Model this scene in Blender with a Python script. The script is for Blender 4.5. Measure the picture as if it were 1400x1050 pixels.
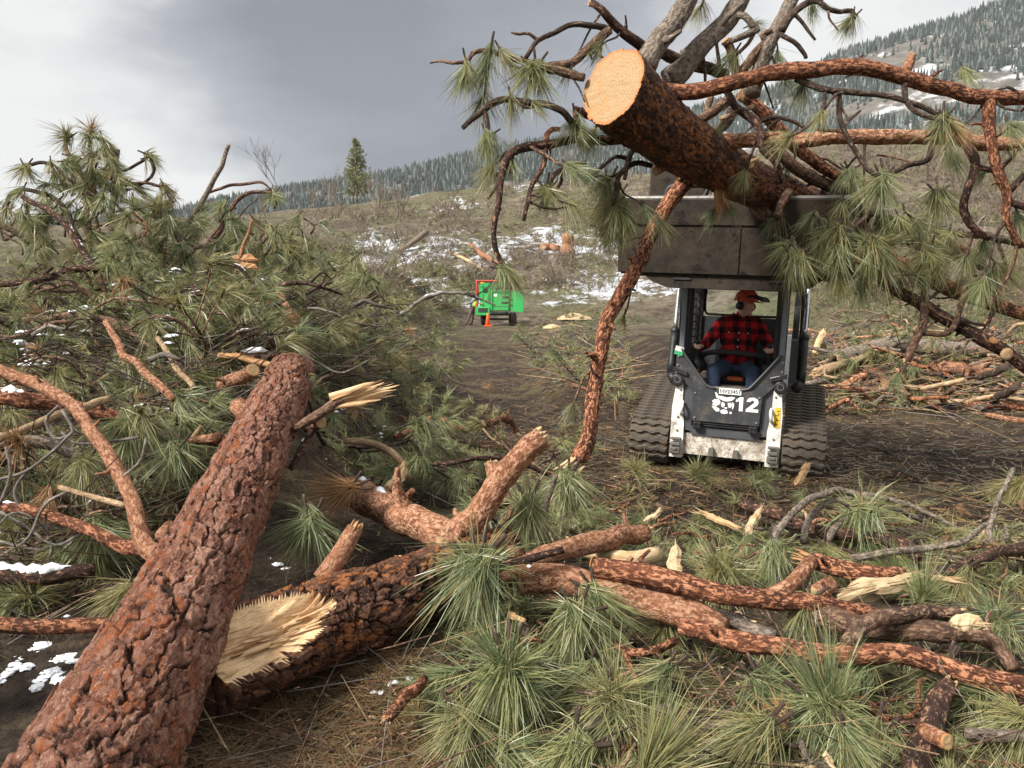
import bpy, math, random
import numpy as np
from mathutils import Vector, Matrix, Quaternion
for o in list(bpy.data.objects): bpy.data.objects.remove(o)
sc = bpy.context.scene
COL = sc.collection
R = random.Random(7)
RS = np.random.RandomState(7)
rad = math.radians

# ------------------------------------------------------------------ camera
CAMZ, F, YH = 1.65, 1052.0, 420.0          # eye height; focal length and horizon row in photo pixels
PITCH = math.atan((525-YH)/F)
cam_d = bpy.data.cameras.new('camera'); cam = bpy.data.objects.new('camera', cam_d); COL.objects.link(cam)
cam.location = (0, 0, CAMZ); cam.rotation_euler = (math.pi/2-PITCH, 0, 0)
cam_d.sensor_width = 36; cam_d.lens = 36*F/1400; cam_d.clip_start = .05; cam_d.clip_end = 12000
sc.camera = cam
FW = np.array([0, math.cos(PITCH), -math.sin(PITCH)]); UP = np.array([0, math.sin(PITCH), math.cos(PITCH)])
CAM = np.array([0, 0, CAMZ])
def ray(px, py): return FW + np.array([1., 0, 0])*((px-700)/F) + UP*((525-py)/F)
def P(px, py, d): return CAM + ray(px, py)*d          # point at depth d
def Pz(px, py, z):                                    # point at height z
    r = ray(px, py); return CAM + r*((z-CAMZ)/r[2])

# ------------------------------------------------------------------ world, sun, exposure
SUN = np.array([-.62, -.42, .66]); SUN /= np.linalg.norm(SUN)
w = bpy.data.worlds.new('World'); sc.world = w; w.use_nodes = True
nt = w.node_tree; N, L = nt.nodes, nt.links
bg = N['Background']
def wn(t, **k):
    n = N.new(t)
    for a, b in k.items(): setattr(n, a, b)
    return n
def wmath(op, a, b=None, c=None, clamp=False):
    n = wn('ShaderNodeMath', operation=op, use_clamp=clamp)
    for i, x in enumerate((a, b, c)):
        if x is None: continue
        if hasattr(x, 'type'): L.new(x, n.inputs[i])
        else: n.inputs[i].default_value = x
    return n.outputs[0]
sky = wn('ShaderNodeTexSky', sky_type='NISHITA', sun_disc=False)
sky.sun_elevation = math.asin(SUN[2]); sky.sun_rotation = math.atan2(SUN[0], SUN[1])
tc = wn('ShaderNodeTexCoord')
def wnoise(scale, detail, rough, stretch, off=0):
    mp = wn('ShaderNodeMapping'); mp.inputs['Scale'].default_value = stretch; mp.inputs['Location'].default_value = (off, off*.7, 0)
    L.new(tc.outputs['Generated'], mp.inputs['Vector'])
    n = wn('ShaderNodeTexNoise'); n.inputs['Scale'].default_value = scale; n.inputs['Detail'].default_value = detail; n.inputs['Roughness'].default_value = rough
    L.new(mp.outputs[0], n.inputs['Vector']); return n.outputs['Fac']
def wdot(v):
    v = np.array(v, float); v /= np.linalg.norm(v)
    n = wn('ShaderNodeVectorMath', operation='DOT_PRODUCT'); L.new(tc.outputs['Generated'], n.inputs[0]); n.inputs[1].default_value = v
    return n.outputs['Value']
n1 = wnoise(1.6, 5, .55, (1, 1, 2.2), 3.1); n2 = wnoise(4.5, 6, .55, (1, 1, 2.6), 8.2)
nz = wmath('ADD', wmath('MULTIPLY', wmath('SUBTRACT', n1, .5), .14), wmath('MULTIPLY', wmath('SUBTRACT', n2, .5), .07))
def cloud(px, py, c0, c1):          # a cloud bank that thins out from cos c1 to cos c0 about its middle
    mr = wn('ShaderNodeMapRange', interpolation_type='SMOOTHSTEP'); mr.inputs['From Min'].default_value = c0; mr.inputs['From Max'].default_value = c1
    L.new(wmath('ADD', wdot(ray(px, py)), nz), mr.inputs['Value']); return mr.outputs[0]
def bank(p, q, c0, c1):             # edge of a cloud bank running through two points of the sky; dark where the value passes c1
    v = np.cross(ray(*q), ray(*p)); mr = wn('ShaderNodeMapRange', interpolation_type='SMOOTHSTEP'); mr.inputs['From Min'].default_value = c0; mr.inputs['From Max'].default_value = c1
    L.new(wmath('ADD', wdot(v), nz), mr.inputs['Value']); return mr.outputs[0]
dark = wmath('MULTIPLY', bank((215, 0), (385, 235), -.11, .12), bank((900, 300), (905, 0), -.18, .30))
r = wn('ShaderNodeValToRGB'); L.new(wmath('ADD', dark, wmath('MULTIPLY', wmath('SUBTRACT', n2, .5), .75), clamp=True), r.inputs[0])
r.color_ramp.elements[0].color = (.555, .555, .545, 1); r.color_ramp.elements[1].color = (.118, .127, .150, 1)
e = r.color_ramp.elements.new(.45); e.color = (.235, .247, .274, 1)
mx = wn('ShaderNodeMix', data_type='RGBA'); mx.inputs[0].default_value = .05
L.new(r.outputs[0], mx.inputs[6])
sm = wn('ShaderNodeMix', data_type='RGBA', blend_type='MULTIPLY'); sm.inputs[0].default_value = 1; sm.inputs[7].default_value = (.1, .1, .1, 1)
L.new(sky.outputs[0], sm.inputs[6]); L.new(sm.outputs[2], mx.inputs[7])
sp_ = wn('ShaderNodeSeparateXYZ'); L.new(tc.outputs['Generated'], sp_.inputs[0])
zr = wn('ShaderNodeMapRange', interpolation_type='SMOOTHSTEP'); L.new(sp_.outputs[2], zr.inputs['Value'])      # an overcast sky is brightest overhead
for k_, v_ in (('From Min', .35), ('From Max', 1.), ('To Min', 1.), ('To Max', 1.9)): zr.inputs[k_].default_value = v_
zm = wn('ShaderNodeVectorMath', operation='SCALE'); L.new(mx.outputs[2], zm.inputs[0]); L.new(zr.outputs[0], zm.inputs['Scale'])
L.new(zm.outputs[0], bg.inputs['Color']); bg.inputs['Strength'].default_value = 1.0

sd = bpy.data.lights.new('sun', 'SUN'); sun = bpy.data.objects.new('sun', sd); COL.objects.link(sun)
sd.energy = 4.9; sd.angle = rad(14); sd.color = (1, .95, .87)
sun.rotation_euler = Vector(SUN).to_track_quat('Z', 'Y').to_euler()
sc.view_settings.view_transform = 'Standard'; sc.view_settings.look = 'None'; sc.view_settings.gamma = 1
sc.view_settings.exposure = 0.70; sc.view_settings.use_curve_mapping = False

# ------------------------------------------------------------------ noise
def _h(i, j, k=0):
    n = (i.astype(np.int64)*374761393 + j.astype(np.int64)*668265263 + k*2147483647*13) & 0xffffffff
    n = ((n ^ (n >> 13))*1274126177) & 0xffffffff
    n = ((n ^ (n >> 15))*2246822519) & 0xffffffff
    return ((n ^ (n >> 16)) & 0xffffff)/float(0xffffff)
def vnoise(x, y, seed=0):
    x = np.asarray(x, float); y = np.asarray(y, float)
    i = np.floor(x); j = np.floor(y); u = x-i; v = y-j; u = u*u*(3-2*u); v = v*v*(3-2*v)
    i = i.astype(np.int64); j = j.astype(np.int64)
    return (_h(i, j, seed)*(1-u)+_h(i+1, j, seed)*u)*(1-v)+(_h(i, j+1, seed)*(1-u)+_h(i+1, j+1, seed)*u)*v
def fbm(x, y, o=4, seed=0):
    a, s, t = .5, 0., 0.
    x = np.asarray(x, float); y = np.asarray(y, float)
    for k in range(o): s = s+a*vnoise(x, y, seed+k); t += a; a *= .5; x = x*2.03+7.1; y = y*2.03+3.7
    return s/t
def worley(a, b, per, seed=0):     # 2-D cells, periodic in a; returns F1, F2, cell value
    i0 = np.floor(a).astype(np.int64); j0 = np.floor(b).astype(np.int64)
    f1 = np.full(a.shape, 9.); f2 = f1.copy(); cid = np.zeros(a.shape); dx = cid.copy(); dy = cid.copy()
    for di in (-1, 0, 1):
        for dj in (-1, 0, 1):
            i = i0+di; j = j0+dj; ii = np.mod(i, per)
            cx = i+.5+.85*(_h(ii, j, seed)-.5); cy = j+.5+.85*(_h(ii, j, seed+1)-.5)
            d = np.hypot(a-cx, b-cy); new = d < f1
            f2 = np.where(new, f1, np.minimum(f2, d)); cid = np.where(new, _h(ii, j, seed+2), cid)
            dx = np.where(new, a-cx, dx); dy = np.where(new, b-cy, dy); f1 = np.where(new, d, f1)
    return f1, f2, cid, dx, dy
def S(x, a, b):
    t = np.clip((np.asarray(x, float)-a)/(b-a), 0, 1); return t*t*(3-2*t)

# ------------------------------------------------------------------ terrain heights
CX = (np.array([-200, 100, 230, 480, 600, 830, 1000, 1100, 1250, 1400, 1800])-700)/F*92
CY = CAMZ+(YH-np.array([312, 312, 304, 284, 266, 250, 222, 204, 186, 172, 150]))/F*92
def base_h(x, y):
    x = np.asarray(x, float); y = np.asarray(y, float)
    z = .7*S(y, 14, 40)
    c = np.interp(x*92/np.maximum(y, 30), CX, CY) if True else 0
    st = 42-14*S(x, 8, 22)-8*S(-x, 8, 20)
    t = np.clip((y-st)/(92-st), 0, 1)
    g = .72*t+.28*t*t*(3-2*t)
    z = z+(c-.7)*g-np.clip(y-92, 0, 110)*.05
    z = z+(fbm(x*.16, y*.16, 4, 5)-.5)*2.4*S(y, 42, 60)*(1-.6*S(y, 84, 92))
    return z
def gz(x, y):
    x = np.asarray(x, float); y = np.asarray(y, float)
    z = base_h(x, y)
    z = z+1.75*S(y, 2.9, 9.2)*(1-S(y, 13, 19))*S(-x, .9, 3.0)
    z = z+2.9*S(y, 19, 34)*(1-S(y, 42, 50))*S(-x, 2.4, 7.5)*(.75+.5*fbm(x*.25, y*.18, 3, 91))
    z = z+.80*S(y, 11.5, 14)*(1-S(y, 20, 27))*S(x, 1.9, 3.6)
    z = z+.45*S(y, 10, 13)*(1-S(y, 17, 22))*S(x, .15, 1.0)*(1-S(x, 2.2, 2.9))
    near = 1-S(y, 30, 60)
    z = z+near*((fbm(x*.7, y*.7, 3, 11)-.5)*.22+(fbm(x*3.1, y*3.1, 4, 17)-.5)*.09+(fbm(x*11, y*11, 3, 27)-.5)*.045)
    lm = np.exp(-(((x-2.0)/1.5)**2+((y-8.3)/1.5)**2)**2)         # flat where the loader stands
    return z*(1-lm)-.012*lm
TT = np.concatenate([np.arange(1.6, 20, .05), np.arange(20, 130, .3)])
def gfast(x, y):                                      # heights read off the finished ground sheet
    i = np.clip(np.searchsorted(xs, x)-1, 0, len(xs)-2); j = np.clip(np.searchsorted(ys, y)-1, 0, len(ys)-2)
    u = (x-xs[i])/(xs[i+1]-xs[i]); v = (y-ys[j])/(ys[j+1]-ys[j])
    return (GZ[j, i]*(1-u)+GZ[j, i+1]*u)*(1-v)+(GZ[j+1, i]*(1-u)+GZ[j+1, i+1]*u)*v
def G(px, py, tmax=130):                              # where a sight line meets the ground
    r = ray(px, py); t = TT[TT < tmax]; p = CAM[None]+r[None]*t[:, None]; b = p[:, 2] < gfast(p[:, 0], p[:, 1])
    if not b.any(): return None
    k = int(np.argmax(b)); return p[k]

# ------------------------------------------------------------------ mesh helpers
class MB:
    def __init__(s): s.v=[]; s.f=[]; s.bk=[]; s.ti=[]; s.fm=[]; s.n=0
    def add(s, v, faces, bk=None, tint=0., mat=0):
        v = np.asarray(v, float).reshape(-1, 3)
        s.v.append(v); s.bk.append(v if bk is None else np.asarray(bk, float))
        s.ti.append(np.broadcast_to(np.asarray(tint, float), (len(v),)))
        if isinstance(faces, np.ndarray): faces = [faces]
        for f in faces:
            f = np.asarray(f)
            if f.ndim == 1: f = f[None]
            if len(f): s.f.append(f.astype(np.int64)+s.n); s.fm.append(np.full(len(f), mat, np.int32))
        s.n += len(v); return s
    def mesh(s, name, mats=(), off=None, smooth=True):
        me = bpy.data.meshes.new(name)
        v = np.concatenate(s.v); bk = np.concatenate(s.bk); ti = np.concatenate(s.ti)
        if off is not None: v = v-np.asarray(off)
        tot = np.concatenate([np.full(len(f), f.shape[1]) for f in s.f]); li = np.concatenate([f.ravel() for f in s.f]); fm = np.concatenate(s.fm)
        me.vertices.add(len(v)); me.vertices.foreach_set('co', v.astype(np.float32).ravel())
        me.loops.add(len(li)); me.loops.foreach_set('vertex_index', li.astype(np.int32))
        me.polygons.add(len(tot)); st = np.concatenate([[0], np.cumsum(tot)[:-1]])
        me.polygons.foreach_set('loop_start', st.astype(np.int32)); me.polygons.foreach_set('loop_total', tot.astype(np.int32))
        me.polygons.foreach_set('use_smooth', np.full(len(tot), bool(smooth)))
        for m in mats: me.materials.append(m)
        me.polygons.foreach_set('material_index', fm)
        a = me.attributes.new('bk', 'FLOAT_VECTOR', 'POINT'); a.data.foreach_set('vector', bk.astype(np.float32).ravel())
        a = me.attributes.new('tint', 'FLOAT', 'POINT'); a.data.foreach_set('value', ti.astype(np.float32))
        me.update(calc_edges=True); me.validate(); return me
def link(name, me, parent=None, loc=(0, 0, 0), rot=None):
    o = bpy.data.objects.new(name, me); COL.objects.link(o); o.location = loc
    if rot is not None: o.rotation_euler = rot
    if parent is not None: o.parent = parent
    return o
def tag(o, label=None, cat=None, group=None, kind=None):
    if label: o['label'] = label
    if cat: o['category'] = cat
    if group: o['group'] = group
    if kind: o['kind'] = kind
    return o
def thing(name, label, cat, loc=(0, 0, 0), rot=(0, 0, 0), group=None):
    return tag(link(name, None, None, loc, rot), label, cat, group)
def dup(root, loc=None, rot=None, scale=None, label=None, group=None):
    r = root.copy(); COL.objects.link(r)
    def kids(a, b):
        for ch in list(a.children):
            c = ch.copy(); COL.objects.link(c); c.parent = b; kids(ch, c)
    kids(root, r)
    if loc is not None: r.location = loc
    if rot is not None: r.rotation_euler = rot
    if scale is not None: r.scale = (scale,)*3
    if label: r['label'] = label
    if group: r['group'] = group
    return r
def spline(pts, rads, step):
    pts = np.asarray(pts, float); rads = np.broadcast_to(np.asarray(rads, float), (len(pts),))
    if len(pts) == 2:
        n = max(2, int(np.linalg.norm(pts[1]-pts[0])/step)+1); t = np.linspace(0, 1, n)[:, None]
        return pts[0]*(1-t)+pts[1]*t, rads[0]*(1-t[:, 0])+rads[1]*t[:, 0]
    e = np.vstack([2*pts[0]-pts[1], pts, 2*pts[-1]-pts[-2]]); oP, oR = [], []
    for i in range(len(pts)-1):
        p0, p1, p2, p3 = e[i:i+4]; n = max(2, int(np.linalg.norm(p2-p1)/step)+1)
        t = np.linspace(0, 1, n, endpoint=False)[:, None]
        oP.append(.5*((2*p1)+(-p0+p2)*t+(2*p0-5*p1+4*p2-p3)*t**2+(-p0+3*p1-3*p2+p3)*t**3))
        oR.append(rads[i]*(1-t[:, 0])+rads[i+1]*t[:, 0])
    oP.append(pts[-1:]); oR.append(rads[-1:]); return np.concatenate(oP), np.concatenate(oR)
def frames(p):
    t = np.gradient(p, axis=0); t /= np.linalg.norm(t, axis=1)[:, None]+1e-12
    a = np.cross(t[0], [0, 0, 1.]); a = a if np.linalg.norm(a) > .05 else np.cross(t[0], [1., 0, 0]); a /= np.linalg.norm(a)
    U = np.zeros_like(p); U[0] = a
    for i in range(1, len(p)):
        u = U[i-1]-t[i]*np.dot(U[i-1], t[i]); U[i] = u/(np.linalg.norm(u)+1e-12)
    return t, U, np.cross(t, U)
def grid_faces(nr, n):
    i = np.arange(nr-1)[:, None]*n; k = np.arange(n)[None]; k2 = (k+1) % n
    return np.stack([i+k, i+k2, i+n+k2, i+n+k], -1).reshape(-1, 4)
def tube(mb, pts, rads, n=8, step=.05, wob=.08, knots=0., seed=0, mat=0, tint=0., caps=True):
    p, r = spline(pts, rads, step); t, U, V = frames(p)
    if len(p) > 2 and wob: p = p+(U*(vnoise(np.arange(len(p))*step*7, np.zeros(len(p))+seed, 3)-.5)[:, None]+V*(vnoise(np.arange(len(p))*step*7, np.zeros(len(p))+seed+50, 3)-.5)[:, None])*r[:, None]*wob*3
    th = np.arange(n)/n*2*math.pi; s = np.concatenate([[0], np.cumsum(np.linalg.norm(np.diff(p, axis=0), axis=1))])
    if wob and len(p) > 6:                       # crooked growth: kinks where twigs once left
        kq = s/(.10+3*r.mean()); env = np.minimum(1, np.minimum(np.arange(len(p)), np.arange(len(p))[::-1])/4.)
        zz = lambda o: np.interp(kq, np.arange(int(kq[-1])+3), _h(np.arange(int(kq[-1])+3), np.full(int(kq[-1])+3, int(seed)+o), 5))-.5
        ka = np.clip(1.7-r.mean()*22, .55, 1.5); p = p+(U*(zz(1)*ka*r*env)[:, None]+V*(zz(77)*ka*r*env)[:, None]); t, U, V = frames(p)
    A, B = np.cos(th), np.sin(th)
    rr = r[:, None]*(1+wob*2*(fbm(A[None]*1.6+s[:, None]*5+seed, B[None]*1.6+s[:, None]*3.1, 2, 41)-.5))
    if n >= 8: rr = rr*(1+.09*(fbm(A[None]*3+s[:, None]*22+seed, B[None]*3-s[:, None]*17, 3, 43)-.5)*2)
    if knots: rr = rr*(1+knots*np.clip(vnoise(s*4.3+seed*3.3, s*0+1.7, 9)-.72, 0, 1)*3)[:, None]
    v = p[:, None]+U[:, None]*(A[None]*rr)[..., None]+V[:, None]*(B[None]*rr)[..., None]
    bk = np.stack([A[None]*rr, B[None]*rr, np.broadcast_to(s[:, None], rr.shape)], -1)+seed*1.37
    fs = [grid_faces(len(p), n)]
    if caps: fs += [np.arange(n)[::-1], (len(p)-1)*n+np.arange(n)]
    mb.add(v.reshape(-1, 3), fs, bk.reshape(-1, 3), tint, mat)
    return p, r, t, U, V
def box(mb, c, s, mat=0, rot=None, bev=0., taper=None):
    sx, sy, sz = np.asarray(s, float)/2; b = min(bev, .45*2*min(sx, sy, sz))
    if b <= 0:
        v = np.array([[x, y, z] for z in (-sz, sz) for x, y in ((-sx, -sy), (sx, -sy), (sx, sy), (-sx, sy))])
        f = [np.array([[3, 2, 1, 0], [4, 5, 6, 7], [0, 1, 5, 4], [1, 2, 6, 5], [2, 3, 7, 6], [3, 0, 4, 7]])]
    else:
        ring = lambda ix, iy, z: [[-sx+ix, -sy+iy+0, z], [sx-ix, -sy+iy, z], [sx-ix, sy-iy, z], [-sx+ix, sy-iy, z]]
        def oct(e, z): a, c_ = sx-e, sy-e; k = b if e == 0 else b*.6; return [[-a+k, -c_, z], [a-k, -c_, z], [a, -c_+k, z], [a, c_-k, z], [a-k, c_, z], [-a+k, c_, z], [-a, c_-k, z], [-a, -c_+k, z]]
        v = np.array(oct(b, -sz)+oct(0, -sz+b)+oct(0, sz-b)+oct(b, sz))
        f = [grid_faces(4, 8), np.arange(8)[::-1], 24+np.arange(8)]
    if taper is not None: v = v*np.where(v[:, 2:3] > 0, np.array([[taper[0], taper[1], 1]]), 1.)
    if rot is not None: v = v @ np.array(Matrix(rot).to_3x3() if not isinstance(rot, np.ndarray) else rot).T
    mb.add(v+np.asarray(c), f, mat=mat)
def prism(mb, poly, y0, y1, mat=0, axis='y'):     # polygon in x,z (ccw seen from -y) pushed from y0 to y1
    n = len(poly); a = np.array(poly, float)
    mk = (lambda y: np.stack([a[:, 0], np.full(n, y), a[:, 1]], -1)) if axis == 'y' else (lambda x: np.stack([np.full(n, x), a[:, 0], a[:, 1]], -1))
    i = np.arange(n); j = (i+1) % n
    mb.add(np.concatenate([mk(y0), mk(y1)]), [i, (n+i)[::-1], np.stack([j, i, n+i, n+j], -1)], mat=mat)
def lathe(mb, c, ax, prof, n=16, mat=0):          # prof: (distance along axis, radius)
    ax = np.asarray(ax, float); ax /= np.linalg.norm(ax); p = np.array([np.asarray(c)+ax*h for h, _ in prof])
    a = np.cross(ax, [0, 0, 1.]); a = a if np.linalg.norm(a) > .05 else np.array([1., 0, 0]); a /= np.linalg.norm(a); b = np.cross(ax, a)
    th = np.arange(n)/n*2*math.pi; rr = np.array([q for _, q in prof])
    v = p[:, None]+rr[:, None, None]*(np.cos(th)[None, :, None]*a+np.sin(th)[None, :, None]*b)
    mb.add(v.reshape(-1, 3), [grid_faces(len(prof), n), np.arange(n)[::-1], (len(prof)-1)*n+np.arange(n)], mat=mat)
def ball(mb, c, r, n=10, m=7, mat=0, rot=None):
    th = np.arange(n)/n*2*math.pi; ph = np.linspace(.02, math.pi-.02, m)
    v = np.stack([np.sin(ph)[:, None]*np.cos(th), np.sin(ph)[:, None]*np.sin(th), -np.cos(ph)[:, None]+0*th], -1).reshape(-1, 3)*np.asarray(r, float)
    if rot is not None: v = v @ np.array(rot).T
    mb.add(v+np.asarray(c), [grid_faces(m, n), np.arange(n)[::-1], (m-1)*n+np.arange(n)], mat=mat)
def shards(mb, c, d, n, spread, lmin, lmax, wid, seed=0, fan=.25, mat=0, U=None):
    rs = np.random.RandomState(seed); d = np.asarray(d, float); d /= np.linalg.norm(d)
    a = np.cross(d, [0, 0, 1.]) if U is None else np.asarray(U, float); a /= np.linalg.norm(a)+1e-9; b = np.cross(d, a)
    for k in range(n):
        q, h = rs.uniform(-1, 1, 2); o = np.asarray(c)+a*q*spread[0]+b*h*spread[1]
        dd = d+a*(q*fan+rs.normal(0, .06))+b*(h*fan+rs.normal(0, .06)); dd /= np.linalg.norm(dd); l = rs.uniform(lmin, lmax); w_ = wid*rs.uniform(.5, 1.3)
        e1 = np.cross(dd, rs.normal(size=3)); e1 /= np.linalg.norm(e1); e2 = np.cross(dd, e1)
        pr = []
        for t, s_ in ((-.15, 1), (.35, .95), (.75, .6), (1, .08)):
            m = o+dd*l*t+e1*rs.normal(0, .012)*l
            pr += [m+e1*w_*s_, m+e2*w_*s_*.4, m-e1*w_*s_, m-e2*w_*s_*.4]
        bk = np.array([[j*.02, k*.37, t*l] for t in (0, .35, .75, 1) for j in range(4)])
        mb.add(np.array(pr), [grid_faces(4, 4), np.arange(4)[::-1], 12+np.arange(4)], bk, rs.uniform(), mat)
def frame_mat(d, roll=0., down=True):            # local Z along d, local -X as far down as it will go
    z = Vector(d).normalized(); dn = Vector((0, 0, 1)); x = dn-z*dn.dot(z)
    if x.length < .05: x = Vector((1, 0, 0))-z*z.x
    x.normalize(); y = z.cross(x)
    m = Matrix((x, y, z)).transposed().to_4x4()
    return m @ Matrix.Rotation(roll, 4, 'Z')
# ------------------------------------------------------------------ materials
class NT:
    def __init__(s, name, rough=.7, spec=.3):
        s.m = bpy.data.materials.new(name); s.m.use_nodes = True; s.t = s.m.node_tree; s.b = s.t.nodes['Principled BSDF']
        s.b.inputs['Roughness'].default_value = rough; s.b.inputs['Specular IOR Level'].default_value = spec
    def n(s, t, **k):
        x = s.t.nodes.new(t)
        for a, b in k.items(): setattr(x, a, b)
        return x
    def l(s, a, b): s.t.links.new(a, b)
    def _in(s, sock, x):
        if hasattr(x, 'links'): s.l(x, sock)
        else: sock.default_value = (tuple(x)+(1,))[:4] if isinstance(x, (tuple, list)) and sock.type == 'RGBA' else x
    def attr(s, name, out='Vector'): return s.n('ShaderNodeAttribute', attribute_name=name).outputs[out]
    def obj(s): return s.n('ShaderNodeTexCoord').outputs['Object']
    def pos(s): return s.n('ShaderNodeNewGeometry').outputs['Position']
    def rnd(s): return s.n('ShaderNodeObjectInfo').outputs['Random']
    def map(s, v, scale, loc=(0, 0, 0)):
        x = s.n('ShaderNodeMapping'); x.inputs['Scale'].default_value = scale; x.inputs['Location'].default_value = loc; s.l(v, x.inputs[0]); return x.outputs[0]
    def noise(s, v, scale, detail=4, rough=.55, dist=0.):
        x = s.n('ShaderNodeTexNoise'); x.inputs['Scale'].default_value = scale; x.inputs['Detail'].default_value = detail
        x.inputs['Roughness'].default_value = rough; x.inputs['Distortion'].default_value = dist; s.l(v, x.inputs['Vector']); return x.outputs['Fac']
    def vor(s, v, scale, feat='F1', out='Distance'):
        x = s.n('ShaderNodeTexVoronoi', feature=feat); x.inputs['Scale'].default_value = scale; s.l(v, x.inputs['Vector']); return x.outputs[out]
    def ramp(s, f, *st, interp='LINEAR'):
        x = s.n('ShaderNodeValToRGB'); s.l(f, x.inputs[0]); c = x.color_ramp; c.interpolation = interp
        while len(c.elements) < len(st): c.elements.new(.5)
        for e, (p, col) in zip(c.elements, st): e.position = p; e.color = tuple(col)+(1,) if not isinstance(col, (int, float)) else (col, col, col, 1)
        return x.outputs[0]
    def mix(s, f, a, b, mode='MIX'):
        x = s.n('ShaderNodeMix', data_type='RGBA', blend_type=mode); s._in(x.inputs[0], f); s._in(x.inputs[6], a); s._in(x.inputs[7], b); return x.outputs[2]
    def math(s, op, a, b=0., c=0., clamp=False):
        x = s.n('ShaderNodeMath', operation=op, use_clamp=clamp); s._in(x.inputs[0], a); s._in(x.inputs[1], b); s._in(x.inputs[2], c); return x.outputs[0]
    def col(s, c): s._in(s.b.inputs['Base Color'], c); return s
    def rough(s, c): s._in(s.b.inputs['Roughness'], c); return s
    def bump(s, h, dist=.01, strength=1.):
        x = s.n('ShaderNodeBump'); x.inputs['Distance'].default_value = dist; x.inputs['Strength'].default_value = strength; s.l(h, x.inputs['Height'])
        if s.b.inputs['Normal'].links: s.l(s.b.inputs['Normal'].links[0].from_socket, x.inputs['Normal'])
        s.l(x.outputs[0], s.b.inputs['Normal']); return s
MT = {}
# thick plated bark (relief is geometry: bk = seamless bark coordinates, tint = plate height, "plate" = value of each plate)
def big_bark(name, plate, pale, rust, dark, wet=.75, amt=.5):
    m = NT(name, wet, .14); v = m.attr('bk'); h = m.attr('tint', 'Fac'); pl = m.attr('plate', 'Fac')
    wv = m.n('ShaderNodeVectorMath', operation='ADD'); ns = m.n('ShaderNodeTexNoise'); ns.inputs['Scale'].default_value = 18; ns.inputs['Detail'].default_value = 4; m.l(v, ns.inputs['Vector'])
    sc_ = m.n('ShaderNodeVectorMath', operation='SCALE'); m.l(ns.outputs['Color'], sc_.inputs[0]); sc_.inputs['Scale'].default_value = .05; m.l(v, wv.inputs[0]); m.l(sc_.outputs[0], wv.inputs[1]); w_ = m.map(wv.outputs[0], (1, 1, .42))
    vr = m.n('ShaderNodeTexVoronoi'); vr.inputs['Scale'].default_value = 42; m.l(w_, vr.inputs['Vector']); sp = m.n('ShaderNodeSeparateColor'); m.l(vr.outputs['Color'], sp.inputs[0]); fl = sp.outputs[0]; fd = vr.outputs['Distance']
    v2 = m.n('ShaderNodeTexVoronoi'); v2.inputs['Scale'].default_value = 95; m.l(w_, v2.inputs['Vector']); s2 = m.n('ShaderNodeSeparateColor'); m.l(v2.outputs['Color'], s2.inputs[0]); f2 = s2.outputs[0]
    n1 = m.noise(m.map(v, (1, 1, .5)), 30, 6, .65, .4); n2 = m.noise(m.map(v, (1, 1, .35)), 5., 5, .62, .5); n3 = m.noise(m.map(v, (1, 1, .6)), 95, 5, .7); n4 = m.noise(m.map(v, (1, 1, .4)), 12, 5, .65, .8); n5 = m.noise(m.map(v, (1, 1, .3)), 22, 4, .6, 1.); n6 = m.noise(m.map(v, (1, 1, .35)), 230, 4, .75)
    tone = m.math('ADD', m.math('MULTIPLY', pl, .30), m.math('ADD', m.math('MULTIPLY', n4, .40), m.math('ADD', m.math('MULTIPLY', fl, .20), m.math('ADD', m.math('MULTIPLY', f2, .12), m.math('MULTIPLY', m.math('SUBTRACT', n6, .42), .35)))))
    c = m.mix(m.ramp(tone, (.46, 0), (.78, 1)), plate, pale); c = m.mix(m.ramp(tone, (.34, .85), (.50, 0)), c, [x*.38 for x in plate])
    c = m.mix(m.ramp(m.math('ADD', n2, m.math('MULTIPLY', m.math('SUBTRACT', m.math('MULTIPLY', m.math('ADD', n5, fl), .5), .5), .75)), (1.-amt-.02, 0), (1.-amt+.06, .9)), c, rust)
    c = m.mix(m.ramp(m.math('ADD', h, m.math('MULTIPLY', m.math('SUBTRACT', n1, .5), .7)), (.16, 1), (.40, 0)), c, dark)
    c = m.mix(m.ramp(n1, (.34, .7), (.48, 0)), c, [x*.40 for x in rust])
    c = m.mix(m.ramp(m.math('ADD', n3, m.math('MULTIPLY', n1, .35)), (.78, 0), (.84, .8)), c, [min(.6, x*1.5+.03) for x in pale])
    m.col(c); m.bump(m.math('ADD', m.math('ADD', m.math('MULTIPLY', fl, .9), m.math('MULTIPLY', f2, .4)), m.math('ADD', m.math('MULTIPLY', n1, .8), m.math('ADD', m.math('MULTIPLY', n3, 1.1), m.math('MULTIPLY', n6, .7)))), .016, 1.); MT[name] = m.m
big_bark('bark_red', (.235, .102, .069), (.47, .275, .200), (.31, .100, .040), (.034, .018, .014), .86, .40)
big_bark('bark_dark', (.075, .040, .030), (.30, .145, .090), (.42, .155, .055), (.015, .011, .010), .55, .42)
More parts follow.
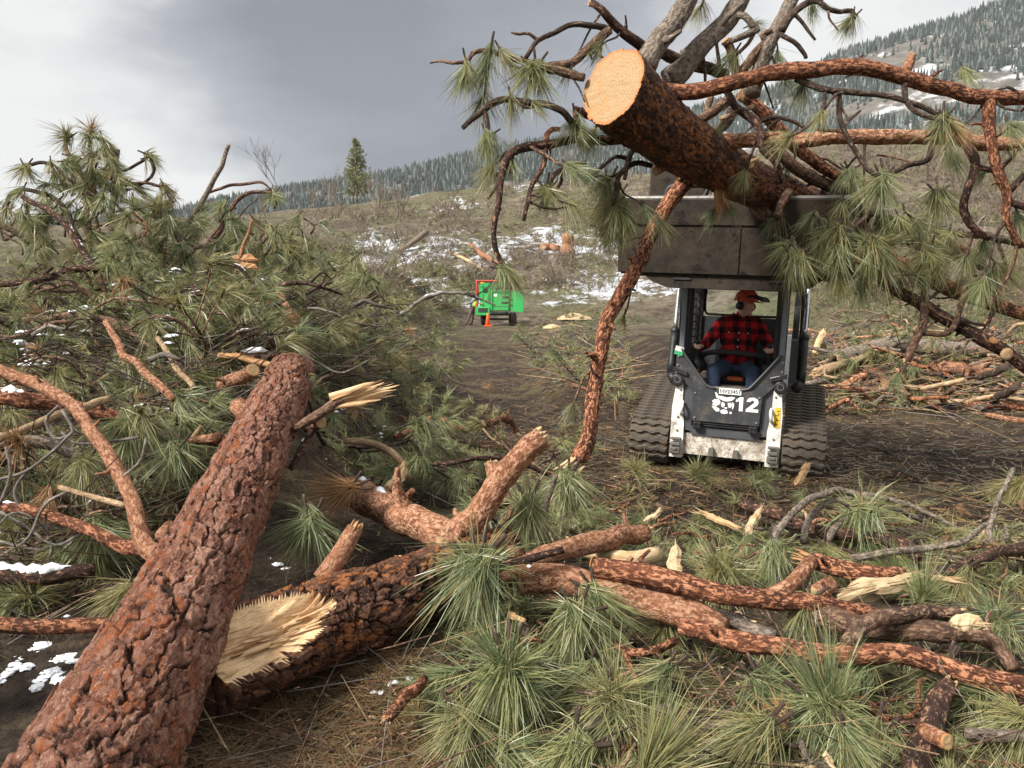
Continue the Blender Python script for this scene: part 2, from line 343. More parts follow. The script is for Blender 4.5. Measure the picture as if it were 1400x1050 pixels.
def limb_bark(name, dark, mid, fleck, th=.5, stretch=.4, rough=.75, big=9, moss=0.):
    m = NT(name, rough+.08, .16); v = m.attr('bk'); r = m.rnd()
    a = m.noise(m.map(v, (1, 1, stretch)), 55, 5, .65); b = m.noise(m.map(v, (1, 1, stretch)), big, 3, .6); f = m.vor(m.map(v, (1, 1, .55)), 42)
    c = m.mix(m.ramp(b, (.35, 0), (.62, 1)), dark, mid)
    a2 = m.noise(m.map(v, (1, 1, stretch*1.5)), 46, 5, .66, .8)
    c = m.mix(m.ramp(m.math('ADD', m.math('MULTIPLY', a2, .75), m.math('MULTIPLY', a, .25)), (th-.008, 0), (th+.035, 1)), c, fleck)
    c = m.mix(m.ramp(a, (.58, 0), (.64, .8)), c, [min(.7, x*1.25+.02) for x in fleck])
    c = m.mix(m.ramp(a, (.30, .8), (.48, 0)), c, [x*.5 for x in dark])
    if moss: c = m.mix(m.ramp(m.noise(v, 14, 4, .7), (.6, 0), (.68, moss)), c, (.22, .23, .12))
    c = m.mix(m.math('MULTIPLY', r, .35), c, [x*.55 for x in mid])
    m.col(c); m.bump(m.math('ADD', m.math('ADD', a, m.math('MULTIPLY', a2, 1.2)), m.math('MULTIPLY', f, -.5)), .014, 1.); MT[name] = m.m
limb_bark('bark_flaky', (.034, .017, .012), (.15, .055, .030), (.46, .205, .110), .51)
limb_bark('bark_orange', (.14, .056, .030), (.31, .135, .072), (.47, .265, .165), .50, .5)
limb_bark('bark_blackish', (.020, .014, .012), (.072, .040, .030), (.34, .18, .11), .56)
limb_bark('bark_grey', (.085, .066, .052), (.185, .145, .115), (.30, .245, .195), .50, .5, moss=.35)
limb_bark('bark_brown', (.045, .028, .021), (.15, .086, .058), (.31, .19, .125), .52)
limb_bark('twig_grey', (.13, .112, .095), (.24, .21, .185), (.36, .31, .27), .6)
limb_bark('twig_dark', (.030, .021, .017), (.090, .062, .047), (.23, .155, .11), .57)
limb_bark('stick_tan', (.28, .185, .105), (.43, .295, .175), (.54, .41, .26), .55)
def wood(name, lo, hi, streak=120):
    m = NT(name, .65, .25); v = m.attr('bk'); t = m.attr('tint', 'Fac')
    a = m.noise(m.map(v, (1, 1, .06)), streak, 5, .6); b = m.noise(v, 9, 3)
    c = m.mix(m.ramp(a, (.36, 0), (.62, 1)), lo, hi); c = m.mix(m.ramp(b, (.48, 0), (.66, .65)), c, [lo[0]*.75, lo[1]*.6, lo[2]*.45])
    c = m.mix(m.math('MULTIPLY', t, .3), c, hi)
    m.col(c); m.bump(a, .006, .8); MT[name] = m.m
wood('splinter_wood', (.44, .255, .115), (.68, .49, .29))
wood('splinter_brown', (.30, .14, .055), (.50, .29, .14))
wood('pale_wood', (.36, .245, .125), (.62, .485, .305))
# sawn face: bk.xy spans the disc, rings round the pith, saw marks, resin spots
m = NT('cut_wood', .6, .25); v = m.attr('bk'); w_ = m.n('ShaderNodeVectorMath', operation='LENGTH'); m.l(m.map(v, (1, 1, 0)), w_.inputs[0]); ln = w_.outputs['Value']
wob = m.math('ADD', ln, m.math('MULTIPLY', m.noise(v, 2.2, 3), .16)); ring = m.math('SINE', m.math('MULTIPLY', wob, 62.)); saw = m.noise(m.map(v, (2.5, 30, 1)), 2, 3)
c = m.mix(m.ramp(ring, (.30, 0), (.9, .55)), (.35, .225, .112), (.235, .125, .052)); c = m.mix(m.ramp(saw, (.42, 0), (.62, .65)), c, (.40, .29, .17))
c = m.mix(m.ramp(m.noise(v, 3.2, 5, .7), (.52, 0), (.66, .75)), c, (.40, .21, .08)); c = m.mix(m.ramp(m.noise(v, 16, 3, .7), (.63, 0), (.68, .75)), c, (.15, .07, .03))
c = m.mix(m.ramp(ln, (.88, 0), (.97, .9)), c, (.40, .16, .055))
m.col(c); m.bump(saw, .004, .5); MT['cut_wood'] = m.m
# needles: tint varies needle by needle, Random bough by bough
def needles(name, a, b, dry, tip=.25):
    m = NT(name, .38, .5); t = m.attr('tint', 'Fac'); r = m.rnd(); q = m.math('FRACT', m.math('MULTIPLY', r, 7.31))
    c = m.mix(t, a, b); c = m.mix(m.math('MULTIPLY', r, .75), c, (b[0]*1.12, b[1]*1.02, b[2]*.85)); c = m.mix(m.ramp(t, (.84, 0), (.88, .8)), c, dry)
    c = m.mix(m.ramp(q, (.90, 0), (.98, .45)), c, dry)
    m.col(c)
    tr = m.n('ShaderNodeBsdfTranslucent'); m.l(c, tr.inputs[0]); ms = m.n('ShaderNodeMixShader'); ms.inputs[0].default_value = .22
    m.l(m.b.outputs[0], ms.inputs[1]); m.l(tr.outputs[0], ms.inputs[2]); m.l(ms.outputs[0], m.t.nodes['Material Output'].inputs[0]); MT[name] = m.m
needles('needle_green', (.090, .128, .062), (.250, .288, .140), (.34, .27, .13))
needles('needle_olive', (.110, .132, .058), (.285, .288, .14), (.38, .28, .12))
needles('needle_brown', (.20, .105, .045), (.34, .20, .095), (.40, .25, .11))
needles('litter_needle', (.10, .058, .030), (.27, .165, .080), (.12, .13, .06))
def snow_mat():
    m = NT('snow', .55, .3); n = m.noise(m.pos(), 30, 4, .6); m.col(m.mix(n, (.74, .77, .82), (.86, .88, .90))); m.bump(n, .02, .6)
    m.b.inputs['Subsurface Weight'].default_value = .2; m.b.inputs['Subsurface Radius'].default_value = (.02, .02, .025); MT['snow'] = m.m
snow_mat()
# the ground: mud, dead needles, sawdust, moss and old snow by place
m = NT('forest_floor', .9, .2); p = m.pos(); sx = m.n('ShaderNodeSeparateXYZ'); m.l(p, sx.inputs[0]); Y = sx.outputs[1]; X = sx.outputs[0]
a = m.noise(p, 1.1, 6, .62); b = m.noise(p, 6.5, 6, .68, .4); d = m.noise(p, 34, 6, .72); fine = m.noise(p, 140, 3, .7); big = m.noise(p, .45, 4, .6)
mud = m.mix(m.ramp(b, (.38, 0), (.64, 1)), (.036, .025, .018), (.095, .069, .050)); mud = m.mix(m.ramp(d, (.36, .9), (.50, 0)), mud, (.016, .011, .008))
lit = m.mix(m.ramp(d, (.38, 0), (.62, 1)), (.052, .034, .021), (.185, .130, .079)); lit = m.mix(m.ramp(a, (.5, 0), (.66, .6)), lit, (.10, .105, .050))
c = m.mix(m.ramp(m.math('ADD', m.math('MULTIPLY', a, .7), m.math('ADD', m.math('MULTIPLY', b, .35), m.math('MULTIPLY', big, .35))), (.68, 0), (.78, 1)), mud, lit)
c = m.mix(m.ramp(fine, (.66, 0), (.70, .75)), c, (.36, .27, .18))
h1 = m.noise(p, .13, 6, .68, .6); h2 = m.noise(p, .30, 6, .72, .5); h3 = m.noise(p, 1.5, 6, .78, .3); h4 = m.noise(p, 5., 4, .75)
hill = m.mix(m.ramp(h2, (.40, 0), (.60, 1)), (.110, .083, .060), (.29, .238, .172)); hill = m.mix(m.ramp(h1, (.44, 0), (.56, .8)), hill, (.165, .172, .078))
hill = m.mix(m.ramp(h3, (.40, .9), (.52, 0)), hill, (.068, .050, .038)); hill = m.mix(m.ramp(h4, (.52, 0), (.66, .7)), hill, (.29, .235, .17))
far = m.ramp(m.math('DIVIDE', Y, 100.), (.26, 0), (.42, 1)); c = m.mix(far, c, hill)
sn = m.math('ADD', m.math('MULTIPLY', m.noise(p, .14, 3, .5), .55), m.math('MULTIPLY', m.noise(p, .9, 6, .8), .55))
gate = m.ramp(m.math('DIVIDE', Y, 100.), (.40, 0), (.47, 1), (.66, 1), (.74, .84), (.95, .90))
band = m.ramp(m.math('DIVIDE', m.math('ADD', X, 60.), 120.), (.28, 0), (.40, 1), (.62, 1), (.80, .7))
snf = m.ramp(m.math('MULTIPLY', sn, m.math('MULTIPLY', gate, band)), (.555, 0), (.59, 1)); c = m.mix(snf, c, (.76, .78, .82))
m.col(c); m.bump(m.math('ADD', b, m.math('ADD', m.math('MULTIPLY', d, .8), m.math('MULTIPLY', fine, .25))), .07, 1.)
m.bump(m.math('MULTIPLY', m.math('ADD', h3, m.math('MULTIPLY', h4, .4)), far), .5, .9); MT['ground'] = m.m
m = NT('mountain_side', .95, .1); p = m.pos(); n = m.noise(m.map(p, (1, .5, 1)), .016, 5, .62); n2 = m.noise(p, .06, 5, .7); n3 = m.noise(p, .3, 3)
c = m.mix(m.ramp(n2, (.4, 0), (.6, 1)), (.085, .078, .066), (.15, .135, .115)); c = m.mix(m.ramp(m.math('ADD', m.math('MULTIPLY', n, .65), m.math('MULTIPLY', n2, .35)), (.53, 0), (.62, .9)), c, (.66, .69, .74)); m.col(c); MT['mountain'] = m.m
m = NT('conifer', .9, .1); t = m.attr('tint', 'Fac'); nn = m.noise(m.pos(), .4, 3); c = m.mix(t, (.028, .040, .034), (.068, .082, .068)); c = m.mix(m.ramp(m.math('ADD', m.math('MULTIPLY', t, .6), m.math('MULTIPLY', nn, .4)), (.58, 0), (.85, .40)), c, (.36, .39, .42)); m.col(c); MT['conifer'] = m.m
m = NT('scrub', .95, .1); t = m.attr('tint', 'Fac'); c = m.mix(t, (.115, .085, .066), (.31, .255, .20)); m.col(c); MT['scrub'] = m.m
def plain(name, c, rough=.5, spec=.4, metal=0., dirt=None, amt=.5, scale=9., bumpd=0., sp=None):
    m = NT(name, rough, spec); m.b.inputs['Metallic'].default_value = metal; o = m.obj(); n = m.noise(o, scale, 6, .65); n2 = m.noise(o, scale*6, 4, .7)
    k = m.mix(m.ramp(n2, (.3, 0), (.7, .25)), c, [min(1, x*1.25+.01) for x in c])
    if dirt: k = m.mix(m.ramp(m.math('ADD', m.math('MULTIPLY', n, .7), m.math('MULTIPLY', n2, .3)), (.62-amt*.35, 0), (.78-amt*.25, 1)), k, dirt)
    if sp: k = m.mix(m.ramp(m.noise(o, sp[0], 3, .7), (sp[1], 0), (sp[1]+.03, 1)), k, sp[2])
    m.col(k); m.rough(m.ramp(n, (.3, max(.05, rough-.12)), (.7, min(1, rough+.15))))
    if bumpd: m.bump(m.math('ADD', n, n2), bumpd, .7)
    MT[name] = m.m
plain('white_paint', (.68, .67, .63), .5, .4, 0, (.20, .16, .115), .36, 7, .002, (55, .66, (.11, .085, .06)))
plain('white_dirty', (.60, .56, .49), .6, .3, 0, (.17, .13, .09), .62, 10, .003, (42, .58, (.12, .09, .065)))
plain('grey_paint', (.036, .039, .044), .42, .5, 0, (.12, .098, .078), .36, 7, 0, (60, .68, (.25, .23, .2)))
plain('grey_light', (.062, .066, .073), .4, .5, 0, (.13, .115, .10), .2, 6, 0, (70, .70, (.3, .28, .25)))
plain('post_grey', (.20, .22, .25), .4, .5, 0, (.10, .10, .10), .2, 6)
plain('black_plastic', (.014, .014, .015), .5, .45, 0, (.05, .045, .04), .2)
plain('steel_mud', (.019, .015, .012), .8, .2, 0, (.055, .041, .029), .62, 3.2, .006, (9, .60, (.014, .011, .010)))
plain('steel_worn', (.20, .19, .175), .5, .5, .5, (.10, .075, .055), .45, 6, .003)
plain('rubber_mud', (.060, .051, .043), .85, .25, 0, (.125, .098, .073), .6, 7, .006, (30, .62, (.13, .10, .075)))
plain('rubber_black', (.020, .019, .018), .8, .3, 0, (.07, .055, .042), .3)
plain('chrome', (.55, .56, .58), .22, .5, .9)
plain('orange_strip', (.55, .10, .03), .5)
plain('yellow_sticker', (.72, .46, .03), .5)
plain('white_sticker', (.74, .74, .72), .5)
plain('green_sticker', (.04, .38, .14), .5)
plain('chipper_green', (.03, .34, .085), .42, .4, 0, (.05, .30, .08), .2)
plain('chipper_dark', (.02, .025, .025), .6)
plain('red_tube', (.40, .045, .03), .5)
plain('cone_orange', (.85, .13, .03), .55)
plain('amber', (.75, .36, .05), .4)
plain('skin', (.56, .33, .25), .55, .3, 0, (.50, .22, .17), .3)
plain('denim', (.045, .065, .115), .9, .15, 0, (.09, .12, .18), .3, 12, .003)
plain('helmet_orange', (.62, .085, .025), .42)
plain('hair_grey', (.35, .33, .31), .8)
plain('shirt_teal', (.17, .22, .22), .9)
plain('hivis', (.62, .68, .05), .6)
plain('boot', (.09, .07, .055), .8)
plain('chaps', (.11, .07, .065), .9)
m = NT('plaid', .95, .1); o = m.obj(); s_ = m.n('ShaderNodeSeparateXYZ'); m.l(m.map(o, (1, 1, 1)), s_.inputs[0])
chk = lambda q, per: m.ramp(m.math('FRACT', m.math('MULTIPLY', q, per)), (.43, 0), (.57, 1), interp='LINEAR')
hx = chk(m.math('ADD', s_.outputs[0], m.math('MULTIPLY', s_.outputs[1], .6)), 7.5); hz = chk(m.math('ADD', s_.outputs[2], m.math('MULTIPLY', s_.outputs[1], .3)), 7.5)
k = m.math('MULTIPLY', m.math('ADD', hx, hz), .5); m.col(m.ramp(k, (.0, (.012, .009, .010)), (.48, (.13, .010, .012)), (.52, (.14, .010, .012)), (1., (.43, .018, .020)))); MT['plaid'] = m.m
m = NT('glass', .05, .5); m.b.inputs['Transmission Weight'].default_value = 1; m.b.inputs['Base Color'].default_value = (.85, .92, .92, 1); m.b.inputs['IOR'].default_value = 1.05; MT['glass'] = m.m
# ------------------------------------------------------------------ ground, mountain, forest
def sheet(xs, ys, fz):
    X, Y = np.meshgrid(xs, ys); Z = fz(X, Y); v = np.stack([X, Y, Z], -1).reshape(-1, 3); n = len(xs)
    i = np.arange(len(ys)-1)[:, None]*n+np.arange(n-1)[None]; return v, np.stack([i, i+1, i+n+1, i+n], -1).reshape(-1, 4)
xs = np.concatenate([[-4000, -1500, -600, -250], np.linspace(-120, -17, 36), np.linspace(-16, -5, 44), np.linspace(-4.9, 6, 190), np.linspace(6.15, 16, 50), np.linspace(17, 120, 50), [250, 600, 1500, 4000]])
ys = np.concatenate([[-800, -200, -40], np.linspace(-12, 1, 20), np.linspace(1.1, 9, 170), np.linspace(9.1, 24, 110), np.linspace(24.5, 100, 130), [110, 125, 145, 170, 210, 400, 900, 3000, 6000]])
v, f = sheet(xs, ys, gz); GZ = v[:, 2].reshape(len(ys), len(xs))
mb = MB().add(v, f); tag(link('ground', mb.mesh('ground', [MT['ground']])), 'muddy clearing and brushy hillside', kind='structure')
RX = np.array([-1500, -300, 0, 230, 400, 500, 640, 760, 900, 1060, 1120, 1200, 1300, 1400, 1700, 2600])
RY = np.array([330, 322, 306, 287, 256, 240, 214, 190, 158, 118, 84, 58, 24, -8, -70, -120])
rx = (RX-700)/F*900; rz = CAMZ+(YH-RY)/F*900-9
def mz(x, y):
    h = np.interp(x*900/np.clip(y, 300, 900), rx, rz)+(fbm(x*.012, y*.012, 4, 61)-.5)*16
    t = np.clip((y-180)/720., 0, 1.35); g = np.where(t < 1, .25*t+.75*t**1.5, 1-.5*(t-1))
    return -7+(h+7)*g+(fbm(x*.018, y*.018, 4, 71)-.5)*22*S(t, .1, .5)*(1-S(t, .85, 1))
v, f = sheet(np.linspace(-1400, 1500, 150), np.concatenate([np.linspace(175, 900, 110), np.linspace(920, 1150, 12)]), mz)
mb = MB().add(v, f); tag(link('mountain', mb.mesh('mountain', [MT['mountain']])), 'snow dusted forested mountain', kind='structure')
# the far-off wood: nobody could count it
rs = np.random.RandomState(3); NTREE = 38000
u = rs.uniform(0, 1, NTREE); ty = 230+690*u**.55; tpx = rs.uniform(-60, 1560, NTREE); tx = (tpx-700)/F*ty
dens = fbm(tx*.016, ty*.008, 4, 81); keep = (dens+rs.normal(0, .05, NTREE) > .44) | (ty > 850); tx, ty = tx[keep], ty[keep]; tz = mz(tx, ty)
hh = rs.uniform(5, 10.5, len(tx))*(1+.15*(ty > 860)); k6 = np.arange(5)/5*2*math.pi; tv = []
for zb, zt, rb in ((.06, .66, .20), (.42, 1.0, .125)):
    tv += [[rb*math.cos(a)*(1+.25*((i*7) % 3-1)), rb*math.sin(a), zb-.05*((i*5) % 3)] for i, a in enumerate(k6)]+[[0, 0, zt]]
tv = np.array(tv); tf = np.array([[b*6+i, b*6+(i+1) % 5, b*6+5] for b in range(2) for i in range(5)])
an = rs.uniform(0, 6.28, len(tx)); ca, sa = np.cos(an)[:, None], np.sin(an)[:, None]; wd = rs.uniform(.8, 1.25, len(tx))[:, None]*hh[:, None]
V = np.stack([tx[:, None]+(tv[:, 0]*ca-tv[:, 1]*sa)*wd, ty[:, None]+(tv[:, 0]*sa+tv[:, 1]*ca)*wd, tz[:, None]+tv[:, 2]*hh[:, None]], -1)
Fc = (tf[None]+(np.arange(len(tx))*12)[:, None, None]).reshape(-1, 3)
mb = MB().add(V.reshape(-1, 3), Fc, tint=np.repeat(rs.uniform(0, 1, len(tx)), 12))
tag(link('forest', mb.mesh('forest', [MT['conifer']], smooth=False)), 'conifer forest covering the distant mountain', 'forest', kind='stuff')

# ------------------------------------------------------------------ thick logs with relief bark
def bark_log(mb, pts, rads, nu, nv, cell=(.07, .13), depth=.018, seed=0, warp=1., bite=None, face=None, plates=1.):
    """bite(s, direction) gives the depth torn out of the wood (material 1); face tilts the first ring into a saw cut"""
    p, r = spline(pts, rads, np.linalg.norm(np.diff(np.asarray(pts), axis=0), axis=1).sum()/nv); t, U, V = frames(p)
    nv = len(p); th = np.arange(nu)/nu*2*math.pi; s = np.concatenate([[0], np.cumsum(np.linalg.norm(np.diff(p, axis=0), axis=1))])
    rm = float(np.mean(r)); per = 2*max(3, int(round(math.pi*rm/cell[0])))
    A = np.broadcast_to((th/(2*math.pi)*per)[None], (nv, nu)); B = np.broadcast_to((s/cell[1])[:, None], (nv, nu))
    cx, cy = np.cos(th)[None]*1.0, np.sin(th)[None]*1.0; X, Y_, Z_ = cx*r[:, None], cy*r[:, None], s[:, None]+0*cx
    N_ = lambda f, fz, o, sd_: fbm(X*f+Z_*fz+sd_, Y_*f-Z_*fz*.8+sd_*.7, o, seed+sd_)-.5
    wa = N_(7, 3.5, 3, 1)*1.7+N_(38, 24, 3, 21)*.55; wb = N_(7, 4, 3, 2)*1.6+N_(34, 28, 3, 22)*.45
    A2 = A+wa*warp; B2 = B+wb*warp
    f1, f2, cid, dx, dy = worley(A2, B2, per, seed+3)
    g1, g2, c2, ex, ey = worley(A2*2.5, B2*3., per*5//2, seed+9)
    h1, h2, c3, gx, gy = worley(A2*6, B2*6.5, per*6, seed+15)
    fine = N_(60, 34, 4, 5); rag = N_(20, 12, 3, 25)
    edge = S(f2-f1+rag*.20, .02, .17); e2 = S(g2-g1+rag*.2, .0, .11)
    H = edge*(.42+.40*cid+.26*dy+.10*dx)*plates+e2*(.24*c2+.14*ey)*(.35+.65*edge)+.14*S(h2-h1, 0, .1)*c3+fine*.16+(1-plates)*.35+N_(9, 3, 2, 35)*.22
    bump_ = N_(4, 1.5, 3, 8)*.16
    rr = r[:, None]*(1+bump_)+depth*(H-.55); wood = np.zeros(rr.shape, bool); dirs = U[:, None]*np.cos(th)[None, :, None]+V[:, None]*np.sin(th)[None, :, None]
    if bite is not None: q = bite(Z_, dirs, th); wood = q > 0; rr = np.where(wood, np.minimum(rr, r[:, None]*.97-q), rr)
    v = p[:, None]+dirs*rr[..., None]
    if face is not None:
        fn = np.asarray(face); off = (dirs*rr[..., None]) @ fn; fall = np.clip(1-s/.35, 0, 1)[:, None]; v = v-t[:, None]*(off/(t[0] @ fn)*fall)[..., None]
    bk = np.stack([np.cos(th)[None]*rr, np.sin(th)[None]*rr, Z_], -1)+seed*1.7
    gf = grid_faces(nv, nu); wf = wood.ravel()[gf].sum(1) >= 3
    mb.add(v.reshape(-1, 3), [gf[~wf], np.arange(nu)[::-1], (nv-1)*nu+np.arange(nu)], bk.reshape(-1, 3), np.clip(H*.8, 0, 1).ravel(), 0)
    if wf.any(): mb.f.append(gf[wf]+mb.n-nv*nu); mb.fm.append(np.full(int(wf.sum()), 1, np.int32))
    return dict(p=p, r=r, t=t, U=U, V=V, plate=np.clip(cid*.55+c2*.35+c3*.15, 0, 1).ravel(), v=v)
def add_plate(me, arr):
    a = me.attributes.new('plate', 'FLOAT', 'POINT'); x = np.zeros(len(me.vertices), np.float32); x[:len(arr)] = arr; a.data.foreach_set('value', x)
def cut_disc(mb, c, nrm, r, sq=1., seed=0, mat=0, n=40, up=None, rough=.004):
    rs = np.random.RandomState(seed); nrm = np.asarray(nrm, float); nrm /= np.linalg.norm(nrm)
    a = np.cross(nrm, [0, 0, 1.]) if up is None else np.asarray(up, float); a /= np.linalg.norm(a); b = np.cross(nrm, a); th = np.arange(n)/n*2*math.pi
    edge = 1+.10*(fbm(np.cos(th)*1.5+seed, np.sin(th)*1.5, 3, 5)-.5)
    vs, bk = [], []
    for q in (1., .97, .75, .5, .25, .06):
        rr = q*edge*r; x, y = np.cos(th)*rr, np.sin(th)*rr*sq; h = (fbm(x*25/r*.1+seed, y*25/r*.1, 3, 8)-.5)*rough*2-(.006 if q == 1. else 0)
        vs.append(np.asarray(c)+x[:, None]*a+y[:, None]*b+h[:, None]*nrm); bk.append(np.stack([np.cos(th)*q+.07*(1-q), np.sin(th)*q-.05*(1-q), np.full(n, seed*2.1)], -1))
    m_ = len(vs); mb.add(np.concatenate(vs), [grid_faces(m_, n), (m_-1)*n+np.arange(n)], np.concatenate(bk), 0, mat)
def snow_strip(mb, p, r, U, a, b, seed=0, w=.55):
    k0, k1 = int(a*(len(p)-1)), max(int(b*(len(p)-1)), int(a*(len(p)-1))+3); q = p[k0:k1]; rr = r[k0:k1]; n = len(q)
    if n < 3: return
    s = np.arange(n)/(n-1); rs_ = np.minimum(rr*w, .030); env = np.clip(np.minimum(s, 1-s)*6, .05, 1)*np.clip(.35+1.2*vnoise(np.arange(n)*.35, np.zeros(n)+seed, 7), .2, 1.3)
    tube(mb, q+np.array([0, 0, 1.])*(rr*1.02-rs_*.55)[:, None], np.maximum(rs_*env, .003), 8, 9., .22, 0, seed)

# the great trunk lying across the heap
pts = [P(60, 1210, 2.02), P(128, 1062, 2.42), P(196, 930, 2.85), P(248, 830, 3.28), P(288, 745, 3.75), P(330, 660, 4.35), P(362, 590, 5.05), P(387, 535, 5.8), P(398, 512, 6.35), P(404, 508, 6.9)]
rads = [.255, .243, .222, .208, .197, .190, .187, .184, .178, .10]
mb = MB(); inf = bark_log(mb, pts, rads, 300, 640, (.070, .19), .029, 4, 1.)
me = mb.mesh('fallen_pine_trunk', [MT['bark_red']], off=pts[4]); add_plate(me, inf['plate'])
trunk = link('fallen_pine_trunk', me, None, pts[4])
tag(trunk, 'thick fallen pine trunk with plated red bark lying uphill from bottom left corner', 'log')
# loose flakes of bark standing proud of it
rs = np.random.RandomState(12); mb = MB(); vv = inf['v']; nv_, nu_ = vv.shape[:2]
for k in range(420):
    i = rs.randint(int(nv_*.06), int(nv_*.93)); j = rs.randint(nu_); c = vv[i, j]; t_ = inf['t'][i]; o = c-inf['p'][i]; o /= np.linalg.norm(o); a = np.cross(t_, o)
    l, w_ = rs.uniform(.02, .075), rs.uniform(.008, .022); lift = rs.uniform(.002, .010); n = 9; th = np.arange(n)/n*6.283+rs.uniform(0, 6)
    q = rs.uniform(.45, 1.15, n); top = c+(np.cos(th)*l*q)[:, None]*t_+(np.sin(th)*w_*q)[:, None]*a+o*(.003+lift*(.5+.5*np.cos(th)))[:, None]; bot = top-o*.007
    mb.add(np.concatenate([top, bot]), [np.arange(n), np.arange(n)[::-1]+n, grid_faces(2, n)[:, ::-1]], np.concatenate([top, bot])*1., .75)
me = mb.mesh('bark_flakes', [MT['bark_red']], off=pts[4], smooth=False); add_plate(me, rs.uniform(0, 1, mb.n)); fl = link('bark_flake', me, trunk); fl['kind'] = 'stuff'

# ------------------------------------------------------------------ limbs laid out along sight lines
def limb(name, label, cat, pts, rpx, mat='bark_flaky', n=10, cut=(0, 0), snow=None, jag=(0, 0), wob=.09, knots=.25, group=None, seed=None, parent=None, step=.048, cutmat='cut_wood', spl='splinter_wood'):
    """pts: points in the world, rpx: radius at each in photo pixels. cut/jag: sawn face or torn splinters at start, end."""
    pts = np.asarray(pts, float); dep = (pts-CAM) @ FW; rd = np.asarray(rpx, float) if np.ndim(rpx) else np.full(len(pts), float(rpx)); rd = rd*dep/F*(.84 if dep.mean() < 20 else 1.)
    seed = R.randrange(999) if seed is None else seed; mb = MB(); p, r, t, U, V = tube(mb, pts, rd, n, step, wob, knots, seed)
    ln_ = float(np.linalg.norm(np.diff(p, axis=0), axis=1).sum())
    if n >= 8 and mat != 'pale_wood' and dep.mean() < 20:
        q_ = random.Random(seed)
        for _ in range(int(min(6, ln_*2.4))):
            k = q_.randrange(1, len(p)-1) if len(p) > 2 else 0; a_ = q_.uniform(0, 6.28); d_ = U[k]*math.cos(a_)+V[k]*math.sin(a_)+t[k]*q_.uniform(-.6, .8); l_ = r[k]*q_.uniform(.5, 2.2)
            tube(mb, [p[k]+d_*r[k]*.6, p[k]+d_*(r[k]*.9+l_*.5), p[k]+d_*(r[k]+l_)+t[k]*l_*.2], [r[k]*.40, r[k]*.24, r[k]*.17], 6, .02, .2, 0, seed)
    off = np.zeros(3) if parent is not None else pts[0]
    po, a_ = off, parent
    while a_ is not None: po = po+np.array(a_.location); a_ = a_.parent
    o = link(name, mb.mesh(name, [MT[mat]], off=po), parent, (0, 0, 0) if parent is not None else off)
    if parent is None: tag(o, label, cat, group)
    elif label: o['label'] = label
    def child(nm, f, m):
        b = MB(); f(b)
        if b.n: link(nm, b.mesh(nm, [MT[m]], off=po), o)
    for e in (0, 1):
        k = -1 if e else 0; d = t[k]*(1 if e else -1); up = U[k]
        if cut[e]: child('cut_face', lambda b: cut_disc(b, p[k]+d*.007, d+V[k]*R.uniform(-.25, .25), r[k]*1.0, 1., seed, n=24), cutmat)
        if jag[e]: child('torn_end', lambda b: shards(b, p[k]-d*.01, d, int(9+r[k]*130), (r[k]*.75, r[k]*.75), r[k]*.8, r[k]*2.3*jag[e], r[k]*.26, seed, .05, U=up), spl)
    if snow:
        def sn(b):
            for q, (a, c) in enumerate(snow): snow_strip(b, p, r, U, a, c, seed+q)
        child('snow_cap', sn, 'snow')
    return o
def P3(*a): return [P(*x) for x in a]
def PZ(*a): return [Pz(*x) for x in a]
def PG(*a):           # on the ground along the sight line, lifted by the third number
    return [G(x, y)+np.array([0, 0, h]) for x, y, h in a]

# broken log in front, torn open so that its pale wood shows
pts = [Pz(282, 912, .20), Pz(340, 888, .20), Pz(440, 850, .20), Pz(520, 826, .20), Pz(600, 792, .22), Pz(690, 758, .22)]
d0 = pts[2]-pts[0]; d0 = d0/np.linalg.norm(d0); toc = CAM-pts[1]; toc -= d0*np.dot(toc, d0); toc /= np.linalg.norm(toc); side = np.cross(d0, toc); side *= np.sign(side[2])
SB = float(np.linalg.norm(pts[1]-pts[0])); SE = float(np.linalg.norm(pts[2]-pts[0]))
def bite(Z_, dirs, th):
    up_ = dirs @ side; fr = dirs @ toc; ang = np.arctan2(up_, fr)                      # 0 faces the eye, positive upward
    tooth = (1-S(ang, .4, .75))*(1-S(-ang, .0, .2))*(.75*(fbm(ang*3.0+3, Z_*1.5, 2, 5)-.5)+.30*(fbm(ang*12+8, Z_*4, 3, 6)-.5)); lim = SE-.05-.40*np.clip(ang-.75, 0, 1)-.45*np.clip(-.05-ang, 0, 1)+tooth*.30
    lim = lim+.10*(vnoise(ang*36, ang*0+3, 5)-.5)*S(fbm(ang*5, ang*0+7, 2, 6), .40, .62)
    low = -.40-.30*(1-Z_/SE)+.16*(fbm(Z_*16, ang*2, 4, 15)-.5)
    e_ = np.minimum(np.minimum((ang-low)/.16, (1.62+.35*(fbm(Z_*9, ang*2, 4, 25)-.5)-ang)/.16), (lim-Z_)/.035); inside = e_ > 0
    q1 = fbm(ang*3.6+Z_*1.5, Z_*2.6, 3, 7)+.30*(1-Z_/SE)+.10*fbm(ang*20, Z_*4.5, 3, 17); lay = np.floor(q1*7)/7; fr_ = q1*7-np.floor(q1*7); fib = fbm(ang*44, Z_*1.6+ang*5, 3, 9)
    dep = (.010+.135*np.clip((lim-Z_)/.30, 0, 1)**.6*(.02+1.5*lay+.10*fr_)+.004*fib)*np.clip(e_, 0, 1)**.5
    return np.where(inside, np.maximum(dep, .002), 0.)
mb = MB(); inf = bark_log(mb, pts, [.185, .188, .19, .185, .17, .15], 220, 420, (.05, .085), .026, 31, 1.1, bite)
me = mb.mesh('broken_log', [MT['bark_dark'], MT['splinter_wood']], off=pts[1]); add_plate(me, inf['plate']); blog = link('broken_log', me, None, pts[1])
tag(blog, 'dark wet broken log whose torn end shows pale splintered wood beside the big trunk', 'log')
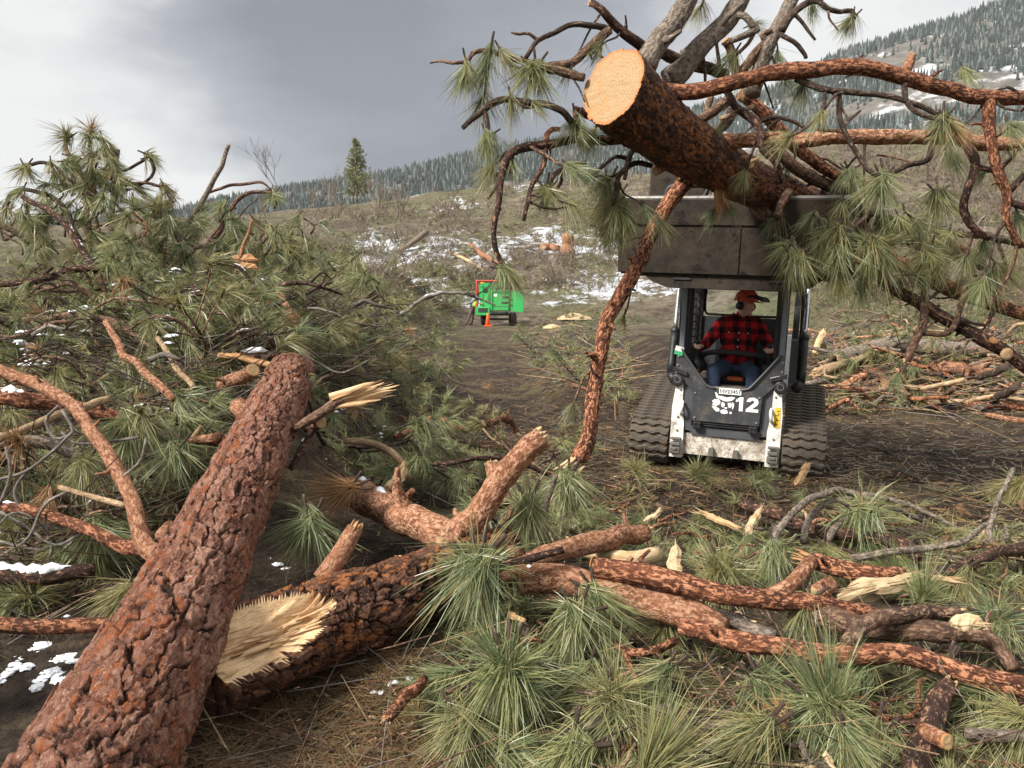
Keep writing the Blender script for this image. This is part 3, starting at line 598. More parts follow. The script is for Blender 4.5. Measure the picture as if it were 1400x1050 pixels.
mb = MB(); rs = np.random.RandomState(5); vv = inf['v']; nv_, nu_ = vv.shape[:2]; dirs = vv-inf['p'][:, None]; dirs = dirs/np.linalg.norm(dirs, axis=2)[..., None]
sarr = np.concatenate([[0], np.cumsum(np.linalg.norm(np.diff(inf['p'], axis=0), axis=1))]); q = bite(np.broadcast_to(sarr[:, None], (nv_, nu_)), dirs, None); cand = np.argwhere(q > .015)
for k in range(34):                                     # loose splinters lifted off the torn face
    i_, j_ = cand[rs.randint(len(cand))]; o = vv[i_, j_]+dirs[i_, j_]*.004; dd = -inf['t'][i_]+dirs[i_, j_]*rs.uniform(.02, .14)+rs.normal(0, .03, 3); dd /= np.linalg.norm(dd); l = rs.uniform(.04, .13); w_ = rs.uniform(.003, .010)
    e1 = np.cross(dd, dirs[i_, j_]); e1 /= np.linalg.norm(e1); e2 = np.cross(dd, e1); pr = []
    for tt, s_ in ((-.2, 1), (.4, .9), (.75, .6), (1, .05)): m_ = o+dd*l*tt; pr += [m_+e1*w_*s_, m_+e2*w_*.35*s_, m_-e1*w_*s_, m_-e2*w_*.35*s_]
    mb.add(np.array(pr), [grid_faces(4, 4), np.arange(4)[::-1], 12+np.arange(4)], np.array([[j*.01, k*.31, tt*l] for tt in (0, .3, .7, 1) for j in range(4)]), rs.uniform())
link('torn_end', mb.mesh('torn_end', [MT['splinter_wood']], off=pts[1], smooth=False), blog)
limb('branch_stub', None, None, P3((440, 792, 3.75), (462, 758, 3.8), (486, 722, 3.85)), [17, 16, 13], 'bark_orange', 12, jag=(0, .6), parent=blog, spl='splinter_brown')
# ------------------------------------------------------------------ people: one continuous body grown from joints
def cap(mb, a, b, ra, rb, n=14):
    a, b = np.asarray(a, float), np.asarray(b, float); d = b-a; l = np.linalg.norm(d); h = np.linspace(0, math.pi/2, 5)[:-1]
    prof = [(-ra*math.cos(x), max(ra*math.sin(x), .001)) for x in h]+[(0, ra), (l, rb)]+[(l+rb*math.sin(x), max(rb*math.cos(x), .001)) for x in np.linspace(0, math.pi/2, 5)[1:]]
    lathe(mb, a, d if l > 1e-6 else (0, 0, 1), prof, n)
def body(name, caps, balls, mats, parent, voxel):
    mb = MB()
    for a, b, ra, rb, m_ in caps: cap(mb, a, b, ra, rb)
    for c_, r_, m_ in balls: ball(mb, c_, r_, 16, 11)
    o = link(name, mb.mesh(name)); md = o.modifiers.new('r', 'REMESH'); md.mode = 'VOXEL'; md.voxel_size = voxel
    sm_ = o.modifiers.new('s', 'SMOOTH'); sm_.factor = .5; sm_.iterations = 2
    bpy.context.view_layer.update(); me = bpy.data.meshes.new_from_object(o.evaluated_get(bpy.context.evaluated_depsgraph_get()))
    old = o.data; o.modifiers.clear(); o.data = me; bpy.data.meshes.remove(old); o.parent = parent; me.name = name
    n = len(me.polygons); cc = np.zeros(n*3); me.polygons.foreach_get('center', cc); cc = cc.reshape(-1, 3); best = np.full(n, 9.); mi = np.zeros(n, np.int32)
    for a, b, ra, rb, m_ in caps:
        a, b = np.asarray(a, float), np.asarray(b, float); d = b-a; t = np.clip(((cc-a) @ d)/max(1e-9, d @ d), 0, 1); q = np.linalg.norm(cc-a-t[:, None]*d, axis=1)-(ra+(rb-ra)*t)
        mi = np.where(q < best, m_, mi); best = np.minimum(best, q)
    for c_, r_, m_ in balls:
        q = (np.linalg.norm((cc-np.asarray(c_))/np.asarray(r_), axis=1)-1)*min(np.atleast_1d(r_)); mi = np.where(q < best, m_, mi); best = np.minimum(best, q)
    for m_ in mats: me.materials.append(MT[m_])
    me.polygons.foreach_set('material_index', mi); me.polygons.foreach_set('use_smooth', np.ones(n, bool)); me.update(); return o
def hand(caps, w_, d, up, side, m_, curl=.5):       # palm and five bent fingers; d points along the hand, side towards the thumb
    w_, d, up, side = (np.asarray(x, float) for x in (w_, d, up, side)); k = w_+d*.085
    for q in (-.5, 0, .5): caps.append((w_+side*q*.035, k+side*q*.06, .019, .016, m_))
    for i, l in enumerate((.070, .080, .075, .058)):
        b = k+side*(.033-.022*i); p1 = b+d*l*.45-up*l*.15*curl; p2 = p1+d*l*.3*(1-curl)-up*l*.45*curl; p3 = p2-up*l*.2*curl-d*l*.3*curl+d*l*.2*(1-curl)
        caps += [(b, p1, .0095, .009, m_), (p1, p2, .009, .0085, m_), (p2, p3, .0085, .007, m_)]
    t = w_+side*.03+d*.03; caps += [(t, t+side*.03+d*.03, .012, .011, m_), (t+side*.03+d*.03, t+side*.025+d*.06-up*.02, .011, .009, m_)]
def head(balls, caps, c, f, u, skin, hair):         # face looks along f
    c, f, u = (np.asarray(x, float) for x in (c, f, u)); s = np.cross(f, u); m_ = lambda a, b, e: c+f*a+s*b+u*e
    balls += [(m_(-.012, 0, .03), (.078, .078, .095), hair), (m_(.02, 0, -.005), (.073, .073, .085), skin), (m_(.045, 0, -.075), (.040, .040, .035), skin), (m_(.088, 0, -.075), (.014, .014, .012), skin),
              (m_(.078, 0, -.05), (.018, .018, .010), skin), (m_(.06, .035, -.03), (.028, .028, .024), skin), (m_(.06, -.035, -.03), (.028, .028, .024), skin), (m_(.078, .028, .028), (.020, .020, .008), skin), (m_(.078, -.028, .028), (.020, .020, .008), skin)]
    caps += [(m_(.088, 0, .018), m_(.106, 0, -.022), .009, .014, skin)]
    balls += [(m_(-.0, .08, -.005), (.016, .016, .030), skin), (m_(0, -.08, -.005), (.016, .016, .030), skin)]

# ------------------------------------------------------------------ the tracked loader
LP = Pz(986, 645, 0.)
ld = thing('track_loader', 'white and dark grey tracked loader carrying a felled pine, number 12 on its front', 'loader', (LP[0], LP[1], -.005), (0, rad(2.6), rad(-20)))
def lp(name, build, mats, parent=ld, smooth=False, kind=None):
    b = MB(); build(b); o = link(name, b.mesh(name, [MT[x] for x in ([mats] if isinstance(mats, str) else mats)], smooth=smooth), parent)
    if kind: o['kind'] = kind
    return o
# chassis
def ch(b):
    box(b, (0, .72, .52), (1.0, 1.05, .62), 0, bev=.03); prism(b, [(-.40, .14), (.40, .14), (.43, .20), (.40, .355), (-.40, .355), (-.43, .20)], .07, .2)
lp('chassis', ch, 'white_dirty')
for s in (-1, 1):
    lp('side_upright', lambda b: (prism(b, [(s*.535, .10), (s*.535, .62), (s*.50, .93), (s*.44, .93), (s*.43, .62), (s*.405, .45), (s*.405, .10)][::s], .03, .35)), 'white_paint')
    lp('bracket', lambda b: (box(b, (s*.475, .0, .30), (.10, .06, .02), bev=.004), box(b, (s*.475, .0, .245), (.10, .07, .035), bev=.006), box(b, (s*.475, .0, .18), (.11, .08, .07), bev=.01), box(b, (s*.475, -.045, .20), (.05, .02, .03), bev=.004)), 'steel_worn')
    lp('lift_hook', lambda b: tube(b, [(s*.44, .03, .55), (s*.435, -.03, .58), (s*.425, -.035, .65), (s*.43, .03, .68)], .016, 6, .02, 0), 'white_paint', smooth=True)
    lp('tow_lug', lambda b: prism(b, [(s*.12-.028, .15), (s*.12+.028, .15), (s*.12+.02, .23), (s*.12-.02, .23)], .01, .09), 'steel_worn')
    lp('side_panel', lambda b: prism(b, [(s*.335, .38), (s*.43, .40), (s*.47, .70), (s*.50, .95), (s*.335, .90)][::s], .05, .12), 'grey_light')
    hl = lp('headlight', lambda b: (lathe(b, (s*.495, .04, .90), (0, -1, -.1), [(-.05, .05), (0, .062), (.05, .062), (.055, .052)], 18), prism(b, [(s*.40, .95), (s*.55, .99), (s*.55, 1.03), (s*.40, .985)][::s], -.02, .06)), 'black_plastic', smooth=False)
    lp('lamp_ring', lambda b: lathe(b, (s*.495, -.006, .905), (0, -1, -.1), [(0, .022), (0, .036), (.012, .036), (.012, .024), (.004, .022)], 16), 'chrome', hl)
lp('sill_panel', lambda b: prism(b, [(-.33, .35), (.33, .35), (.345, .44), (-.345, .44)], .045, .12), 'grey_light')
lp('vent_strip', lambda b: ([box(b, (0, .03, .455+.022*i), (.60, .03, .012), bev=.003) for i in range(3)], box(b, (0, .06, .475), (.62, .03, .09))), 'black_plastic')
for s in (-1, 1): lp('hinge', lambda b: (box(b, (s*.27, .0, .455), (.085, .05, .075), bev=.008), [box(b, (s*.27+q*.02, -.028, .455+e*.018), (.026, .012, .022), bev=.003) for q in (-1, 1) for e in (-1, 1)]), 'black_plastic')
door = lp('front_panel', lambda b: (prism(b, [(-.325, .50), (.325, .50), (.335, .80), (.30, .84), (-.30, .84), (-.335, .80)], .0, .06),), 'grey_paint')
# frame round the cab opening: a U with flared arms
UP_ = [(-.335, .79), (.335, .79), (.52, .985), (.52, 1.20), (.465, 1.22), (.435, 1.16), (.235, .90), (.19, .855), (.13, .835), (-.13, .835), (-.19, .855), (-.235, .90), (-.435, 1.16), (-.465, 1.22), (-.52, 1.20), (-.52, .985)]
def uf(b):
    L_ = [UP_[0], UP_[9], UP_[10], UP_[11], UP_[12], UP_[13], UP_[14], UP_[15]]; Rr = [UP_[1], UP_[2], UP_[3], UP_[4], UP_[5], UP_[6], UP_[7], UP_[8]]
    prism(b, [UP_[0], UP_[1], UP_[8], UP_[9]], .012, .10); prism(b, L_[::-1], .012, .10); prism(b, Rr, .012, .10)
lp('door_frame', uf, 'grey_paint')
for s in (-1, 1):
    lp('frame_edge', lambda b: tube(b, [(s*.47, .0, 1.22), (s*.44, -.006, 1.165), (s*.24, -.006, .905), (s*.19, -.006, .86), (s*.12, -.006, .842)], .012, 6, .03, 0), 'grey_light', smooth=True)
# cab
for s in (-1, 1):
    lp('front_post', lambda b: (box(b, (s*.475, .10, 1.60), (.07, .07, .80), bev=.012), box(b, (s*.42, .16, 1.58), (.04, .06, .84), bev=.008)), 'black_plastic')
    lp('post_trim', lambda b: box(b, (s*.482, .052, 1.58), (.050, .02, .78), bev=.006), 'post_grey')
    lp('rear_post', lambda b: box(b, (s*.47, 1.33, 1.45), (.09, .08, 1.15), bev=.012), 'black_plastic')
    lp('side_screen', lambda b: ([box(b, (s*.50, .22+.085*i, 1.55), (.010, .012, .72)) for i in range(13)], [box(b, (s*.50, .73, 1.22+.085*i), (.012, 1.08, .010)) for i in range(9)]), 'black_plastic')
    lp('side_wall', lambda b: box(b, (s*.49, .75, .98), (.04, 1.2, .44), bev=.01), 'black_plastic')
lp('roof', lambda b: box(b, (0, .72, 2.02), (1.06, 1.36, .07), bev=.02), 'grey_paint')
rw = [(-.43, 1.0), (.43, 1.0), (.43, 1.56), (-.43, 1.56)]
lp('rear_wall', lambda b: (box(b, (0, 1.36, 1.22), (.90, .05, .64), bev=.01), box(b, (0, 1.36, 1.93), (.90, .05, .10), bev=.01)), 'grey_light')
win = lp('rear_window', lambda b: box(b, (0, 1.37, 1.71), (.82, .008, .36)), 'glass')
lp('window_seal', lambda b: tube(b, [(-.36, 1.345, 1.56), (.36, 1.345, 1.56), (.41, 1.345, 1.60), (.41, 1.345, 1.83), (.36, 1.345, 1.87), (-.36, 1.345, 1.87), (-.41, 1.345, 1.83), (-.41, 1.345, 1.60), (-.36, 1.345, 1.56)], .016, 6, .03, 0), 'rubber_black', win, True)
lp('seat', lambda b: (box(b, (0, .85, .88), (.50, .50, .16), bev=.05), box(b, (0, 1.13, 1.25), (.48, .13, .62), bev=.05)), 'black_plastic', smooth=True)
lp('seat_strip', lambda b: box(b, (.03, .58, .90), (.17, .03, .045), bev=.01), 'orange_strip')
lp('cab_floor', lambda b: box(b, (0, .55, .58), (.84, .9, .05)), 'black_plastic')
for s in (-1, 1):
    cn = lp('joystick', lambda b: (box(b, (s*.36, .45, 1.02), (.12, .22, .16), bev=.03), tube(b, [(s*.36, .42, 1.08), (s*.365, .40, 1.18), (s*.36, .38, 1.27)], [.022, .017, .026], 10, .02, 0), ball(b, (s*.36, .38, 1.275), (.032, .032, .022))), 'black_plastic', smooth=True)
    lp('accent', lambda b: box(b, (s*.36, .335, .985), (.075, .012, .028), bev=.004), 'orange_strip', cn)
lp('lap_bar', lambda b: tube(b, [(-.33, .50, 1.10), (-.26, .43, 1.165), (0, .40, 1.19), (.26, .43, 1.165), (.33, .50, 1.10)], .026, 10, .04, 0), 'black_plastic', smooth=True)
# plate, number, emblem, stickers
def text(name, body_, size, loc, mat_, parent, bold=.0, rot=(math.pi/2, 0, 0), ext=.001):
    c = bpy.data.curves.new(name, 'FONT'); c.body = body_; c.size = size; c.offset = bold; c.extrude = ext; c.align_x = 'CENTER'; c.align_y = 'CENTER'; c.materials.append(MT[mat_])
    o = link(name, c, parent, loc, rot); bpy.context.view_layer.update(); me = bpy.data.meshes.new_from_object(o.evaluated_get(bpy.context.evaluated_depsgraph_get()))
    bpy.data.objects.remove(o); return link(name, me, parent, loc, rot)
pl = lp('number_plate', lambda b: box(b, (.03, -.008, .822), (.215, .010, .062), bev=.003), 'white_sticker')
text('plate_lettering', 'NV23451', .052, (.03, -.0155, .822), 'grey_light', pl, .0004)
num = [[(.13, .775), (.165, .775), (.165, .635), (.128, .635), (.128, .735), (.095, .722), (.095, .745)],
       [(.197, .735), (.235, .735), (.243, .750), (.258, .752), (.268, .742), (.266, .726), (.195, .660), (.195, .635), (.312, .635), (.312, .665), (.250, .665), (.300, .705), (.310, .735), (.298, .766), (.262, .781), (.222, .775), (.203, .757)]]
lp('unit_number', lambda b: [prism(b, [(x-.005, z) for x, z in q[::-1]], -.0045, .001) for q in num], 'white_sticker')
em = [[(-.118, .805), (-.100, .802), (-.080, .770), (-.050, .772), (.0, .760), (.045, .772), (.082, .765), (.055, .735), (.012, .722), (-.018, .722), (-.055, .735), (-.100, .752)], [(-.118, .735), (-.078, .738), (-.058, .715), (-.060, .690), (-.092, .668), (-.135, .672), (-.128, .700), (-.140, .715)],
      [(-.140, .662), (-.098, .662), (-.062, .640), (-.062, .615), (-.095, .612), (-.112, .630)], [(-.045, .712), (-.018, .705), (-.012, .680), (-.028, .655), (-.050, .672)], [(.012, .705), (.045, .712), (.058, .690), (.050, .668), (.030, .655), (.018, .680)], [(.056, .722), (.076, .700), (.072, .662), (.058, .640), (.060, .680)],
      [(-.052, .628), (-.020, .640), (.012, .632), (.022, .605), (-.012, .592), (-.048, .600)], [(.036, .618), (.056, .622), (.060, .602), (.040, .598)], [(-.018, .662), (.014, .662), (.006, .646), (-.010, .646)]]
lp('animal_emblem', lambda b: [prism(b, [(x-.0, z) for x, z in (q if sum(q[i][0]*q[(i+1) % len(q)][1]-q[(i+1) % len(q)][0]*q[i][1] for i in range(len(q))) > 0 else q[::-1])], -.0045, .001) for q in em], 'white_sticker')
ys_ = lp('yellow_sticker', lambda b: prism(b, [(.455, .50), (.520, .50), (.512, .70), (.462, .70)], .024, .029), 'yellow_sticker')
lp('sticker_print', lambda b: [box(b, (.488+(.006 if i % 2 else -.006), .0225, .53+.045*i), (.030, .002, .007)) for i in range(4)]+[box(b, (.475+.012*(i % 3), .0225, .545+.045*i), (.006, .002, .024)) for i in range(3)], 'black_plastic', ys_)
lp('small_sticker', lambda b: box(b, (.44, .008, .985), (.085, .006, .030), rot=Matrix.Rotation(rad(-16), 3, 'Y')), 'white_sticker')
lp('tag_label', lambda b: (box(b, (-.495, .0, 1.215), (.085, .008, .05), 0, rot=Matrix.Rotation(rad(14), 3, 'Y')), box(b, (-.502, .0, 1.172), (.085, .008, .038), 1, rot=Matrix.Rotation(rad(14), 3, 'Y'))), ['white_sticker', 'green_sticker'])
# tracks: belt loop, wheels, and each lug a piece of its own
def belt_path():
    cs = [((.24, .245), .235), ((1.55, .245), .235), ((1.42, .62), .17)]; out = []
    def arc(c, r_, a0, a1): return [(c[0]+r_*math.cos(a), c[1]+r_*math.sin(a)) for a in np.linspace(a0, a1, 14)]
    out += arc(*cs[0], rad(110), rad(270)); out += arc(*cs[1], rad(-90), rad(25)); out += arc(*cs[2], rad(15), rad(107)); return np.array(out+[out[0]])
bp = belt_path(); sl = np.concatenate([[0], np.cumsum(np.linalg.norm(np.diff(bp, axis=0), axis=1))]); NL = 52
def bpt(q): q = q % sl[-1]; return np.array([np.interp(q, sl, bp[:, 0]), np.interp(q, sl, bp[:, 1])])
b = MB(); nw = 14
for k in range(nw):
    x = -.195+.39*k/(nw-1); wv = .012*math.sin(k*1.45); e = .0 if 0 < k < nw-1 else -.008
    b.add([[x, wv-.020, -.006], [x, wv-.014, .030+e], [x, wv+.014, .030+e], [x, wv+.020, -.006]], np.zeros((0, 4), int))
b.f.append(np.array([[i*4+j, i*4+j+1, i*4+j+5, i*4+j+4] for i in range(nw-1) for j in range(3)])); b.fm.append(np.zeros((nw-1)*3, np.int32)); b.f.append(np.array([[0, 3, 2, 1], [nw*4-4, nw*4-3, nw*4-2, nw*4-1]])); b.fm.append(np.zeros(2, np.int32))
lug_me = b.mesh('track_lug', [MT['rubber_mud']], smooth=False)
for s in (-1, 1):
    def bt(b):
        q = np.array([bpt(sl[-1]*i/110) for i in range(110)]); nx = np.roll(q, -1, 0)-np.roll(q, 1, 0); nx /= np.linalg.norm(nx, axis=1)[:, None]; inn = np.stack([nx[:, 1], -nx[:, 0]], -1)
        inn *= np.sign(((np.array([.9, .35])-q)*inn).sum(1))[:, None]; qi = q+inn*.03; X = np.array([-.2, .2])
        ring = np.stack([np.stack([np.full(110, x+s*.755), p_[:, 0], p_[:, 1]], -1) for x, p_ in ((-.2, q), (.2, q), (.2, qi), (-.2, qi))], 1).reshape(-1, 3); i = np.arange(110); j = (i+1) % 110
        b.add(ring, [np.stack([i*4+a, i*4+(a+1) % 4, j*4+(a+1) % 4, j*4+a], -1) for a in range(4)])
    tr = lp('track', bt, 'rubber_mud', smooth=False)
    lp('undercarriage', lambda b: (box(b, (s*.72, .9, .30), (.10, 1.3, .22), bev=.03), [lathe(b, (s*.755-.1, y_, z_), (1, 0, 0), [(0, r_*.6), (.02, r_), (.18, r_), (.2, r_*.6)], 20) for y_, z_, r_ in ((.24, .245, .20), (1.55, .245, .20), (1.42, .62, .14), (.55, .14, .10), (.80, .14, .10), (1.05, .14, .10), (1.28, .14, .10))]), 'steel_mud', tr, True)
    for i in range(NL):
        q = sl[-1]*(i+.3)/NL; a = bpt(q); d_ = bpt(q+.02)-bpt(q-.02); d_ /= np.linalg.norm(d_); nrm = np.array([-d_[1], d_[0]]); nrm *= np.sign(((a-np.array([.9, .35]))*nrm).sum())
        o = link('track_lug', lug_me, tr); yv = Vector((0, d_[0], d_[1])); zv = Vector((0, nrm[0], nrm[1])); xv = yv.cross(zv); o.matrix_local = Matrix.Translation((s*.755, a[0], a[1])) @ Matrix((xv, yv, zv)).transposed().to_4x4()
# arms, cylinders, bucket
for s in (-1, 1):
    lp('lift_arm', lambda b: (prism(b, [(1.95, 1.25), (2.05, 1.75), (1.75, 2.22), (.4, 2.30), (-.02, 2.12), (-.02, 1.98), (.4, 2.12), (1.6, 2.02), (1.78, 1.70), (1.80, 1.25)], s*.60-.035, s*.60+.035, axis='x'), box(b, (s*.60, 1.85, .98), (.12, .30, .66), bev=.02)), 'grey_paint')
    lp('rear_tower', lambda b: prism(b, [(1.2, .62), (2.0, .62), (2.0, 1.35), (1.7, 1.35)], s*.53-.03, s*.53+.03, axis='x'), 'white_paint')
    cy = lp('lift_cylinder', lambda b: (tube(b, [(s*.69, .85, .88), (s*.69, .98, 1.35)], .045, 12, .1, 0), ball(b, (s*.69, .98, 1.36), .052), tube(b, [(s*.63, .80, .80), (s*.69, .84, .88)], .05, 10, .05, 0), tube(b, [(s*.655, 1.05, .9), (s*.65, 1.1, 1.5), (s*.64, 1.0, 1.9)], .016, 8, .05, .0)), 'black_plastic', smooth=True)
    lp('chrome_rod', lambda b: tube(b, [(s*.69, .98, 1.36), (s*.69, 1.13, 1.95)], .024, 12, .1, 0), 'chrome', cy, True)
    lp('tilt_cylinder', lambda b: (tube(b, [(s*.33, .30, 2.28), (s*.33, -.02, 2.12)], .04, 12, .1, 0), tube(b, [(s*.33, -.02, 2.12), (s*.33, -.18, 2.04)], .022, 10, .1, 0)), 'black_plastic', smooth=True)
def bk_(b):     # curled back: the floor faces forward, the cutting edge is on top
    BX = 1.0
    prof = [(-.74, 1.945), (-.80, 2.40), (-.775, 2.42), (-.715, 1.965)]
    b.add([[x, y_, z_] for x in (-BX, BX) for y_, z_ in prof], [np.array([[0, 1, 5, 4], [1, 2, 6, 5], [2, 3, 7, 6], [3, 0, 4, 7]]), np.array([[0, 3, 2, 1], [4, 5, 6, 7]])])
    b.add([[x, y_, z_] for x in (-BX+.01, BX-.01) for y_, z_ in ((-.715, 1.93), (-.16, 1.93), (-.16, 1.955), (-.715, 1.955))], [np.array([[0, 1, 5, 4], [1, 2, 6, 5], [2, 3, 7, 6], [3, 0, 4, 7]]), np.array([[0, 3, 2, 1], [4, 5, 6, 7]])])
    box(b, (0, -.14, 2.22), (1.98, .03, .56))
    for s in (-1, 1): prism(b, [(-.742, 1.94), (-.14, 1.95), (-.14, 2.48), (-.50, 2.52), (-.80, 2.44)], s*1.0-.014, s*1.0+.014, axis='x')
    for x in (.06,): box(b, (x, -.772, 2.18), (.012, .022, .44), rot=Matrix.Rotation(rad(7), 3, 'X'))
bu = lp('bucket', bk_, 'steel_mud')
lp('cutting_edge', lambda b: (b.add([[x, y_, z_] for x in (-1.01, 1.01) for y_, z_ in ((-.812, 2.37), (-.835, 2.585), (-.80, 2.60), (-.772, 2.39))], [np.array([[0, 1, 5, 4], [1, 2, 6, 5], [2, 3, 7, 6], [3, 0, 4, 7]]), np.array([[0, 3, 2, 1], [4, 5, 6, 7]])]), tube(b, [(-1.0, -.815, 2.60), (1.0, -.815, 2.60)], .024, 8, .1, .0, mat=1)), ['steel_mud', 'steel_worn'], bu)
lp('heel_plate', lambda b: (prism(b, [(-.78, 1.93), (-.70, 1.865), (-.56, 1.815), (.56, 1.815), (.70, 1.865), (.78, 1.93)], -.70, -.40), [box(b, (s*.42, -.703, 1.895), (.16, .02, .022), 1, bev=.004) for s in (-1, 1)]), ['steel_mud', 'black_plastic'], bu)
lp('attach_plate', lambda b: box(b, (0, -.06, 2.15), (.9, .10, .42), bev=.02), 'black_plastic', bu)
lp('back_guard', lambda b: (box(b, (-.60, -.12, 2.80), (.52, .03, .42), bev=.01), tube(b, [(-.86, -.10, 2.55), (-.86, -.10, 3.02)], .02, 6, .1, 0)), 'steel_mud', bu)
lp('guard_loop', lambda b: (tube(b, [(-.66, -.5, 2.60), (-.63, -.5, 2.73), (-.54, -.5, 2.755), (-.30, -.5, 2.755), (-.28, -.5, 2.70), (-.33, -.5, 2.62), (-.40, -.5, 2.605)], .024, 8, .03, 0), box(b, (-.50, -.5, 2.60), (.36, .06, .03), bev=.01), box(b, (.02, -.5, 2.68), (.05, .03, .24), bev=.01)), 'black_plastic', bu, True)
for s in (-1, 1):
    lp('hydraulic_hose', lambda b: [tube(b, [(s*(.63+.03*q), 1.9, 1.0+.1*q), (s*(.66+.03*q), 1.6, 1.55), (s*(.64+.02*q), 1.2, 1.95), (s*(.60+.02*q), .5, 2.16), (s*.45, -.02, 2.05)], .013, 6, .06, 0) for q in (0, 1, 2)], 'rubber_black', smooth=True)
    lp('bolt', lambda b: [lathe(b, (s*x, y_, z), (0, -1, 0), [(0, .012), (.008, .012), (.010, .006)], 6) for x, y_, z in ((.47, .028, .38), (.47, .028, .52), (.30, -.001, .53), (.31, -.001, .78), (.50, .010, 1.05), (.50, .010, 1.14), (.46, .028, .80))], 'steel_worn')
# operator
op = thing('person', 'operator in red plaid jacket, jeans and orange forestry helmet seated in the loader', 'person', (0, 0, 0))
op.matrix_world = Matrix.Translation(ld.location) @ ld.rotation_euler.to_matrix().to_4x4(); op.location = ld.location; op.rotation_euler = ld.rotation_euler
caps, balls = [], []
J, D_, K = 0, 1, 2   # jacket, denim, skin
hx_, hy_ = .02, .86
balls += [((hx_, .86, 1.02), (.19, .15, .13), D_), ((hx_, .84, 1.14), (.205, .15, .16), J), ((hx_, .84, 1.32), (.205, .14, .18), J), ((hx_+.01, .85, 1.46), (.19, .11, .10), J), ((hx_-.01, .77, 1.15), (.15, .11, .13), J)]
caps += [((hx_-.15, .85, 1.475), (hx_+.17, .85, 1.475), .085, .085, J), ((hx_+.01, .85, 1.48), (hx_+.025, .83, 1.58), .062, .056, K), ((hx_+.01, .855, 1.50), (hx_+.015, .85, 1.555), .082, .073, J)]
for s in (-1, 1):
    sh = np.array([hx_+s*.185, .85, 1.465]); el = np.array([hx_+s*.335, .72, 1.245]); wr = np.array([s*.372, .475, 1.215])
    caps += [(sh, el, .078, .062, J), (el, wr+(el-wr)*.12, .062, .050, J)]
    hand(caps, wr+np.array([0, -.01, .01]), (-s*.12, -.9, .25), (0, .25, .95), (-s*.99, -.1, 0), K, .85)
    kn = np.array([hx_+s*.20, .40, .985]); an = np.array([hx_+s*.19, .36, .62]); hp = np.array([hx_+s*.10, .84, .99])
    caps += [(hp, kn, .105, .078, D_), (kn, an, .078, .055, D_)]
hc = np.array([hx_+.05, .80, 1.675]); hf = np.array([.80, -.60, -.06]); hf /= np.linalg.norm(hf); hu = np.array([.05, 0, 1.]); hu -= hf*hu.dot(hf); hu /= np.linalg.norm(hu)
head(balls, caps, hc, hf, hu, K, 3)
bo = body('body', caps, balls, ['plaid', 'denim', 'skin', 'hair_grey'], op, .010)
hs = np.cross(hf, hu); hm = np.stack([hf, hs, hu], 1); hq = lambda a, b_, c_: hc+hf*a+hs*b_+hu*c_
def hel(b):
    prof = [(0, .128), (.012, .130), (.03, .122), (.06, .116), (.095, .092), (.118, .055), (.127, .012)]
    lathe(b, hq(-.005, 0, .045), hu, prof, 20); box(b, hq(.12, 0, .052), (.06, .16, .012), rot=hm, bev=.005)
    for q in (-.045, 0, .045): tube(b, [hq(-.11, q, .09), hq(-.05, q, .155), hq(.03, q, .168), hq(.09, q, .12)], .010, 6, .03, 0)
hl = lp('helmet', hel, 'helmet_orange', op, True)
for s in (-1, 1): lp('ear_muff', lambda b: (lathe(b, hq(.0, s*.085, -.005), hs*s, [(-.005, .040), (.012, .045), (.032, .040), (.04, .024)], 14), tube(b, [hq(0, s*.11, .0), hq(-.01, s*.125, .06), hq(-.01, s*.118, .09)], .008, 6, .02, 0)), 'black_plastic', op, True)
def vis(b):
    for i in range(7): tube(b, [hq(.10+.02*i, -.09+.006*i, .11-.004*i), hq(.12+.02*i, 0, .125-.004*i), hq(.10+.02*i, .09-.006*i, .11-.004*i)], .0035, 4, .05, 0)
    for s in (-.085, -.04, 0, .04, .085): tube(b, [hq(.09, s, .115), hq(.24, s*.75, .075)], .0035, 4, .05, 0)
    tube(b, [hq(.08, -.11, .09), hq(.16, -.10, .105), hq(.25, -.06, .07), hq(.26, 0, .07), hq(.25, .06, .07), hq(.16, .10, .105), hq(.08, .11, .09)], .008, 6, .03, 0)
lp('visor', vis, 'black_plastic', hl, True)
lp('collar', lambda b: (prism(b, [(hx_-.10, 1.50), (hx_-.03, 1.47), (hx_-.005, 1.555), (hx_-.075, 1.60)], .745, .765), prism(b, [(hx_+.03, 1.47), (hx_+.10, 1.50), (hx_+.085, 1.58), (hx_+.035, 1.555)], .745, .765)), 'plaid', op)
lp('button', lambda b: [ball(b, (hx_+.005, .658+.012*i if i < 3 else .70, 1.16+.075*i), .008, 6, 5) for i in range(4)]+[ball(b, (hx_+s*.10, .705, 1.385), .007, 6, 5) for s in (-1, 1)], 'white_sticker', op)

# ------------------------------------------------------------------ chipper, worker and cone on the dirt track
cp = P(679, 446, 40.); cz = float(gz(cp[0], cp[1])); 
chp = thing('wood_chipper', 'bright green towable wood chipper with red tube frame on the dirt track', 'wood chipper', (cp[0], cp[1], cz), (0, 0, rad(-12))); chp.scale = (1.22, 1.1, .98)
lp('engine_cover', lambda b: (prism(b, [(-.68, .95), (-.25, .95), (-.25, 2.25), (-.60, 2.25), (-.68, 2.1)], -.3, 1.4), box(b, (-.45, -.42, .78), (.62, .5, .45), bev=.03), prism(b, [(-.42, 1.05), (-.1, .9), (-.1, 1.05), (-.38, 1.35)], -.55, -.3)), 'chipper_green', chp)
lp('intake_grille', lambda b: [box(b, (-.42, -.31, 1.78+.05*i), (.16, .03, .03)) for i in range(5)]+[box(b, (-.2, -.33, 1.15+.06*i), (.1, .03, .035)) for i in range(4)], 'chipper_dark', chp)
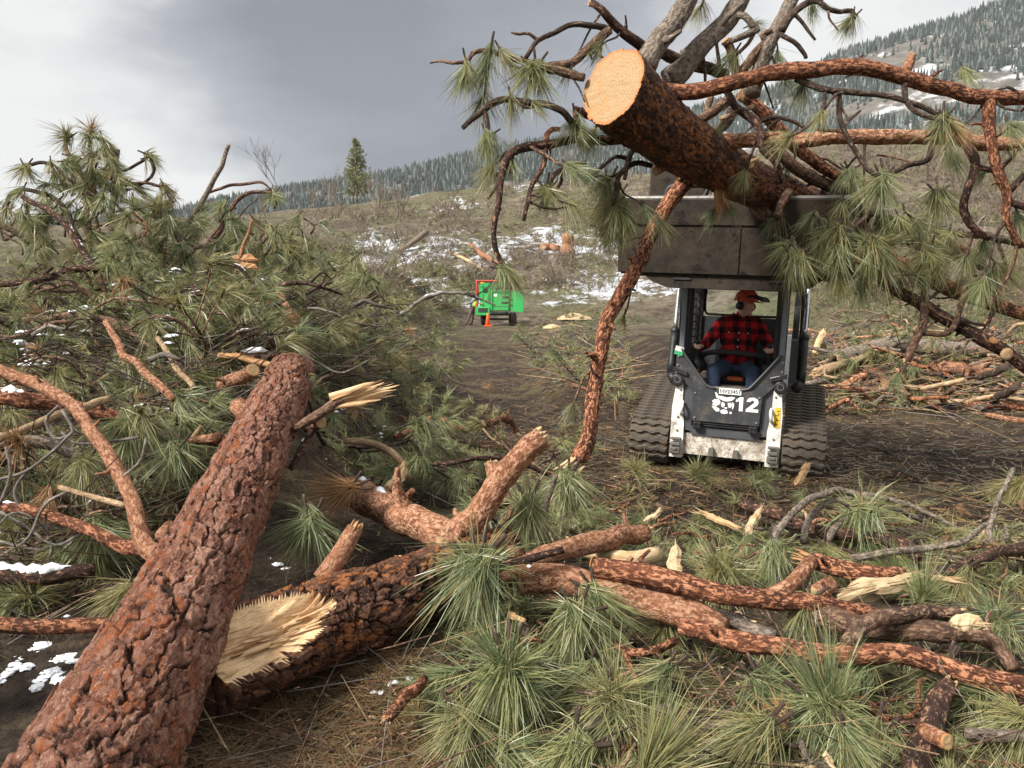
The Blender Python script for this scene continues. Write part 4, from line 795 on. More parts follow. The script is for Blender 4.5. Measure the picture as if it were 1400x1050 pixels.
lp('feed_hopper', lambda b: (box(b, (.30, -.35, 1.32), (.78, .9, 1.02), bev=.03), box(b, (-.03, -.83, 1.32), (.05, .05, 1.0), bev=.01), box(b, (.30, -.82, 1.82), (.74, .05, .05), bev=.01)), 'chipper_green', chp)
lp('hopper_slot', lambda b: (box(b, (.58, -.805, 1.50), (.34, .02, .10)), box(b, (.56, -.805, 1.22), (.36, .02, .09)), box(b, (.25, -.3, 1.90), (.35, .4, .28), bev=.03)), 'chipper_dark', chp)
lp('panel_seam', lambda b: ([box(b, (x, -.305, 1.6), (.015, .012, 1.25)) for x in (-.52, -.30)], box(b, (-.45, -.305, 2.05), (.42, .012, .02)), [box(b, (.30, -.806, z), (.78, .012, .018)) for z in (1.02, 1.70)], [tube(b, [(-.12, -.5, 1.0+.2*i), (-.02, -.62, 1.1+.2*i), (-.1, -.5, 1.3+.2*i)], .018, 5, .1, 0) for i in range(3)], box(b, (-.45, -.68, .84), (.40, .02, .22))), 'chipper_dark', chp)
lp('side_flap', lambda b: prism(b, [(.70, .80), (1.27, .72), (1.30, 1.45), (1.08, 1.80), (.72, 1.85)], -.70, -.66), 'chipper_green', chp)
lp('discharge_chute', lambda b: prism(b, [(.10, 2.1), (.38, 2.1), (.38, 2.62), (.30, 2.66), (.12, 2.28)], -.1, .25), 'chipper_green', chp)
lp('tube_frame', lambda b: tube(b, [(-.78, -.3, .7), (-.78, -.3, 2.25), (-.70, -.3, 2.36), (.12, -.3, 2.36)], .045, 8, .1, 0), 'red_tube', chp, True)
lp('beacon', lambda b: ball(b, (-.56, -.2, 2.27), (.13, .12, .10)), 'amber', chp, True)
wh = lp('wheel', lambda b: lathe(b, (-.68, .2, .36), (1, 0, 0), [(0, .2), (0, .33), (.03, .36), (.2, .36), (.23, .33), (.23, .2)], 20), 'rubber_black', chp, True)
lp('rim', lambda b: lathe(b, (-.69, .2, .36), (1, 0, 0), [(0, .05), (0, .2), (.04, .21)], 16), 'white_dirty', wh)
wh2 = lp('wheel', lambda b: lathe(b, (.55, .2, .36), (1, 0, 0), [(0, .2), (0, .33), (.03, .36), (.2, .36), (.23, .33), (.23, .2)], 20), 'rubber_black', chp, True)
lp('axle_frame', lambda b: (box(b, (0, .2, .62), (1.1, .3, .14), bev=.02), box(b, (.2, -.5, .70), (.7, .5, .12), bev=.02), box(b, (0, .2, .36), (1.2, .1, .1))), 'chipper_dark', chp)
lp('warning_sticker', lambda b: (box(b, (.12, -.805, 1.62), (.14, .01, .16)),), 'white_sticker', chp)
wp = P(642, 443.5, 40.); wz = float(gz(wp[0], wp[1]))
wk = thing('person', 'worker in dark chaps and yellow high visibility band leaning behind the green chipper', 'person', (wp[0], wp[1], wz))
caps, balls = [], []
balls += [((.18, 0, .98), (.17, .15, .14), 0)]
caps += [((.16, 0, 1.02), (.36, 0, 1.42), .17, .19, 1), ((.24, 0, 1.05), (.30, 0, 1.17), .185, .185, 2), ((.40, 0, 1.50), (.46, 0, 1.58), .06, .055, 3)]
for s in (-1, 1):
    caps += [((.18, s*.10, .95), (.10+s*.07, s*.10, .50), .10, .07, 0), ((.10+s*.07, s*.10, .50), (-.02+s*.12, s*.12, .10), .07, .055, 0), ((-.02+s*.12, s*.12, .07), (-.12+s*.12, s*.1-.10, .05), .05, .045, 4)]
    e_ = np.array([.28-.14*(s < 0), -.12 if s < 0 else .1, 1.20]); h_ = np.array([-.05 if s < 0 else .6, -.25, 1.12]); caps += [((.36, s*.19, 1.44), e_, .065, .055, 1), (e_, h_, .055, .042, 1)]
    hand(caps, h_, (-.9 if s < 0 else .9, -.3, 0), (0, 0, 1), (0, 1 if s < 0 else -1, 0), 5, .6)
head(balls, caps, (.50, -.02, 1.68), (.9, -.4, -.1), (0, 0, 1), 3, 3)
body('body', caps, balls, ['chaps', 'shirt_teal', 'hivis', 'skin', 'boot', 'cone_orange'], wk, .022)
lp('helmet', lambda b: (lathe(b, (.49, -.02, 1.72), (0, 0, 1), [(0, .14), (.03, .135), (.09, .10), (.13, .02)], 14), ball(b, (.60, -.07, 1.725), (.09, .09, .012))), 'helmet_orange', wk, True)
q = P(667, 448.5, 38.5); qz = float(gz(q[0], q[1]))
cn = thing('traffic_cone', 'small orange traffic cone in front of the green chipper', 'traffic cone', (q[0], q[1], qz))
lp('base', lambda b: box(b, (0, 0, .02), (.42, .42, .04), bev=.012), 'cone_orange', cn)
lp('cone', lambda b: lathe(b, (0, 0, .04), (0, 0, 1), [(0, .15), (.62, .035), (.63, .025)], 20), 'cone_orange', cn, True)
# ------------------------------------------------------------------ needle tufts
def needle_part(mb, rs, org, M3, n, L, wd, seg, th0, th1, shoot, g, gk, mat=0):
    """n bundles of three needles round a shoot along local Z, bent by g; M3 turns local into the target frame"""
    nb = n*3; u = np.repeat(rs.uniform(0, 1, n)**.8, 3); cl = rs.uniform(0, 6.283, 6); az = np.where(rs.uniform(0, 1, n) < .62, cl[rs.randint(6, size=n)]+rs.normal(0, .38, n), rs.uniform(0, 6.283, n)); az = np.repeat(az, 3)+rs.normal(0, .12, nb)
    th = np.repeat(rs.uniform(0, 1, n), 3); th = th0+(th1-th0)*(.65*th+.35*(1-u))+rs.normal(0, .07, nb)
    d = np.stack([np.sin(th)*np.cos(az), np.sin(th)*np.sin(az), np.cos(th)], -1); l = L*rs.uniform(.72, 1.12, nb)*np.repeat(rs.uniform(.6, 1.15, n), 3)
    o = np.stack([rs.normal(0, .003, nb), rs.normal(0, .003, nb), -shoot*(1-u)], -1)
    gg = np.asarray(g, float)[None]*gk*np.repeat(rs.uniform(.2, 1.9, n), 3)[:, None]+np.repeat(rs.normal(0, .14, (n, 3)), 3, 0)+rs.normal(0, .05, (nb, 3))
    sd_ = np.cross(d, rs.normal(size=(nb, 3))); sd_ /= np.linalg.norm(sd_, axis=1)[:, None]+1e-9
    tt = np.linspace(0, 1, seg+1); rows = []
    for t in tt:
        c = o+d*(l*t)[:, None]+gg*(l*t*t)[:, None]; k = wd*.5*(1 if t < .8 else 1-.85*(t-.8)/.2)*(.7 if t == 0 else 1)
        rows += [c-sd_*k, c+sd_*k]
    v = np.stack(rows, 1); v = v.reshape(-1, 3) @ np.asarray(M3).T+np.asarray(org); m_ = 2*(seg+1)
    q = np.array([[2*i, 2*i+1, 2*i+3, 2*i+2] for i in range(seg)]); f = (q[None]+(np.arange(nb)*m_)[:, None, None]).reshape(-1, 4)
    mb.add(v, f, tint=np.repeat(rs.uniform(0, 1, nb), m_), mat=mat)
STY = {'side': (.20, 1.35, (-1, 0, 0), .62), 'down': (.15, 1.25, (0, 0, 1), .30), 'up': (.20, 1.35, (0, 0, -1), .22), 'brush': (.05, .62, (0, 0, 1), .12)}
LOD = [(62, .17, .0021, 4), (40, .165, .0033, 3), (22, .165, .0062, 2)]
TUFT = {}
def tufts(mat, key):
    for lod, (n, L, wd, seg) in enumerate(LOD):
        for st, (a, b_, g, gk) in STY.items():
            for k in range(6 if lod < 2 else 3):
                rs = np.random.RandomState(hash((lod, len(st), k)) % 9999 if False else lod*100+len(st)*10+k); mb = MB()
                needle_part(mb, rs, (0, 0, 0), np.eye(3), n, L, wd, seg, a, b_, .07, g, gk)
                if lod < 2: tube(mb, [(0, 0, -.10), (0, 0, -.04), (0, 0, .012)], [.006, .007, .004], 6, .03, .1, 0, k, 1)
                TUFT[key, lod, st, k] = mb.mesh('needle_tuft', [MT[mat], MT['twig_dark']])
tufts('needle_green', 'g'); tufts('needle_olive', 'o'); tufts('needle_brown', 'b')
def pick(key, lod, st): return TUFT[key, lod, st, R.randrange(6 if lod < 2 else 3)]
def style_for(d):
    z = d[2]/(np.linalg.norm(d)+1e-9); return 'down' if z < -.6 else 'up' if z > .6 else 'side'
def add_tuft(parent, pos, d, scale, key='g', lod=0, st=None, base=None):
    """a tuft as a child; pos in world unless base (parent's own frame) is given"""
    st = st or style_for(d); o = link('needle_tuft', pick(key, lod, st), parent); m_ = frame_mat(d, R.uniform(-.25, .25))
    o.matrix_local = Matrix.Translation(Vector(pos)) @ m_ @ Matrix.Scale(scale, 4); return o

# ------------------------------------------------------------------ pine boughs: prototypes, then copies
def bough_proto(lod, key, seed, L, ntw, up=.2, size=1.):
    rr = random.Random(seed); mb = MB(); root = thing('pine_bough', 'green pine bough', 'pine bough')
    bend = rr.uniform(-.35, .35); pts = [np.array([L*t, bend*L*t*t, up*L*(t*t)-.06*L*math.sin(t*3)]) for t in (0, .3, .6, 1.)]
    n = 7 if lod == 0 else 5 if lod == 1 else 3
    p, r, t, U, V = tube(mb, pts, [.016*L+.004, .012*L+.003, .009*L+.003, .005], n, .05, .16, .4, seed)
    ends = [(p[-1], t[-1])]
    for i in range(ntw):
        k = int(len(p)*rr.uniform(.3, .9)); s = 1 if i % 2 else -1; d = t[k]*rr.uniform(.5, 1)+np.array([0, s*rr.uniform(.5, 1.), rr.uniform(-.1, .6)]); d /= np.linalg.norm(d); l = L*rr.uniform(.2, .42)
        q = [p[k], p[k]+d*l*.5+np.array([0, 0, .02]), p[k]+d*l+t[k]*l*.25]
        a = tube(mb, q, [.007, .006, .0045], n, .05, .2, .3, seed+i); ends.append((a[0][-1], a[2][-1]))
    link('branch', mb.mesh('branch', [MT['twig_dark' if seed % 3 else 'bark_brown']]), root)
    for e, d in ends:
        add_tuft(root, e, d+np.array([0, 0, rr.uniform(-.25, .15)]), size*rr.uniform(.7, 1.15), key if rr.random() < .9 else 'b', lod)
        if rr.random() < .45: add_tuft(root, e-d*.09, d+np.array([rr.uniform(-.5, .5), rr.uniform(-.5, .5), rr.uniform(-.3, .3)]), size*rr.uniform(.7, 1.), key, lod)
    return root
PROTO = {}
for lod in (0, 1, 2):
    for key in ('g', 'o'):
        PROTO[lod, key] = [bough_proto(lod, key, 10*lod+3*i+(key == 'o')*50, (.45, .7, 1.0)[i], (2, 3, 5)[i]) for i in range(3)]
USED = set()
MARKS = [(60, 780, 'the snowy log left of the trunk'), (50, 535, 'the snow capped limb at the left edge'), (150, 640, 'the forked branch of the trunk'), (50, 695, 'the lower branch at the left edge'), (270, 570, 'the small stubs beside the trunk'), (240, 490, 'the snowy log across the heap'), (165, 470, 'the reddish stick in the heap'), (40, 420, 'the left edge of the heap'), (150, 370, 'the ragged pine top'), (290, 310, 'the slanting grey pole'), (335, 360, 'the torn orange bark on the heap'),
         (400, 440, 'the reddish trunk top in the heap'), (500, 380, 'the heap edge toward the hillside'), (610, 430, 'the heap edge toward the chipper'), (560, 500, 'the heap edge beside the dirt track'), (490, 545, 'the splintered branch of the trunk'), (520, 620, 'the grey dead limb past the trunk'), (610, 580, 'the crooked dark limb'), (680, 635, 'the arching bare branch'), (745, 600, 'the tip of the leaning stub'), (670, 680, 'the short knobby stub'), (560, 690, 'the snow flecked orange log'),
         (770, 520, 'the long hanging limb'), (850, 470, 'the left side of the loader'), (785, 440, 'the sawdust mound'), (870, 650, 'the left loader track'), (985, 660, 'the front of the loader'), (1095, 655, 'the splintered stake'), (1035, 715, 'the pale split wedge'), (925, 770, 'the upright pale slab'), (1150, 690, 'the grey arching branch'), (1270, 770, 'the dark limb end on the right'), (1210, 800, 'the long splintered board'), (1150, 490, 'the sawn log in the brush'),
         (1330, 510, 'the mossy log in the brush'), (1200, 530, 'the curved branch by the brush'), (1370, 560, 'the reddish poles'), (1390, 650, 'the mud at the right edge'), (850, 740, 'the orange log'), (760, 800, 'the red sawn log'), (1000, 820, 'the dark flaky log'), (1100, 890, 'the slender dark log'), (1350, 880, 'the peeled bend of the curved log'), (880, 885, 'the small forked limb'), (650, 860, 'the fan hanging over the broken log'), (690, 960, 'the big shaggy needle fan'),
         (860, 985, 'the cut stick in front'), (1010, 990, 'the blue grey stick'), (1130, 960, 'the star shaped needle fan'), (1280, 980, 'the mossy dark chunk'), (1390, 1000, 'the lower right edge'), (900, 1045, 'the pale needle brush'), (1360, 720, 'the upright thin twig'), (1230, 430, 'the drooping limbs right of the loader'), (80, 600, 'the grey limb at left'), (180, 810, 'the left flank of the trunk'), (450, 480, 'the heap just beyond the trunk')]
def near_mark(px, py): return min(MARKS, key=lambda m_: (m_[0]-px)**2+(m_[1]-py)**2)[2]
NAMES = {'g': 'green', 'o': 'olive green'}
def put_bough(px, py, z_up=0., lod=None, key=None, size=None, yaw=None, tilt=None, pos=None):
    g = G(px, py) if pos is None else np.asarray(pos)
    if g is None: return None
    d = float((g-CAM) @ FW)
    lod = (0 if d < 4.6 else 1 if d < 9.5 else 2) if lod is None else lod; key = key or ('g' if R.random() < .62 else 'o'); pr = R.choice(PROTO[lod, key])
    lab = '%s pine bough near %s' % (NAMES[key], near_mark(px, py))
    rot = (R.uniform(-.35, .35), R.uniform(-.45, .15) if tilt is None else tilt, R.uniform(0, 6.283) if yaw is None else yaw)
    r = dup(pr, g+np.array([0, 0, z_up]), rot, size or R.uniform(.8, 1.2), lab, lab.replace('bough', 'boughs')); return r
def poly_pt(poly):
    xs_ = [p[0] for p in poly]; ys_ = [p[1] for p in poly]
    while True:
        x, y = R.uniform(min(xs_), max(xs_)), R.uniform(min(ys_), max(ys_)); c = False
        for i in range(len(poly)):
            (x1, y1), (x2, y2) = poly[i], poly[i-1]
            if (y1 > y) != (y2 > y) and x < (x2-x1)*(y-y1)/(y2-y1)+x1: c = not c
        if c: return x, y
AREAS = [([(0, 380), (90, 345), (330, 355), (480, 380), (640, 420), (600, 500), (440, 520), (370, 500), (0, 480)], 76, .10),
         ([(0, 470), (370, 490), (330, 600), (220, 740), (120, 830), (0, 880)], 42, .06),
         ([(430, 500), (620, 470), (600, 560), (780, 640), (700, 690), (480, 650), (430, 600)], 34, .03),
         ([(420, 420), (600, 410), (640, 470), (600, 540), (440, 520)], 26, .15),
         ([(700, 440), (860, 420), (870, 560), (820, 540), (720, 500)], 16, .08),
         ([(1110, 440), (1400, 420), (1400, 560), (1120, 570)], 26, .05),
         ([(640, 680), (840, 690), (1000, 735), (1180, 700), (1300, 720), (1400, 730), (1400, 810), (1000, 800), (840, 740), (660, 720)], 26, .02),
         ([(600, 850), (760, 830), (960, 870), (1400, 920), (1400, 1100), (640, 1100)], 12, .0)]
for poly, n, zu in AREAS:
    for k in range(n):
        near = poly[0] == (600, 850) or poly[0] == (640, 680); put_bough(*poly_pt(poly), z_up=-.03 if near else R.uniform(0, zu), size=R.uniform(.55, .85) if near else None, tilt=R.uniform(-.12, .1) if near else None)

# the heap deeper down and the far slash: needles nobody could count
def far_needles(name, label, spots, key, near=8.):
    mb = MB()
    for (g, sc_, n, wd) in spots:
        d = np.array([R.uniform(-1, 1), R.uniform(-1, 1), R.uniform(-.25, .6)]); M3 = np.array(frame_mat(d).to_3x3()); st = STY[style_for(d)]
        needle_part(mb, RS, g, M3, n, .19*sc_, wd, 2 if g[1] < near else 1, st[0], st[1], .08, st[2], st[3])
    if mb.n: tag(link(name, mb.mesh(name, [MT[key]])), label, 'foliage', kind='stuff')
sp = []
for poly, n, zu in ((AREAS[0][0], 1050, .45), (AREAS[1][0], 380, .16), (AREAS[2][0], 240, .06), (AREAS[3][0], 260, .2), (AREAS[4][0], 300, .18), (AREAS[5][0], 480, .20), (AREAS[6][0], 330, .05), (AREAS[7][0], 300, .04), ([(840, 560), (1110, 640), (1400, 680), (1400, 720), (900, 700), (740, 640)], 60, .02), ([(560, 810), (700, 790), (760, 860), (700, 960), (560, 900)], 26, .10)):
    for k in range(n):
        g = G(*poly_pt(poly))
        if g is not None: dd = (g-CAM) @ FW; sp.append((g+np.array([0, 0, R.uniform(-.03, zu)]), R.uniform(.8, 1.2), 15 if dd > 8 else 18 if dd > 5 else 24, .0024+.0007*max(0, dd-3)))
far_needles('needle_foliage', 'tangled olive green pine needles filling the slash heaps', sp[::2], 'needle_olive')
far_needles('needle_foliage', 'tangled green pine needles filling the slash heaps', sp[1::2], 'needle_green')
sp = []
for poly, n in (([(300, 310), (480, 340), (640, 375), (640, 425), (500, 420), (300, 400)], 1000), ([(1100, 200), (1400, 190), (1400, 330), (1100, 330)], 160), ([(0, 330), (330, 340), (560, 360), (640, 400), (560, 420), (0, 400)], 160), ([(380, 355), (540, 345), (620, 400), (480, 410)], 110), ([(700, 420), (860, 380), (870, 440), (740, 450)], 60), ([(1100, 300), (1400, 260), (1400, 440), (1100, 440)], 220), ([(400, 300), (840, 290), (840, 400), (640, 400), (400, 345)], 160)):
    for k in range(n):
        g = G(*poly_pt(poly))
        if g is None or vnoise(g[0]*.35, g[1]*.22, 33) < .42: continue
        dd = (g-CAM) @ FW
        for _ in range(3): sp.append((g+np.array([R.uniform(-.7, .7), R.uniform(-.7, .7), R.uniform(0, .5)]), 1.+dd*.032, 9, .002+.0007*dd))
far_needles('distant_slash_foliage', 'heaps of cut pine tops far across the clearing', sp, 'needle_olive')

# ------------------------------------------------------------------ ground litter
def near_spots(n, poly):
    out = []
    while len(out) < n:
        g = G(*poly_pt(poly), tmax=100)
        if g is not None: out.append(g)
    return out
FG = [(250, 1100), (330, 880), (420, 640), (620, 520), (700, 470), (1130, 560), (1420, 520), (1420, 1100)]
mb = MB(); rs = np.random.RandomState(8)
def lay(mb, pts, rs, L, wd, zj, tintr=(0, 1)):
    n = len(pts); a = rs.uniform(0, 6.283, n); l = L*rs.uniform(.5, 1.2, n); c = np.array(pts); c[:, 2] += rs.uniform(.002, zj, n); d = np.stack([np.cos(a), np.sin(a), rs.normal(0, .12, n)], -1)*l[:, None]*.5
    s_ = np.stack([-np.sin(a), np.cos(a), rs.normal(0, .4, n)], -1)*(wd*.5) ; m_ = c+np.stack([-np.sin(a), np.cos(a), 0*a], -1)*(l*rs.normal(0, .08, n))[:, None]
    for q in (c-d, c+d):
        i = 1
    A, B, Cc = c-d, m_, c+d; A[:, 2] = np.maximum(A[:, 2], gz(A[:, 0], A[:, 1])+.002); Cc[:, 2] = np.maximum(Cc[:, 2], gz(Cc[:, 0], Cc[:, 1])+.002)
    v = np.stack([A-s_, A+s_, B-s_, B+s_, Cc-s_*.4, Cc+s_*.4], 1).reshape(-1, 3); i = np.arange(n)[:, None, None]*6
    f = (np.array([[0, 1, 3, 2], [2, 3, 5, 4]])[None]+i).reshape(-1, 4); mb.add(v, f, tint=np.repeat(rs.uniform(*tintr, n), 6))
lay(mb, near_spots(7000, FG), rs, .15, .0030, .03); lay(mb, near_spots(6000, [(240, 1100), (330, 890), (560, 860), (640, 1100)]), rs, .16, .0024, .035)
lay(mb, near_spots(5000, [(560, 450), (760, 440), (860, 560), (1130, 560), (1400, 560), (1400, 720), (620, 690)]), rs, .22, .012, .03)
tag(link('needle_litter', mb.mesh('needle_litter', [MT['litter_needle']])), 'dead pine needles strewn over the mud', 'litter', kind='stuff')
def twig_heap(name, label, spots, mats, L, r0, cat='twigs', e0=(-.15, .6)):
    mb = MB()
    for g in spots:
        a = R.uniform(0, 6.283); e = R.uniform(*e0); l = L*R.uniform(.4, 1.5); d = np.array([math.cos(a), math.sin(a), e]); q = np.array([-math.sin(a), math.cos(a), .3])*R.uniform(-.3, .3)*l
        dd = (g-CAM) @ FW; r_ = r0*R.uniform(.5, 1.4)*(1+.05*dd); tube(mb, [g, g+d*l*.5+q*.5, g+d*l+q], [r_, r_*.8, r_*.45], 4, l*.6, .25, 0, R.randrange(99), caps=False, mat=R.randrange(len(mats)))
    tag(link(name, mb.mesh(name, [MT[x] for x in mats])), label, cat, kind='stuff')
twig_heap('twig_litter', 'small broken twigs scattered over the clearing', near_spots(800, FG)+near_spots(700, [(0, 480), (380, 500), (200, 760), (0, 900)])+near_spots(350, [(600, 450), (740, 440), (860, 560), (1130, 560), (1400, 570), (1400, 700), (620, 680)]), ['twig_dark', 'twig_grey', 'stick_tan', 'bark_brown'], .38, .0035)
twig_heap('far_brush', 'dead brush and limbs strewn over the far slash', near_spots(900, [(300, 305), (480, 335), (650, 360), (650, 430), (480, 430), (300, 400)])+near_spots(900, [(1100, 230), (1420, 200), (1420, 430), (1100, 430)])+near_spots(500, [(640, 300), (860, 290), (860, 400), (720, 400), (640, 375)]), ['twig_grey', 'stick_tan', 'twig_dark', 'bark_brown'], 1.1, .0055)
twig_heap('brush_twigs', 'tangle of thin grey brush to the right of the loader', near_spots(1500, [(1110, 425), (1420, 380), (1420, 568), (1120, 562)])+near_spots(420, [(700, 430), (860, 400), (870, 560), (720, 500)]), ['twig_grey', 'stick_tan', 'twig_grey', 'stick_tan', 'bark_orange'], .8, .006, e0=(-.2, .38))
twig_heap('heap_twigs', 'thin bare twigs sticking out of the left slash heap', near_spots(1500, AREAS[0][0])+near_spots(500, AREAS[1][0]), ['twig_dark', 'twig_grey', 'bark_brown', 'twig_grey'], .75, .0042)
mb = MB()
for g in near_spots(3200, FG)+near_spots(700, [(560, 560), (800, 600), (740, 700), (480, 660)])+near_spots(250, [(1110, 430), (1400, 440), (1400, 580), (1130, 580)]):
    a = R.uniform(0, 6.28); l, w_ = R.uniform(.008, .04), R.uniform(.004, .014); h = R.uniform(.002, .006)
    M3 = Matrix.Rotation(a, 3, 'Z') @ Matrix.Rotation(R.uniform(-.6, .6), 3, 'X'); box(mb, g+np.array([0, 0, .006]), (l, w_, h), R.choice((0, 0, 1, 2)), rot=M3)
tag(link('wood_chips', mb.mesh('wood_chips', [MT['pale_wood'], MT['splinter_wood'], MT['bark_orange']], smooth=False)), 'wood chips and bark bits scattered on the mud', 'wood chips', kind='stuff')
# old snow lying in lumps
mb = MB(); rs = np.random.RandomState(21)
def snow_lump(mb, g, r_, seed):
    n, m_ = 14, 7; th = np.arange(n)/n*6.283; ph = np.linspace(0.02, math.pi*.55, m_); q = .35+1.3*fbm(np.cos(th)[None]*3+seed, np.sin(th)[None]*3+ph[:, None]*3, 2, 4)
    v = np.stack([np.sin(ph)[:, None]*np.cos(th)*q*r_*1.3, np.sin(ph)[:, None]*np.sin(th)*q*r_, np.cos(ph)[:, None]*q*r_*.38], -1).reshape(-1, 3)
    a = rs.uniform(0, 6.28); v = v @ np.array([[math.cos(a), math.sin(a), 0], [-math.sin(a), math.cos(a), 0], [0, 0, 1]]); mb.add(v+g, [grid_faces(m_, n)[:, ::-1], np.arange(n)])
for poly, n, (a, b_) in (([(0, 890), (60, 880), (110, 900), (60, 950), (0, 940)], 120, (.006, .034)), ([(530, 930), (610, 930), (600, 965), (530, 960)], 50, (.004, .02)), ([(80, 820), (130, 830), (110, 890), (30, 870)], 8, (.01, .03)), ([(0, 640), (240, 560), (200, 700), (0, 760)], 14, (.015, .05)), ([(380, 700), (460, 690), (420, 790), (370, 780)], 18, (.01, .03)), ([(460, 560), (640, 540), (560, 610)], 12, (.015, .045)), ([(60, 400), (380, 400), (380, 480), (20, 520)], 110, (.012, .05)), ([(780, 970), (830, 960), (820, 1010), (760, 1000)], 9, (.006, .018)), ([(440, 690), (560, 700), (560, 760), (470, 740)], 12, (.008, .022))):
    ctr = [poly_pt(poly) for _ in range(max(2, n//11))]
    for k in range(n):
        q_ = R.choice(ctr); sp_ = .012*(poly[1][0]-poly[0][0])+3.; g = G(q_[0]+R.gauss(0, sp_*2), q_[1]+R.gauss(0, sp_))
        if g is not None: snow_lump(mb, g+np.array([0, 0, rs.uniform(.05, .35) if n == 110 else rs.uniform(-.005, .01)]), rs.uniform(a, b_), rs.uniform(0, 50))
tag(link('snow', mb.mesh('snow', [MT['snow']])), 'small lumps of old snow in the slash', 'snow', kind='stuff')
# sawdust heaps
for px, py, w_, h_, lab in ((785, 436, 1.1, .36, 'pale tan sawdust mound beside the dirt track'), (755, 448, .5, .2, 'small sawdust mound left of a larger one by the track')):
    g = G(px, py); mb = MB(); th = np.arange(20)/20*6.283; rr = np.linspace(0, 1, 7)
    v = np.stack([rr[:, None]*np.cos(th)*w_, rr[:, None]*np.sin(th)*w_*.8, (1-rr[:, None]**1.7)*h_+.05*(vnoise(np.cos(th)*3+rr[:, None]*4, np.sin(th)*3+0*rr[:, None], 3)-.5)-.03], -1).reshape(-1, 3)
    mb.add(v, [grid_faces(7, 20)[:, ::-1]]); tag(link('sawdust_mound', mb.mesh('sawdust_mound', [MT['pale_wood']]), None, g), lab, 'sawdust mound')

# ------------------------------------------------------------------ hillside: bare shrubs, scrub, lone pine
def twiggy(mb, p, d, l, r_, depth, rr, n=3, bushy=3):
    d = d/np.linalg.norm(d); e = p+d*l+np.array([rr.uniform(-.1, .1), rr.uniform(-.1, .1), 0])*l; m_ = (p+e)/2+np.array([rr.uniform(-.08, .08), rr.uniform(-.08, .08), 0])*l
    tube(mb, [p, e], [r_, r_*.6], n, l*2, 0, 0, 0, caps=False, tint=rr.random())
    if depth: 
        for k in range(bushy):
            t = rr.uniform(.35, 1); twiggy(mb, p+(e-p)*t, d+np.array([rr.uniform(-.8, .8), rr.uniform(-.8, .8), rr.uniform(-.1, .6)]), l*rr.uniform(.45, .75), r_*.55, depth-1, rr, n, bushy)
rr = random.Random(4)
mb = MB()
for k in range(1500):
    px, py = rr.uniform(240, 1420), rr.uniform(175, 400); g = G(px, py)
    if g is None or g[1] < 34 or g[1] > 110: continue
    h = rr.uniform(.4, 1.5)*(.35+1.3*float(vnoise(np.array(g[0]*.12), np.array(g[1]*.12), 77)))
    for j in range(4): twiggy(mb, g+np.array([rr.uniform(-.5, .5), rr.uniform(-.5, .5), -.1]), np.array([rr.uniform(-.9, .9), rr.uniform(-.9, .9), 1]), h*rr.uniform(.5, .8), .0006*g[1], 2, rr)
tag(link('scrub', mb.mesh('scrub', [MT['scrub']])), 'leafless brown scrub covering the hillside', 'scrub', kind='stuff')
shr = [(455, 280, 60, 'left of the lone pine'), (430, 282, 44, 'leftmost on the crest near the lone pine'), (520, 285, 70, 'just right of the lone pine'), (545, 300, 62, 'below the crest, second right of the lone pine'), (600, 300, 46, 'mid hillside above the snow patches'), (660, 262, 40, 'on the crest left of the long hanging bough'), (780, 250, 60, 'on the crest behind the hanging needles'), (350, 300, 46, 'far left of the hillside crest'), (300, 305, 40, 'at the foot of the forested mountain')]
for px, py, h, where in shr:
    g = G(px, py); g = P(px, py, 90) if g is None else g; H = h*((g-CAM) @ FW)/F; b = MB()
    for j in range(6): twiggy(b, np.array([rr.uniform(-.7, .7), rr.uniform(-.5, .5), -.1]), np.array([rr.uniform(-.5, .5), rr.uniform(-.5, .5), 1]), H*.42, .05, 3, rr)
    tag(link('bare_shrub', b.mesh('bare_shrub', [MT['scrub']]), None, g), 'leafless grey brown shrub '+where, 'shrub', 'bare shrubs on the hillside')
g = G(488, 272); g = P(488, 275, 92) if g is None else g; H = 82*((g-CAM) @ FW)/F; tr = thing('pine_tree', 'lone young green pine standing on the hillside crest', 'tree', g)
b = MB(); tube(b, [(0, 0, -.2), (.03, 0, H*.5), (0, 0, H)], [.11, .07, .015], 7, .5, .05); link('trunk', b.mesh('trunk', [MT['bark_brown']]), tr)
b = MB(); rs = np.random.RandomState(2)
for lv in range(26):
    t = lv/25; z = H*(.08+.90*t); wr = H*.29*(1-t)**.8*(1 if t > .12 else .8)+.12
    for k in range(8 if t < .7 else 5):
        a = rs.uniform(0, 6.283); l = wr*rs.uniform(.6, 1.15); e = np.array([math.cos(a)*l, math.sin(a)*l, z+l*.35]); tube(b, [(0, 0, z), e], [.02, .008], 3, l, 0, 0, 0, 1, caps=False)
        for q in (.45, .7, 1.):
            if rs.uniform() < .85: d = e-np.array([0, 0, z])+np.array([0, 0, l*.5]); needle_part(b, rs, np.array([0, 0, z])*(1-q)+e*q, np.array(frame_mat(d).to_3x3()), 7, .42, .045, 2, .2, 1.5, .1, (0, 0, -1), .1)
link('crown', b.mesh('crown', [MT['needle_green'], MT['bark_brown']]), tr)
